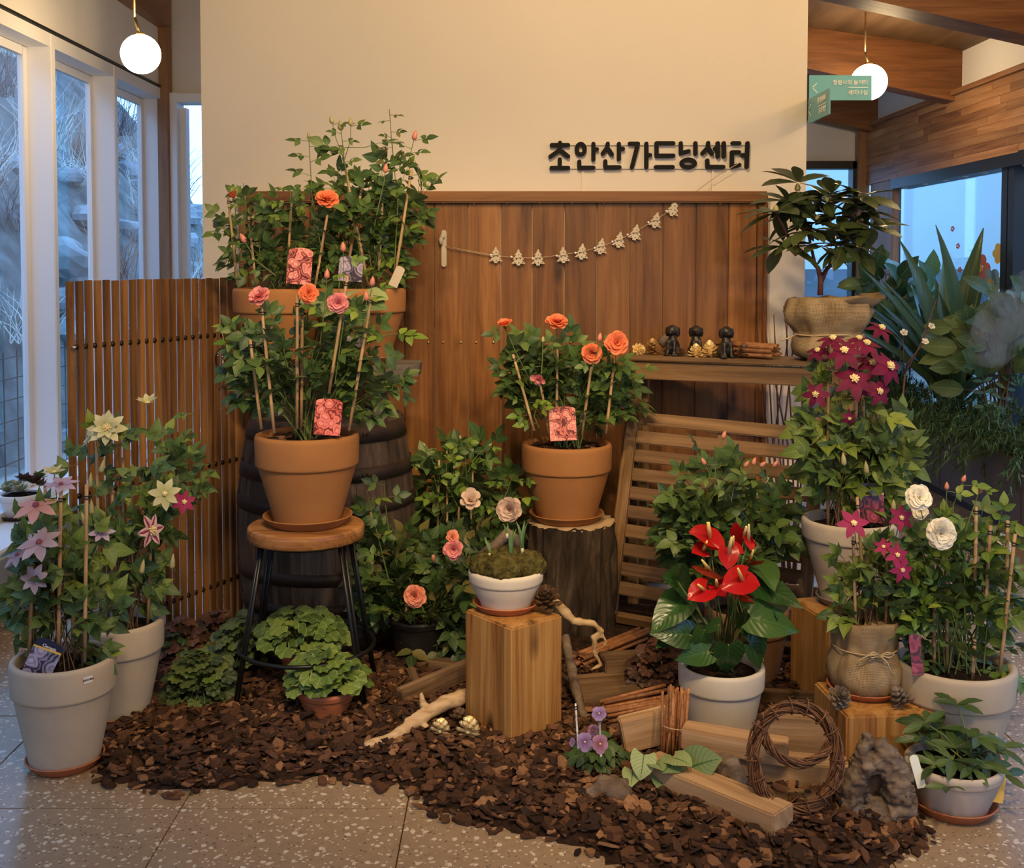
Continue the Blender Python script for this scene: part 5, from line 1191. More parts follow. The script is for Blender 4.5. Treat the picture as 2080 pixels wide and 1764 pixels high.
for x, y, a in ((206, 955, (.3, 0, 1)), (183, 985, (.1, 0, 1)), (186, 1040, (0, 0, 1)), (172, 1062, (-.3, 0, 1)), (140, 1045, (-.4, 0, 1)), (190, 1095, (.3, 0, 1)), (288, 1160, (.2, 0, 1)), (350, 1150, (.1, 0, 1))):
    q = P(x, y, 3.5); p.bud(q, a, .011, 'bud', 3.2); p.stem([q, q + V((uni(-.02, .02), .05, -.06))], .0014)
p.done()
# ---------------------------------------------------------------- roses on the barrel bench
zb_ = BT + .001
p = potted('rose_bush', 'left terracotta potted rose with coral blooms and pink label on the barrel bench', 'potted plant', 571, 4.50, zb_, .186, .120, .30, .10, 'terra', (.135, .028), slabel='terracotta saucer under the left pot on the barrel bench', smat=M['terra'])
for q in ((482, 580, 463, 398), (582, 582, 592, 412), (640, 582, 668, 420), (520, 580, 505, 440)): p.stake(*q, d=4.50 + uni(-.12, -.05))
p.fill([(560, 490, 95, 60), (635, 450, 75, 55), (480, 440, 40, 40), (475, 510, 36, 40), (590, 525, 80, 35), (540, 440, 50, 35), (590, 420, 40, 30)], 26, 'rose', 'rose', .052, p.top, .07, (3, 5), 5, 'stem', .4, .0026)
p.shoot([(490, 520), (500, 430), (494, 372)], 'rose', 'rosebright', .036, 5, .0022, nlv=5, d=4.4); p.shoot([(590, 470), (592, 420), (588, 380)], 'rose', 'rosebright', .036, 5, nlv=5, d=4.4); p.shoot([(560, 560), (520, 530), (495, 487)], 'rose', 'rose', .05, 3, bud='budpink', budr=.016, nlv=3, d=4.32)
p.rose(474, 400, 4.40, 17, 'coral', (-.2, -.5, 1), ((5, 1, 60), (5, .9, 70), (4, .7, 82)), stemto=P(480, 470, 4.45)); p.rose(664, 402, 4.36, 23, 'coral', (.2, -.7, .7), stemto=P(660, 480, 4.42))
p.card(584, 503, 634, 578, 4.33, 'tagpink', 4); p.done()
p = potted('rose_bush', 'right terracotta potted rose with tall budded shoots on the barrel bench', 'potted plant', 733, 4.53, zb_, .186, .120, .30, .10, 'terra', (.135, .028), slabel='terracotta saucer under the right pot on the barrel bench', smat=M['terra'])
for q in ((748, 580, 697, 320), (768, 580, 778, 385), (800, 575, 836, 345), (700, 580, 735, 380), (655, 580, 633, 390)): p.stake(*q, d=4.53 + uni(-.12, -.02), r=.0058)
p.fill([(750, 470, 80, 75), (805, 430, 45, 60), (825, 400, 35, 45), (705, 420, 50, 60), (765, 385, 60, 40), (805, 510, 45, 40), (730, 540, 70, 30)], 30, 'rose', 'rose', .056, p.top, .07, (3, 5), 5, 'stem', .4, .0028, mk2='rosebright', p2=.2)
p.shoot([(740, 560), (712, 420), (700, 330), (692, 258)], 'rose', 'rose', .056, 3, .003, bud='bud', budr=.016, nlv=7, t0=.45, d=4.44); p.shoot([(698, 330), (712, 285), (712, 250)], 'rose', 'rose', .055, 1, .002, bud='bud', budr=.013, nlv=2, d=4.44); p.shoot([(697, 320), (682, 280), (674, 246)], 'rose', 'rose', .06, 3, .002, bud='bud', budr=.013, nlv=2, d=4.44)
p.shoot([(800, 560), (808, 420), (800, 330), (795, 280), (791, 222)], 'rose', 'rosewarm', .038, 3, .0028, nlv=10, t0=.4, d=4.46); p.shoot([(815, 500), (830, 380), (832, 320), (842, 278)], 'rose', 'rose', .055, 3, .0026, bud='budpink', budr=.015, nlv=6, t0=.4, d=4.44)
p.shoot([(655, 520), (634, 400), (630, 330), (627, 276)], 'rose', 'rose', .055, 3, .0026, bud='bud', budr=.009, nlv=7, t0=.4, d=4.42); p.shoot([(700, 300), (740, 300), (765, 292)], 'rose', 'rose', .055, 3, .002, nlv=2, d=4.44); p.shoot([(760, 460), (780, 370), (783, 345)], 'rose', 'rose', .05, 3, bud='budpink', budr=.014, nlv=4, d=4.4)
p.card(688, 521, 737, 572, 4.36, 'taggrey', 4); p.card(797, 540, 816, 584, 4.40, 'claywhite', 24); p.done()
p = potted('leafy_plant', 'small grey pot of pale veined leaves between the two bench pots', 'potted plant', 702, 4.30, zb_, .075, .052, .13, .03, 'greyclay')
for x, y, a, sz in ((660, 610, -.9, .10), (735, 618, .8, .11), (700, 595, .1, .10), (690, 640, -.3, .08), (745, 600, 1, .09), (720, 640, .3, .08)):
    q = P(x, y, 4.22 + uni(-.03, .06)); p.stem([p.top, p.top.lerp(q, .6) + V((0, 0, .03)), q], .0025); p.leaf(q, V((a, -.5, .05)), V((0, -.5, .8)), sz, 'brun', 'brun')
p.done()
# ---------------------------------------------------------------- rose on the bar stool
p = potted('rose_bush', 'terracotta potted rose with pink blooms standing on the bar stool', 'potted plant', 624, 3.87, SH, .180, .115, .315, .112, 'terra', (.157, .034), slabel='terracotta saucer on the bar stool', smat=M['terra'], sink=.03)
for q in ((557, 880, 531, 618), (603, 872, 604, 600), (612, 868, 614, 620), (668, 800, 706, 560), (709, 875, 756, 592), (531, 872, 508, 690)): p.stake(*q, d=3.87 + uni(-.13, -.08), r=.0058)
p.fill([(620, 745, 110, 85), (540, 705, 55, 70), (695, 700, 65, 55), (548, 785, 50, 35), (705, 770, 50, 35), (640, 650, 80, 40), (500, 720, 30, 40), (750, 780, 40, 30)], 36, 'rose', 'rose', .054, p.top, .04, (3, 5), 5, 'stem', .42, .0034)
p.shoot([(620, 860), (520, 740), (490, 680), (452, 655)], 'rose', 'rosebright', .055, 3, .0026, nlv=4, t0=.6, d=3.80); p.shoot([(640, 860), (740, 700), (790, 680), (808, 678)], 'rose', 'rosebright', .060, 3, .0026, nlv=4, t0=.6, d=3.80)
for a in ((680, 780, 700, 640, 697, 505), (650, 700, 660, 620, 664, 560), (730, 700, 750, 620, 756, 575), (735, 690, 745, 640, 744, 605)): p.shoot([a[0:2], a[2:4], a[4:6]], 'rose', 'rosebright', .045, 3, .0022, bud='budpink', budr=.013, nlv=2, t0=.4, d=3.76)
p.rose(526, 600, 3.72, 23, 'pink', (-.3, -.7, .8), stemto=P(540, 680, 3.8)); p.rose(627, 596, 3.74, 20, 'coral', (.3, -.9, .2), stemto=P(625, 660, 3.8)); p.rose(687, 616, 3.72, 21, 'pink', (.1, -.9, -.1), stemto=P(690, 560, 3.76))
p.card(639, 810, 694, 884, 3.74, 'tagred', 4, .0); p.done()
ch = MB()                                             # bark pieces on the soil
def soil_chips(p, r, n=60):
    vs, fs, nb = [], [], 0
    for i in range(n):
        me, cv, cf = chips[i % 8]; q = sqrt(rnd()) * r; a = rnd() * 6.3; Mx = Matrix.Translation(p.loc(p.top) + V((q * cos(a), q * sin(a), .013))) @ Matrix.Rotation(uni(0, 6), 4, 'Z') @ Matrix.Rotation(uni(-.4, .4), 4, 'X') @ Matrix.Scale(uni(.02, .045), 4)
        A_ = np.array(Mx); vs.append(cv @ A_[:3, :3].T + A_[:3, 3]); fs += [tuple(k + nb for k in f) for f in cf]; nb += len(cv)
    me = bpy.data.meshes.new('soil_bark'); me.from_pydata(np.concatenate(vs).tolist(), [], fs); me.materials.append(M['chip']); inst('soil_bark', me, p.r)['kind'] = 'stuff'
soil_chips(p, .15)
# ---------------------------------------------------------------- heucheras on the ground at the left
def mound(name, label, px, py, d, rx, ry, kind, mk, size, n, potr, poth, potmat, mk2=None, group=None, up_=.55, z=.035):
    c = P(px, py, d); t = thing(name, label, 'potted plant', V((c.x, d, z)), 0, group); pot_into(t, potr, potr * .75, poth, poth * .3, M[potmat], sink=.012); p = Plant(t, d); top = V((c.x, d, z + poth - .01)); k = p.k
    for i in range(n):
        a = i * 2.39996; q = sqrt((i + .5) / n); el = q * 1.45; w = V((sin(el) * cos(a) * rx * k, sin(el) * sin(a) * rx * k * .9, cos(el) * ry * k)); pos = V((c.x, d, c.z - ry * k * .45)) + w * 1.0 + rv(.012) + V((0, 0, ry * k * .35 * (1 - q)))
        out = V((w.x, w.y, 0)); out = out.normalized() if out.length > 1e-4 else V((0, -1, 0)); nr = out * (.2 + .5 * q) + V((0, -.25, up_)) + rv(.25); dr = out * 1.0 + V((0, 0, .1 - .6 * q)) + rv(.25)
        m = MB().tube([p.loc(top + out * .015), p.loc(top.lerp(pos, .55) + V((0, 0, .02))), p.loc(pos)], [.0022, .002, .0014], 4, False); m.obj('stem', M['stem'], t)
        p.leaf(pos - dr.normalized() * size * .3, dr, nr, size * uni(.75, 1.2), kind, mk2 if mk2 and rnd() < .2 else mk)
    return p
mound('heuchera', 'lime green heuchera behind, in the terracotta pot under the stool', 616, 1284, 3.96, 92, 50, 'heuch', 'heuchlime', .066, 62, .085, .145, 'terra_l').done()
mound('heuchera', 'lime green heuchera in front, in the low terracotta pot under the stool', 663, 1372, 3.70, 84, 58, 'heuch', 'heuchlime', .064, 62, .098, .085, 'terra_l').done()
mound('heuchera', 'dark green heuchera in the black pot left of the stool', 408, 1388, 3.82, 76, 76, 'heuch', 'heuch', .052, 100, .07, .05, 'plasticblack', 'heuchlime').done()
mound('heuchera', 'dark green heuchera at the foot of the barrel behind the stool leg', 492, 1312, 4.10, 66, 66, 'heuch', 'heuch', .055, 80, .07, .06, 'plasticblack').done()
mound('heuchera', 'bronze brown heuchera against the lattice screen', 372, 1300, 4.22, 58, 50, 'heuch', 'heuchred', .055, 60, .07, .05, 'plasticblack', 'heuch').done()
mound('heuchera', 'bronze heuchera at the right end of the lattice screen', 440, 1272, 4.42, 42, 34, 'heuch', 'heuchred', .05, 40, .06, .05, 'plasticblack').done()
mound('heuchera', 'dark wine heuchera left of the anthurium pot', 1332, 1360, 3.85, 62, 62, 'heuch', 'heuchred', .052, 90, .07, .06, 'plasticblack').done()
# ---------------------------------------------------------------- pink roses in the middle
p = potted('rose_bush', 'bushy rose with apricot pink blooms on the ground beside the barrel', 'potted plant', 850, 4.22, .03, .12, .09, .17, .03, 'plasticblack')
p.stake(792, 1180, 752, 1040, clip=False, r=.006); p.stake(826, 1300, 822, 1120, clip=False)
p.fill([(855, 1180, 80, 80), (785, 1120, 45, 60), (900, 1130, 55, 60), (840, 1250, 80, 40), (870, 1290, 70, 30), (770, 1150, 35, 60), (900, 1230, 50, 60), (800, 1210, 50, 50)], 36, 'rose', 'rose', .066, p.top, .06, (3, 5), 5, 'stem', .35, .003, mk2='rosewarm', p2=.32)
p.shoot([(790, 1180), (760, 1060), (745, 1000)], 'rose', 'rosebright', .055, 3, .0028, nlv=4, d=4.1); p.shoot([(790, 1080), (782, 1020), (780, 978)], 'rose', 'rose', .06, 3, .0026, nlv=3, d=4.1)
p.rose(921, 1118, 4.0, 20, 'pink', (.0, -1, .1), stemto=P(880, 1118, 4.05)); p.rose(920, 1090, 4.02, 14, 'apricot', (.3, -.8, .5), stemto=P(900, 1150, 4.1)); p.rose(841, 1212, 3.98, 23, 'apricot', (-.2, -1, .2), stemto=P(860, 1260, 4.1)); p.bud(P(880, 1132, 4.0), (0, 0, -1), .010, 'budpink'); p.stem([P(880, 1126, 4.0), P(884, 1122, 4.0), P(920, 1122, 4.05)], .0012)
p.done()
p = potted('rose_bush', 'climbing rose with blush blooms before the boards in the middle', 'potted plant', 955, 4.70, .03, .12, .09, .17, .03, 'plasticblack')
for q in ((888, 1120, 892, 935), (908, 1080, 908, 990), (955, 1100, 960, 960), (930, 1180, 932, 1030)): p.stake(*q, clip=False, d=4.6)
p.fill([(960, 1020, 70, 60), (915, 960, 45, 50), (975, 930, 30, 30), (1035, 1000, 42, 40), (960, 1100, 70, 60), (890, 1010, 40, 50), (1000, 1080, 50, 50), (940, 1190, 80, 60)], 34, 'rose', 'rose', .070, p.top, .06, (3, 5), 5, 'stem', .4, .003)
for a in ([(900, 1050), (880, 960), (862, 905)], [(930, 1030), (905, 980), (908, 920)], [(950, 1000), (945, 930), (935, 890)], [(950, 960), (970, 925), (995, 905)]): p.shoot(a, 'rose', 'rosebright', .05, 3, .0024, nlv=4, d=4.58, bud='bud', budr=.007)
p.shoot([(1000, 1060), (1030, 1000), (1040, 970)], 'rose', 'rosebright', .055, 5, nlv=4, d=4.5)
p.rose(955, 1015, 4.46, 24, 'blush', (.1, -.8, .6), ((6, 1, 18), (6, .85, 45), (4, .5, 70)), stemto=P(955, 1080, 4.55)); p.rose(1034, 1036, 4.42, 27, 'blush', (-.3, -1, .1), stemto=P(1020, 1110, 4.55)); p.done()
# ---------------------------------------------------------------- rose on the log stump
p = potted('rose_bush', 'terracotta potted rose with orange coral blooms standing on the log stump', 'potted plant', 1151, 4.60, LH + .004, .187, .122, .32, .115, 'terra', (.157, .034), slabel='terracotta saucer on the log stump', smat=M['terra'], sink=.03)
for q in ((1117, 890, 1096, 770), (1182, 885, 1203, 730), (1231, 880, 1248, 730), (1085, 875, 1042, 720), (1130, 880, 1133, 690)): p.stake(*q, d=4.60 + uni(-.14, -.06), r=.006)
p.fill([(1150, 770, 85, 55), (1085, 755, 50, 50), (1215, 755, 50, 50), (1150, 715, 65, 35), (1240, 800, 35, 40), (1070, 800, 30, 40), (1180, 810, 60, 40), (1050, 760, 30, 35)], 38, 'rose', 'rose', .058, p.top, .05, (3, 5), 5, 'stem', .42, .0034)
p.shoot([(1080, 780), (1045, 710), (1028, 668)], 'rose', 'rose', .06, 3, .0026, nlv=3, d=4.5); p.shoot([(1100, 760), (1102, 720), (1103, 692)], 'rose', 'rose', .05, 3, bud='bud', budr=.010, nlv=2, d=4.45); p.shoot([(1200, 760), (1215, 710), (1218, 688)], 'rose', 'rose', .05, 3, bud='budpink', budr=.013, nlv=2, d=4.45); p.shoot([(1240, 780), (1280, 760), (1300, 745)], 'rose', 'rose', .06, 3, nlv=2, d=4.5); p.shoot([(1080, 860), (1072, 820), (1058, 812)], 'rose', 'rosebright', .05, 3, nlv=3, d=4.5); p.shoot([(1095, 870), (1085, 845), (1090, 830)], 'rose', 'rosebright', .045, 3, nlv=2, d=4.46)
p.rose(1025, 658, 4.46, 19, 'coral', (-.2, -.35, 1), ((6, 1, 22), (6, .85, 45), (4, .6, 65)), stemto=P(1040, 710, 4.5)); p.rose(1132, 652, 4.44, 23, 'coral', (.1, -.55, .85), stemto=P(1134, 720, 4.5)); p.rose(1253, 697, 4.40, 25, 'coral', (.0, -1, .25), stemto=P(1250, 750, 4.5)); p.rose(1202, 718, 4.46, 21, 'coral', (.1, -1, .1), stemto=P(1200, 760, 4.5)); p.rose(1095, 770, 4.40, 15, 'pink', (-.4, -.8, -.5), ((4, 1.2, 30), (3, .9, 60)))
p.card(1116, 826, 1170, 895, 4.44, 'tagpink', -3); soil_chips(p, .155); p.done()
# ---------------------------------------------------------------- moss bowl on the cedar block
mc = G(1028, 1236, zb); saucer(V((mc.x, mc.y, zb)), .112, .026, 'terracotta saucer on the cedar block')
t = thing('moss_bowl', 'white clay bowl with moss balls and sprouting bulbs on the cedar block', 'potted plant', V((mc.x, mc.y, zb + .007))); pot_into(t, .124, .084, .128, .042, M['claybowl'], sink=.02); p = Plant(t, mc.y); bk = mc.y / F
for x, y, r, dy in ((985, 1152, 33, -.02), (1022, 1158, 40, -.06), (1072, 1150, 38, -.01), (1035, 1130, 30, .03), (1000, 1135, 26, .04)):
    o = MB().sphere((0, 0, 0), (r * bk, r * bk, r * bk * .85), 18).obj('moss_ball', M['moss'], t, loc=p.loc(P(x, y, mc.y + dy))); lumpy(o, .006, 55, x, .0045); lumpy(o, .0035, 170, x)
o = MB().tube([p.loc(P(968, 1128, mc.y + .05)), p.loc(P(1010, 1108, mc.y + .05)), p.loc(P(1032, 1086, mc.y + .05)), p.loc(P(1050, 1100, mc.y + .04)), p.loc(P(1055, 1122, mc.y + .03))], [.008, .020, .024, .020, .008], 9).obj('driftwood_chip', M['driftdark'], t); lumpy(o, .006, 35, 3)
for x, y0, y1 in ((994, 1130, 1085), (1038, 1148, 1075), (1061, 1120, 1058), (1030, 1090, 1062)):
    for j in range(4):
        a, b = P(x + uni(-2, 2), y0, mc.y - .02), P(x + uni(-5, 5), y1 + uni(0, 14), mc.y - .02 + uni(-.01, .01)); d_ = b - a; p.leaf(a, d_, V((uni(-1, 1), -1, .1)), d_.length, 'drac', 'daff')
    MB().tube([p.loc(P(x, y0 + 4, mc.y - .02)), p.loc(P(x, y0 - 6, mc.y - .02))], [.006, .0045], 7).obj('bulb_sheath', M['woodwhite'], t)
p.done()
# ---------------------------------------------------------------- anthurium
p = potted('anthurium', 'anthurium with glossy red flowers in the white pot behind the timbers', 'potted plant', 1469, 3.58, .0, .139, .10, .245, .075, 'claybowl', sink=.03)
def anthleaf(bx, by, tx, ty, nr, db=0, dt=-.08, w=1.0):
    a, b = P(bx, by, 3.55 + db), P(tx, ty, 3.55 + dt); dd = b - a; p.leaf(a, dd, V(nr), dd.length * w, 'anth', 'anth'); m = p.top + V((uni(-.05, .05), uni(-.04, .04), 0)); p.stem([m, m.lerp(a, .6) + V((0, 0, .02)), a], .0032, .0022)
for q in ((1535, 1190, 1635, 1222, (.2, -.6, .8), .0), (1525, 1255, 1632, 1275, (0, -.75, .7), -.08), (1385, 1220, 1322, 1280, (-.4, -.8, .35), .0), (1400, 1290, 1325, 1285, (0, -.9, .5), -.05), (1480, 1310, 1478, 1380, (0, -.95, .25), -.12), (1440, 1325, 1368, 1338, (-.2, -.8, .55), -.10), (1430, 1280, 1418, 1328, (0, -1, .3), -.10), (1525, 1310, 1552, 1362, (.4, -.9, .2), -.08), (1375, 1180, 1390, 1150, (.6, -.7, .3), .0), (1460, 1270, 1418, 1280, (0, -.6, .9), -.12), (1560, 1190, 1595, 1240, (.5, -.6, .5), .10), (1400, 1200, 1370, 1165, (0, -.7, .5), .08), (1530, 1140, 1580, 1180, (.3, -.7, .6), .1), (1420, 1250, 1345, 1300, (-.3, -.8, .3), .08), (1510, 1250, 1560, 1330, (.4, -.8, .3), .05)): anthleaf(*q)
def spathe(x, y, tx, ty, nr, sx, sy, mk='spathe', dd=-.06, spm='spadix'):
    """heart shaped spathe from notch (x,y) to tip (tx,ty); spadix tip at (sx,sy)"""
    a, b = P(x, y, 3.55 + dd), P(tx, ty, 3.55 + dd - .03); dv = b - a; ln = dv.length
    a2 = a; me = _pm.get(('spathe', mk)) or grid_leaf('spathe', PT[mk], [(0, .36), (.08, .50), (.25, .57), (.48, .53), (.70, .38), (.88, .18), (1, .02)], (-1, -.6, -.25, 0, .25, .6, 1), .16, .14, .03, .36); _pm['spathe', mk] = me
    o = inst('flower', me, p.r, M=frame(p.loc(a2) - dv * .08, dv, nr, ln * 1.02)); c = P(sx, sy, 3.55 + dd - .05); Mi = o.matrix_basis.inverted()
    MB().tube([Mi @ p.loc(a + dv * .06), Mi @ (p.loc(a + dv * .06).lerp(p.loc(c), .5)), Mi @ p.loc(c)], [.10 * .06 / ln, .10 * .055 / ln, .10 * .03 / ln], 8).obj('spadix', M[spm], o)
    m = p.top + V((uni(-.04, .04), uni(-.03, .03), 0)); p.stem([m, m.lerp(a, .6) + V((uni(-.01, .01), 0, .02)), a], .0028, .0022)
spathe(1440, 1092, 1476, 1118, (.25, -.75, .7), 1437, 1062, dd=-.03); spathe(1445, 1095, 1402, 1075, (-.2, -.5, .8), 1440, 1062, dd=-.02); spathe(1520, 1098, 1528, 1118, (.5, -.8, .4), 1521, 1066, spm='yellow', dd=-.03); spathe(1512, 1095, 1490, 1065, (-.7, -.6, .3), 1516, 1070, 'spathe', .0, 'yellow')
spathe(1480, 1122, 1478, 1158, (0, -1, .45), 1486, 1092, dd=-.10, spm='yellow'); spathe(1485, 1112, 1512, 1122, (0, -.5, .9), 1490, 1090, dd=-.05); spathe(1510, 1178, 1465, 1195, (.1, -.85, .65), 1499, 1155, dd=-.14); spathe(1505, 1178, 1546, 1186, (.1, -.7, .8), 1500, 1160, dd=-.12)
spathe(1432, 1198, 1396, 1216, (-.2, -.8, .6), 1418, 1188, dd=-.09); spathe(1455, 1190, 1478, 1212, (.2, -.8, .4), 1455, 1178, dd=-.05); spathe(1430, 1118, 1406, 1120, (-.4, -.7, .5), 1436, 1100, 'spathe', -.02)
spathe(1445, 1160, 1400, 1158, (0, .2, -1), 1426, 1138, 'spathedark', -.03); spathe(1520, 1140, 1555, 1145, (.2, -.5, -.6), 1530, 1118, 'spathedark', -.0); spathe(1500, 1205, 1535, 1222, (0, -.4, .9), 1525, 1200, 'spathedark', -.03)
p.done()
p = potted('rose_bush', 'rose bush with red buds in a dull brown pot behind the anthurium', 'potted plant', 1520, 4.05, .0, .155, .11, .29, .09, 'claydark')
p.fill([(1470, 1035, 95, 60), (1385, 1060, 42, 45), (1560, 1030, 45, 50), (1465, 975, 65, 35), (1400, 1115, 50, 45), (1530, 1090, 60, 60), (1460, 1110, 60, 50)], 34, 'rose', 'rose', .064, p.top, .05, (3, 5), 5, 'stem', .5, .003)
for a in ([(1450, 1000), (1455, 930), (1470, 886)], [(1445, 1020), (1440, 960), (1430, 940)], [(1485, 1020), (1495, 970), (1515, 945)], [(1550, 980), (1560, 965), (1574, 945)], [(1530, 975), (1535, 955), (1548, 945)], [(1520, 970), (1528, 950), (1531, 940)]): p.shoot(a, 'rose', 'rose', .045, 3, .0022, nlv=1, d=3.92, bud='budpink', budr=.011)
p.done()
# ---------------------------------------------------------------- rhododendron wrapped in burlap on the console
def bag(name, label, cat, px, d, z, prof, seed, tie=None, ends=None, ruff=.02):
    c = P(px, 900, d); t = thing(name, label, cat, V((c.x, d, z))); N = 64; vs, uv, fs = [], [], []; m = len(prof)
    for i, (r, h) in enumerate(prof):
        for k in range(N):
            a = 2 * pi * k / N; q = V((cos(a) * 2, sin(a) * 2, h * 9 + seed)); w = r * (1 + .17 * noise.noise(q) + .09 * noise.noise(q * 2.3)); up_ = (i / (m - 1)) ** 4
            vs.append((w * cos(a), w * sin(a), h + up_ * ruff * (noise.noise(V((cos(a) * 2.2, sin(a) * 2.2, seed))) + .5 * cos(a - 5.6)))); uv.append((k / N, i / (m - 1)))
    for i in range(m - 1):
        for k in range(N): fs.append((i * N + k, i * N + (k + 1) % N, (i + 1) * N + (k + 1) % N, (i + 1) * N + k))
    o = inst('burlap_wrap', uvmesh('burlap_wrap', M['burlap'], vs, fs, uv), t)
    return t, V((c.x, d, z)), prof
dO = 4.62; zO = TZ + .002
t, c0, _ = bag('rhododendron', 'rhododendron with dark leathery leaves wrapped in burlap on the console', 'potted plant', 1680, dO, zO, [(.002, 0), (.10, .0), (.150, .02), (.168, .055), (.150, .09), (.134, .108), (.142, .125), (.172, .16), (.186, .20), (.172, .24), (.165, .258), (.150, .262), (.120, .245), (.06, .235), (.001, .232)], 3, ruff=.035)
p = Plant(t, dO)
MB().tube([(.140 * cos(a), .140 * sin(a), .108 + .003 * sin(3 * a)) for a in [2 * pi * i / 40 for i in range(41)]], .0035, 6).tube([(-.148, -.05, .108), (-.18, -.07, .095), (-.215, -.08, .085)], .0035, 6).obj('twine', M['string'], t)
o = MB()
vs = []; fs = []; nn = 12
for i in range(nn):
    for j in range(7):
        u_, v_ = i / (nn - 1), j / 6; a = -1.6 + 2.3 * u_; r = .155 + .045 * sin(v_ * 1.4) + .012 * sin(u_ * 17) * v_; vs.append((r * cos(a) + .02 * v_, r * sin(a) * .9, .215 + .055 * v_ * (.7 + .5 * u_) + .008 * sin(u_ * 11)))
fs = [(i * 7 + j, (i + 1) * 7 + j, (i + 1) * 7 + j + 1, i * 7 + j + 1) for i in range(nn - 1) for j in range(6)]
inst('burlap_flap', uvmesh('burlap_flap', M['burlap'], vs, fs, [(i / nn * .4, j / 7 * .3) for i in range(nn) for j in range(7)]), t)
def branch(pts, r0, r1): p.stem([P(x, y, dO + dz) for x, y, dz in pts], r0, r1, 'redstem', 8, 'branch')
branch([(1666, 600, 0), (1667, 570, 0), (1662, 545, 0), (1640, 520, -.02), (1608, 495, -.04), (1588, 455, -.05), (1575, 432, -.05)], .012, .005); branch([(1667, 575, 0), (1680, 545, .02), (1702, 530, .03), (1722, 490, .04), (1728, 450, .04), (1740, 405, .02)], .010, .005); branch([(1655, 535, 0), (1645, 490, .03), (1648, 455, .0), (1660, 450, -.04)], .007, .004); branch([(1645, 490, .03), (1635, 440, .05), (1620, 395, .04)], .006, .004); branch([(1705, 525, .03), (1690, 470, -.02), (1678, 415, -.01)], .006, .004); branch([(1722, 490, .04), (1745, 480, .0), (1768, 465, -.05)], .005, .004); branch([(1665, 560, 0), (1690, 540, -.05), (1710, 500, -.08)], .005, .004); branch([(1608, 495, -.04), (1590, 500, -.06)], .005, .004); branch([(1620, 505, -.03), (1625, 480, -.08), (1640, 470, -.1)], .005, .003)
for x, y, dz, n, el, sz in ((1576, 432, -.05, 10, .0, .145), (1620, 388, .04, 11, -.45, .155), (1660, 452, -.05, 10, .05, .13), (1678, 412, -.01, 11, .05, .13), (1742, 402, .02, 13, -.05, .15), (1769, 463, -.05, 9, -.1, .13), (1711, 498, -.08, 9, -.25, .13), (1588, 500, -.06, 8, -.1, .14), (1640, 470, -.10, 8, -.4, .13), (1728, 450, .04, 9, -.1, .13), (1648, 410, .05, 8, 0, .13), (1700, 440, .08, 8, 0, .13), (1740, 500, .06, 8, -.3, .12), (1610, 440, .06, 7, -.2, .12), (1622, 372, .04, 8, .3, .14), (1600, 410, .02, 7, .2, .12), (1690, 395, .03, 8, .35, .12), (1755, 430, .0, 8, .2, .12), (1690, 490, -.05, 7, .2, .11), (1665, 500, -.06, 7, -.3, .12)):
    q = P(x, y, dO + dz); ph = rnd() * 6
    for i in range(n):
        a = ph + 2 * pi * i / n; dr = V((cos(a), sin(a), el + uni(-.55, .6))); p.leaf(q + dr * .008, dr, V((0, -.25, 1)) + rv(.3) - dr * el, sz * uni(.95, 1.3), 'rhodo', 'rhodo')
    if y < 460 and n > 9: p.bud(q + V((0, 0, .012)), (0, 0, 1), .016, 'bud', 1.2)
p.done()
# ---------------------------------------------------------------- wine clematis in the tall pot
p = potted('clematis', 'tall clematis with wine red star flowers in the weathered pot on the block', 'potted plant', 1728, 3.90, qz, .165, .095, .30, .07, 'clayold', (.115, .030), slabel='grey saucer under the wine clematis pot', smat=M['greyclay'])
for q in ((1682, 1075, 1683, 690), (1757, 1060, 1752, 760), (1700, 1070, 1705, 800), (1790, 1065, 1780, 820)): p.stake(*q, d=3.90 + uni(-.08, .0), r=.006, clip=False)
p.fill([(1740, 860, 80, 60), (1690, 890, 60, 70), (1790, 890, 50, 70), (1735, 800, 70, 40), (1700, 950, 40, 40), (1790, 960, 40, 50), (1690, 770, 50, 30), (1740, 930, 60, 50), (1820, 850, 25, 60), (1650, 850, 25, 50)], 46, 'clem', 'clembright', .055, p.top, .07, (3, 5), 3, 'brownstem', .4, .002, .95, .35, 'clem', .3, .55)
for x, y, dz, r, ax in ((1715, 715, -.14, 42, (-.2, -.7, .8)), (1760, 700, -.10, 38, (.1, -.5, .9)), (1805, 745, -.14, 46, (.5, -.8, .5)), (1735, 772, -.18, 46, (-.1, -.8, .6)), (1790, 668, -.02, 34, (.3, -.5, .8)), (1692, 690, -.06, 36, (-.2, -.4, 1)), (1657, 802, -.12, 32, (-.3, -.8, .3)), (1785, 795, -.16, 34, (.2, -.9, .2)), (1662, 714, -.02, 30, (-.4, -.4, .8)), (1745, 690, .04, 34, (0, -.4, 1)), (1770, 740, -.08, 36, (.2, -.7, .8)), (1725, 850, -.14, 18, (0, -1, 0))):
    p.clematis(x, y, 3.90 + dz, r, 'purple', 6, ax, -8, 'yellow', .22, stemto=P(x * .6 + 1735 * .4, y + 70, 3.90))
for x, y in ((1714, 940), (1760, 957)): q = P(x, y, 3.72); p.bud(q, (-.1, 0, 1), .012, 'bud', 2.6); p.stem([q, P(x + 6, y + 45, 3.78)], .0018)
p.card(1742, 982, 1795, 1062, 3.80, 'tagwine', 0, .30, word='Clematis'); p.done()
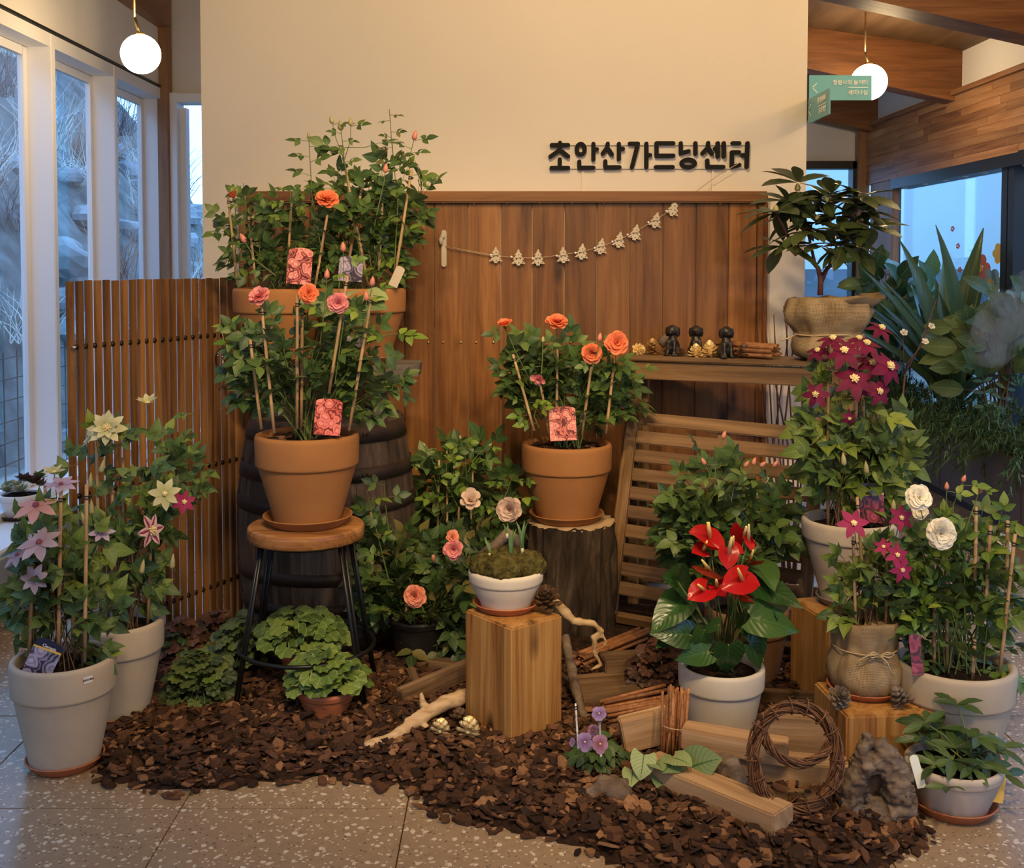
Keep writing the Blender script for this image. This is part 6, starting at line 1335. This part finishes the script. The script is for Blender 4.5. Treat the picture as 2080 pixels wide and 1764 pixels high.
# ---------------------------------------------------------------- burlap clematis on the low block
zR = .21; dR = 3.43
cR = P(1762, 900, dR); saucer(V((cR.x, dR, zR)), .115, .024, 'terracotta saucer under the burlap pot on the low block')
t, c0, _ = bag('clematis', 'clematis with magenta flowers in a small burlap sack on the low block', 'potted plant', 1762, dR, zR + .008, [(.001, 0), (.085, 0), (.105, .02), (.116, .05), (.112, .085), (.098, .12), (.090, .145), (.094, .165), (.100, .195), (.104, .225), (.100, .232), (.092, .21), (.05, .205), (.001, .205)], 8, ruff=.02)
p = Plant(t, dR); p.top = V((cR.x, dR, zR + .21))
bw = MB(); bw.tube([(.0975 * cos(a) * 1.02, .0975 * sin(a) * 1.02, .142) for a in [2 * pi * i / 36 for i in range(37)]], .0022, 5)
kb = V((.012, -.108, .146))
for s_ in (-1, 1):
    bw.tube([kb, kb + V((s_ * .022, -.006, .012)), kb + V((s_ * .044, -.004, .004)), kb + V((s_ * .026, -.006, -.006)), kb], .0022, 5)
bw.tube([kb, kb + V((-.03, -.012, .008)), kb + V((-.062, -.004, -.012)), kb + V((-.07, -.004, -.03))], .002, 5); bw.tube([kb, kb + V((.02, -.012, -.02)), kb + V((.036, -.016, -.06))], .002, 5); bw.obj('twine_bow', M['string'], t)
for q in ((1738, 1270, 1733, 1090), (1800, 1270, 1802, 1090), (1760, 1280, 1741, 1010)): p.stake(*q, d=dR + uni(-.05, .02), r=.005)
p.fill([(1740, 1190, 45, 45), (1790, 1200, 45, 55), (1725, 1110, 35, 35), (1790, 1110, 40, 40), (1825, 1170, 30, 40), (1715, 1220, 20, 25), (1765, 1150, 45, 40)], 24, 'clem', 'clembright', .044, p.top, .05, (2, 4), 3, 'brownstem', .35, .0018, .9, .4, 'clem', .5, .45)
for x, y, dz, r, ax in ((1734, 1064, -.10, 36, (-.1, -.8, .5)), (1830, 1052, -.10, 30, (.2, -1, .25)), (1822, 1128, -.12, 28, (.1, -.9, .4)), (1832, 1158, -.14, 28, (.2, -.9, .1)), (1795, 1112, -.10, 22, (-.3, -.6, .7))): p.clematis(x, y, dR + dz, r, 'magenta', 6, ax, 4, 'yellow', .18, stemto=P(x * .7 + 1765 * .3, y + 60, dR))
q = P(1815, 1032, dR - .02); p.bud(q, (0, 0, 1), .010, 'bud', 2.2); p.stem([q, P(1805, 1090, dR)], .0016); p.done()
# ---------------------------------------------------------------- white rose, hellebore bowl at the right
p = potted('rose_bush', 'white flowered rose in the large beige pot at the right', 'potted plant', 1948, 3.40, 0, .178, .115, .312, .105, 'claywhite', (.14, .03), slabel='terracotta saucer under the large beige pot at the right', sink=.03)
for q in ((1897, 1375, 1898, 1200), (1924, 1370, 1921, 1035), (2030, 1375, 2062, 1085), (1975, 1385, 1980, 1300), (2000, 1260, 2012, 1068), (1980, 1180, 1983, 1030), (2045, 1180, 2047, 1058)): p.stake(*q, d=3.40 + uni(-.12, .0), r=.0058)
p.fill([(1960, 1200, 90, 85), (1895, 1130, 50, 50), (2025, 1130, 45, 60), (1950, 1300, 85, 50), (1880, 1240, 45, 60), (2040, 1230, 40, 60), (1960, 1100, 70, 50), (1990, 1340, 60, 30)], 40, 'rose', 'rosebright', .050, p.top, .07, (3, 5), 5, 'stem', .35, .0028, mk2='rose', p2=.45)
for a in ([(1950, 1120), (1935, 1030), (1957, 975)], [(1930, 1100), (1922, 1030), (1923, 990)], [(1960, 1080), (1985, 1010), (1990, 998)]): p.shoot(a, 'rose', 'rosebright', .040, 3, .002, nlv=2, d=3.32, bud='budpink', budr=.009)
fl = ((9, 1.0, -4), (9, .96, 8), (8, .86, 18), (8, .74, 28), (7, .60, 38), (6, .44, 50), (5, .3, 62))
p.rose(1870, 1010, 3.28, 27, 'cream', (.1, -.9, .4), fl, stemto=P(1880, 1080, 3.36)); p.rose(1913, 1086, 3.20, 31, 'cream', (0, -1, .05), fl, stemto=P(1915, 1150, 3.34)); p.rose(2045, 1102, 3.42, 22, 'cream', (.5, -.6, .6), fl, stemto=P(2040, 1160, 3.4)); p.rose(1868, 1040, 3.42, 16, 'cream', (-.3, -.8, .3), stemto=P(1880, 1100, 3.4))
p.card(1850, 1290, 1872, 1370, 3.30, 'tagwine', -4); p.done()
p = potted('hellebore', 'low dark leaved hellebore in the shallow white bowl at the lower right', 'potted plant', 1949, 3.10, 0, .133, .094, .135, .034, 'clayold', (.122, .032), slabel='terracotta saucer under the shallow white bowl', sink=.02)
for x, y, dz, n, sz, nz in ((1945, 1432, .10, 7, .085, .7), (1880, 1470, .06, 6, .085, .5), (1895, 1510, .05, 6, .08, .5), (1985, 1500, .0, 7, .085, .6), (1935, 1545, -.05, 7, .085, .7), (1925, 1600, -.12, 5, .065, .5), (2030, 1520, .05, 6, .085, .5), (2000, 1550, -.05, 6, .08, .4), (1960, 1500, .08, 6, .08, .6), (2040, 1575, -.05, 4, .075, .3), (1870, 1500, .0, 5, .07, .4), (1910, 1480, .10, 6, .08, .6), (1975, 1560, -.08, 5, .07, .4), (1940, 1520, .02, 6, .08, .6), (1990, 1530, .03, 6, .08, .6), (1900, 1555, -.06, 5, .07, .5)):
    q = P(x, y, 3.10 + dz); m = p.top + V((uni(-.06, .06), uni(-.05, .05), 0)); p.stem([m, m.lerp(q, .6) + V((0, 0, .015)), q], .0026, .002); out = (q - p.top); out.z = 0; ph = atan2(out.y, out.x)
    for i in range(n): a = ph + R(-115 + 230 * i / (n - 1)); dr = V((cos(a), sin(a), uni(-.2, .55))); p.leaf(q, dr, V((0, -.25, nz)) + rv(.2), sz * uni(.85, 1.1) * (1 - .15 * abs(i - (n - 1) / 2) / n), 'hell', 'hell')
p.card(1855, 1535, 1872, 1600, 3.02, 'lampbase', -14); p.card(2020, 1575, 2040, 1630, 3.03, 'tagyellow', 10); p.done()
c_ = P(2000, 1540, 3.24); t = thing('clay_pot', 'empty small white pot behind the shallow hellebore bowl', 'pot', V((P(2003, 900, 3.30).x + .01, 3.275, .0))); t.location.x = P(1998, 900, 3.27).x; pot_into(t, .055, .04, .15, .03, M['claywhite'], soil=False)
# ---------------------------------------------------------------- violas and silver-leaf plant in the mulch
dv_ = 3.30; p = mound('viola', 'violas with purple ruffled flowers and two white sticks in the mulch', 1212, 1535, dv_, 58, 42, 'viola', 'viola', .040, 64, .055, .06, 'plasticblack', z=.01, up_=.6)
p.stake(1176, 1545, 1169, 1430, d=3.30, r=.0032, mat='white_plastic'); p.stake(1222, 1560, 1217, 1455, d=3.24, r=.0034, mat='white_plastic')
def viola(x, y, d, r, mk, ax):
    pos = P(x, y, d); rr = r * p.k; ax = V(ax).normalized(); Fm = frame(p.loc(pos), V((0, .2, 1)) - ax * ax.z, ax); fl = MB().sphere((0, 0, .04 * rr), (.12 * rr, .12 * rr, .08 * rr), 7).obj('flower', M['spadix'], p.r, M=Fm)
    for a, sc, tz in ((150, .95, -.04), (210, .95, -.04), (90 - 20, .85, .02), (270 + 20, .85, .02), (0, 1.0, .04)):
        inst('petal', petal('viola', mk), fl, M=Matrix.Translation((0, 0, tz * rr)) @ Matrix.Rotation(R(a + 180 + uni(-6, 6)), 4, 'Z') @ Matrix.Rotation(R(6), 4, 'X') @ Matrix.Scale(rr * sc, 4))
    p.stem([pos - ax * .003, P(x + uni(-4, 4), y + 25, d + .04), P(x, y + 50, dv_)], .0014)
viola(1217, 1450, 3.20, 18, 'viola', (-.1, -.6, .7)); viola(1188, 1508, 3.18, 19, 'viola', (-.1, -1, .2)); viola(1219, 1512, 3.14, 19, 'violapink', (.1, -1, .1)); viola(1204, 1484, 3.26, 13, 'violapink', (-.3, -.7, .5)); viola(1162, 1508, 3.3, 9, 'viola', (-.7, -.6, .2)); p.done()
db_ = 3.24; cb = G(1362, 1600, .02); t = thing('silver_leaf_plant', 'plant with silvery veined heart leaves growing in front of the pale timber', 'plant', V((cb.x, cb.y, .02))); p = Plant(t, cb.y); MB().lathe([(.07, -.012), (.06, .006), (.03, .012), (.001, .013)], 20).obj('soil', M['soil'], t)
for x, y, tx, ty, nr in ((1308, 1534, 1302, 1578, (0, -.75, .65)), (1285, 1565, 1282, 1590, (-.2, -.9, .3)), (1372, 1550, 1350, 1560, (0, -.5, .85)), (1400, 1560, 1452, 1540, (-.1, -.75, .65)), (1366, 1540, 1400, 1545, (.1, -.4, .9)), (1342, 1580, 1348, 1605, (.1, -1, .2)), (1395, 1575, 1398, 1590, (0, -.9, .4)), (1330, 1548, 1345, 1556, (.1, -.6, .8))):
    a, b = P(x, y, cb.y - .04), P(tx, ty, cb.y - .09); dd = b - a; p.leaf(a, dd, V(nr), max(.05, dd.length * 1.05), 'brun', 'brun'); m = V((cb.x + (.035 if x > 1350 else -.03), cb.y, .03)); p.stem([m, m.lerp(a, .6) + V((0, 0, .012)), a], .0022)
p.done()
# ---------------------------------------------------------------- red twigs behind the console, sill bowl, planter wall of green
t = thing('willow_twigs', 'bunch of bare red brown twigs standing behind the console table', 'twigs', V((P(1608, 900, 5.04).x, 5.04, 0))); p = Plant(t, 5.03)
for x0, x1, x2 in ((1600, 1570, 1560), (1605, 1600, 1556), (1612, 1582, 1575), (1616, 1610, 1598), (1608, 1625, 1640), (1598, 1560, 1540), (1604, 1590, 1612), (1612, 1632, 1625), (1600, 1572, 1600)):
    p.stem([P(x0, 1225, 5.04), P(x1, 900, 5.05), P(x2, 700 + uni(-20, 20), 5.06), P(x2 - uni(-4, 12), 600 + uni(0, 50), 5.05)], .0055, .002, 'redstem', 5, 'twig')
t = thing('succulent_bowl', 'white bowl of cream and dark red succulents on the window ledge', 'potted plant', V((sb.x, sb.y, .346))); pot_into(t, .095, .07, .11, .03, M['winwhite'], sink=.01); p = Plant(t, sb.y)
for x, y, dz, r, mk in ((-.05, -.03, .12, .05, 'succpale'), (.02, -.05, .125, .055, 'succpale'), (-.01, .0, .135, .05, 'succpale'), (.05, .03, .15, .055, 'succred'), (.0, .05, .155, .06, 'succred'), (.09, .02, .14, .05, 'succred'), (.06, .08, .165, .05, 'heuchlime'), (-.07, .04, .13, .05, 'succpale')):
    q = V((sb.x + x, sb.y + y, .346 + dz))
    for i in range(14): a = i * 2.4; el = .15 + .9 * i / 14; dr = V((cos(a) * cos(el), sin(a) * cos(el), sin(el))); p.leaf(q, dr, V((0, 0, 1)) - dr * sin(el), r * uni(.7, 1), 'succ', mk)
p.done()
s2b = G(2, 1040, .338); t = thing('succulent_bowl', 'dark trailing succulent at the left picture edge on the window ledge', 'potted plant', V((s2b.x - .06, s2b.y - .12, .338))); pot_into(t, .06, .045, .09, .02, M['winwhite'], sink=.01); p = Plant(t, s2b.y)
for i in range(40): a = rnd() * 6.3; dr = V((cos(a), sin(a), uni(-.6, .8))); p.leaf(p.o + V((0, 0, .10)) + dr * .05, dr, V((0, -.3, 1)), .045, 'succ', 'succred')
p.done()
pl_ = thing('planter_cabinet', 'long grey brown planter cabinet along the dark framed windows', 'planter', (2.88, 0, 0))
for i in range(4):
    y0 = 5.0 + i * 1.17; MB().box((.0, y0 + .58, .25), (.02, 1.155, .40), bev=.002).obj('door', M['concrete'], pl_)
MB().box((.16, 7.35, .225), (.30, 4.7, .45)).obj('body', M['concrete'], pl_); MB().box((.02, 7.35, .025), (.03, 4.7, .05)).obj('plinth', M['black'], pl_); MB().box((.16, 7.35, .452), (.26, 4.66, .02)).obj('soil', M['soil'], pl_)
km = MB().sphere((0, 0, 0), (.012, .016, .012), 8).mesh('knob', M['silver'])
for yy in (6.12, 6.24): inst('knob', km, pl_, loc=(-.02, yy, .37))
def planterplant(name, label, px, py, x, cat='plant'): q = SX(px, py, x); t = thing(name, label, cat, V((q.x, q.y, .46))); return Plant(t, q.y), V((q.x, q.y, .46))
p, b = planterplant('rubber_plant', 'broad leaved rubber plant in the planter under the window corner', 1832, 640, 3.06)
p.fill([(1800, 600, 55, 65), (1870, 570, 45, 40), (1780, 700, 50, 70), (1850, 640, 40, 50), (1790, 540, 40, 25), (1900, 590, 30, 30)], 26, 'ficus', 'ficus', .21, b, .08, (5, 7), 1, 'brownstem', .35, .008, 1.0, .35, dz=.12); p.done()
p, b = planterplant('dracaena', 'striped strap leaved dracaena rising from the planter', 1920, 760, 3.02)
for i in range(40):
    a = i * 2.4; el = uni(.6, 1.5); ln = uni(.6, 1.1); dr = V((cos(a) * cos(el) * .6, sin(a) * cos(el), sin(el))); p.leaf(b + V((uni(-.04, .04), uni(-.15, .15), uni(0, .3))), dr, V((cos(a) * -.3, -.5, 1)), ln, 'drac', 'drac')
p.done()
p, b = planterplant('magnolia', 'olive green broad leaved shrub at the right edge of the planter', 2035, 680, 3.0)
p.fill([(2010, 640, 50, 40), (1960, 680, 40, 50), (2060, 600, 40, 50), (2050, 720, 50, 50), (1990, 720, 45, 40), (2070, 660, 30, 60)], 20, 'ficus', 'magn', .19, b, .06, (3, 5), 1, 'brownstem', .45, .007, 1.1, .3, dz=.12); p.done()
def fern(name, label, px, py, x, n, ln, spread):
    q = SX(px, py, x); t = thing(name, label, 'fern', V((q.x, q.y, .46))); 
    for i in range(n):
        a = uni(0, 6.28); st = V((uni(-.04, .10), uni(-.5, .5) * spread, 0)); dr = V((cos(a) * .6 - .5, sin(a) * .8, 0)); rise = uni(.05, .35); L_ = ln * uni(.5, 1.1); pts = [st + dr * (L_ * s_) + V((0, 0, rise * sin(s_ * 2.2) * 1.0 - .42 * L_ * s_ * s_ * uni(.7, 1.2))) for s_ in [j / 7 for j in range(8)]]; mb = MB(); mb.tube(pts, .002, 3, False)
        for j in range(1, 8):
            for _ in range(16):
                f = rnd(); o = pts[j - 1].lerp(pts[j], f); d2 = (pts[j] - pts[j - 1]).normalized() * .5 + rv(1.0); d2 = d2.normalized() * uni(.04, .095); w = d2.cross(V((.3, .2, .9))).normalized() * .0045
                mb.add([o - w, o + w, o + d2], [(0, 1, 2)])
        f_ = mb.obj('frond', L['fern'], t)
fern('asparagus_fern', 'feathery asparagus fern hanging over the far part of the planter', 1880, 880, 2.96, 80, .80, 1.7); fern('asparagus_fern', 'feathery asparagus fern hanging over the near part of the planter', 2035, 880, 2.94, 80, .72, 1.3)
p, b = planterplant('arching_fern', 'pale ribbed fern fronds beside the asparagus fern in the planter', 2010, 800, 2.92)
for tx, ty in ((1985, 750), (2005, 890), (2030, 860), (2075, 780)):
    e = P(tx, ty, b.y - .05); pts = [b.lerp(e, s_) + V((0, 0, .15 * sin(s_ * 3))) for s_ in [j / 8 for j in range(9)]]; p.stem(pts, .004)
    for j in range(2, 9):
        for sg in (-1, 1): tn = (pts[j] - pts[j - 1]).normalized(); sd = tn.cross(V((0, -1, .2))).normalized() * sg; p.leaf(pts[j], sd + tn * .3, V((0, -1, .4)), .085 * (1 - .5 * j / 9), 'rhodo', 'ficus')
p.done()
t = thing('blossom_branch', 'bare branch with small cream blossoms before the planter plants', 'branch', P(1850, 780, 4.9) * 1); t.location.z = 0; p = Plant(t, 4.9)
b0 = V((P(1838, 780, 4.9).x, 4.9, 0))
p.stem([P(1838, 760, 4.9), P(1870, 700, 4.9), P(1902, 610, 4.9)], .004, .002, 'redstem'); p.stem([P(1836, 745, 4.9), P(1834, 690, 4.9), P(1832, 672, 4.9)], .003, .002, 'redstem'); p.stem([P(1838, 745, 4.9), P(1870, 705, 4.9), P(1888, 660, 4.9)], .003, .002, 'redstem'); p.stem([V((b0.x - .08, 4.9, .0)), P(1825, 900, 4.9), P(1838, 760, 4.9)], .006, .004, 'redstem')
for x, y in ((1836, 676), (1892, 663), (1879, 694)): p.rose(x, y, 4.88, 8, 'cream', (0, -.8, .5), ((5, 1, 20), (4, .7, 50)))
# flat flower stickers on the window glass
def sticker(name, label, px, py, r, mk, n):
    q = SX(px, py, gx + .012); t = thing(name, label, 'sticker', q); k = q.y / F
    mb = MB()
    for i in range(n):
        a = 2 * pi * i / n; c = (r * .62 * k * cos(a), r * .62 * k * sin(a)); pl = [(c[0] + r * .42 * k * cos(w), c[1] + r * .42 * k * sin(w)) for w in [2 * pi * j / 14 for j in range(14)]]; m2 = len(pl)
        mb.add([(-.0004 * i, -x * 1.6, z) for x, z in pl], [tuple(range(m2))])
    mb.obj('petals', mk, t); mb = MB(); mb.add([(-.006, -r * .3 * k * cos(w) * 1.6, r * .3 * k * sin(w)) for w in [2 * pi * j / 14 for j in range(14)]], [tuple(range(14))]); mb.obj('centre', M['tagyellow'], t)
sred = plain('red_film', (.60, .16, .12), .6); sblue = plain('blue_film', (.22, .36, .48), .6); syel = plain('yellow_film', (.72, .52, .10), .6)
sticker('window_sticker', 'red flower sticker on the black framed window glass', 1992, 545, 28, sred, 5); sticker('window_sticker', 'blue round sticker below the red flower on the glass', 2014, 575, 30, sblue, 6); sticker('window_sticker', 'yellow flower sticker at the right mullion of the window', 2032, 515, 22, syel, 6)
for x, y in ((1935, 465), (1946, 500), (1950, 548)): sticker('window_sticker', {1935: 'highest tiny red flower sticker on the window glass', 1946: 'middle tiny red flower sticker on the window glass', 1950: 'lowest tiny red flower sticker on the window glass'}[x], x, y, 6, sred, 5)
# water mist of a humidifier among the plants at the right edge
mv = bpy.data.materials.new('water_mist'); mv.use_nodes = True; nt = mv.node_tree; nt.nodes.clear(); mo = nt.nodes.new('ShaderNodeOutputMaterial'); vol = nt.nodes.new('ShaderNodeVolumePrincipled'); vol.inputs['Color'].default_value = (.95, .95, .95, 1)
tc = nt.nodes.new('ShaderNodeTexCoord'); nz = nt.nodes.new('ShaderNodeTexNoise'); nz.inputs['Scale'].default_value = 7; nz.inputs['Detail'].default_value = 4; rp = nt.nodes.new('ShaderNodeMapRange'); rp.inputs[1].default_value = .42; rp.inputs[2].default_value = .8; rp.inputs[4].default_value = 9.0
nt.links.new(tc.outputs['Object'], nz.inputs[0]); nt.links.new(nz.outputs[0], rp.inputs[0]); nt.links.new(rp.outputs[0], vol.inputs['Density']); nt.links.new(vol.outputs[0], mo.inputs['Volume'])
q = P(2045, 650, 6.3); ms = MB().sphere((0, 0, 0), (.16, .14, .30), 16, M=Matrix.Rotation(.5, 4, 'Y'), fn=lambda v: v * (1 + .25 * noise.noise(v * 6))).obj('mist', mv, loc=q); tag(ms, 'pale puff of mist rising among the plants at the right edge', 'mist', kind='stuff')
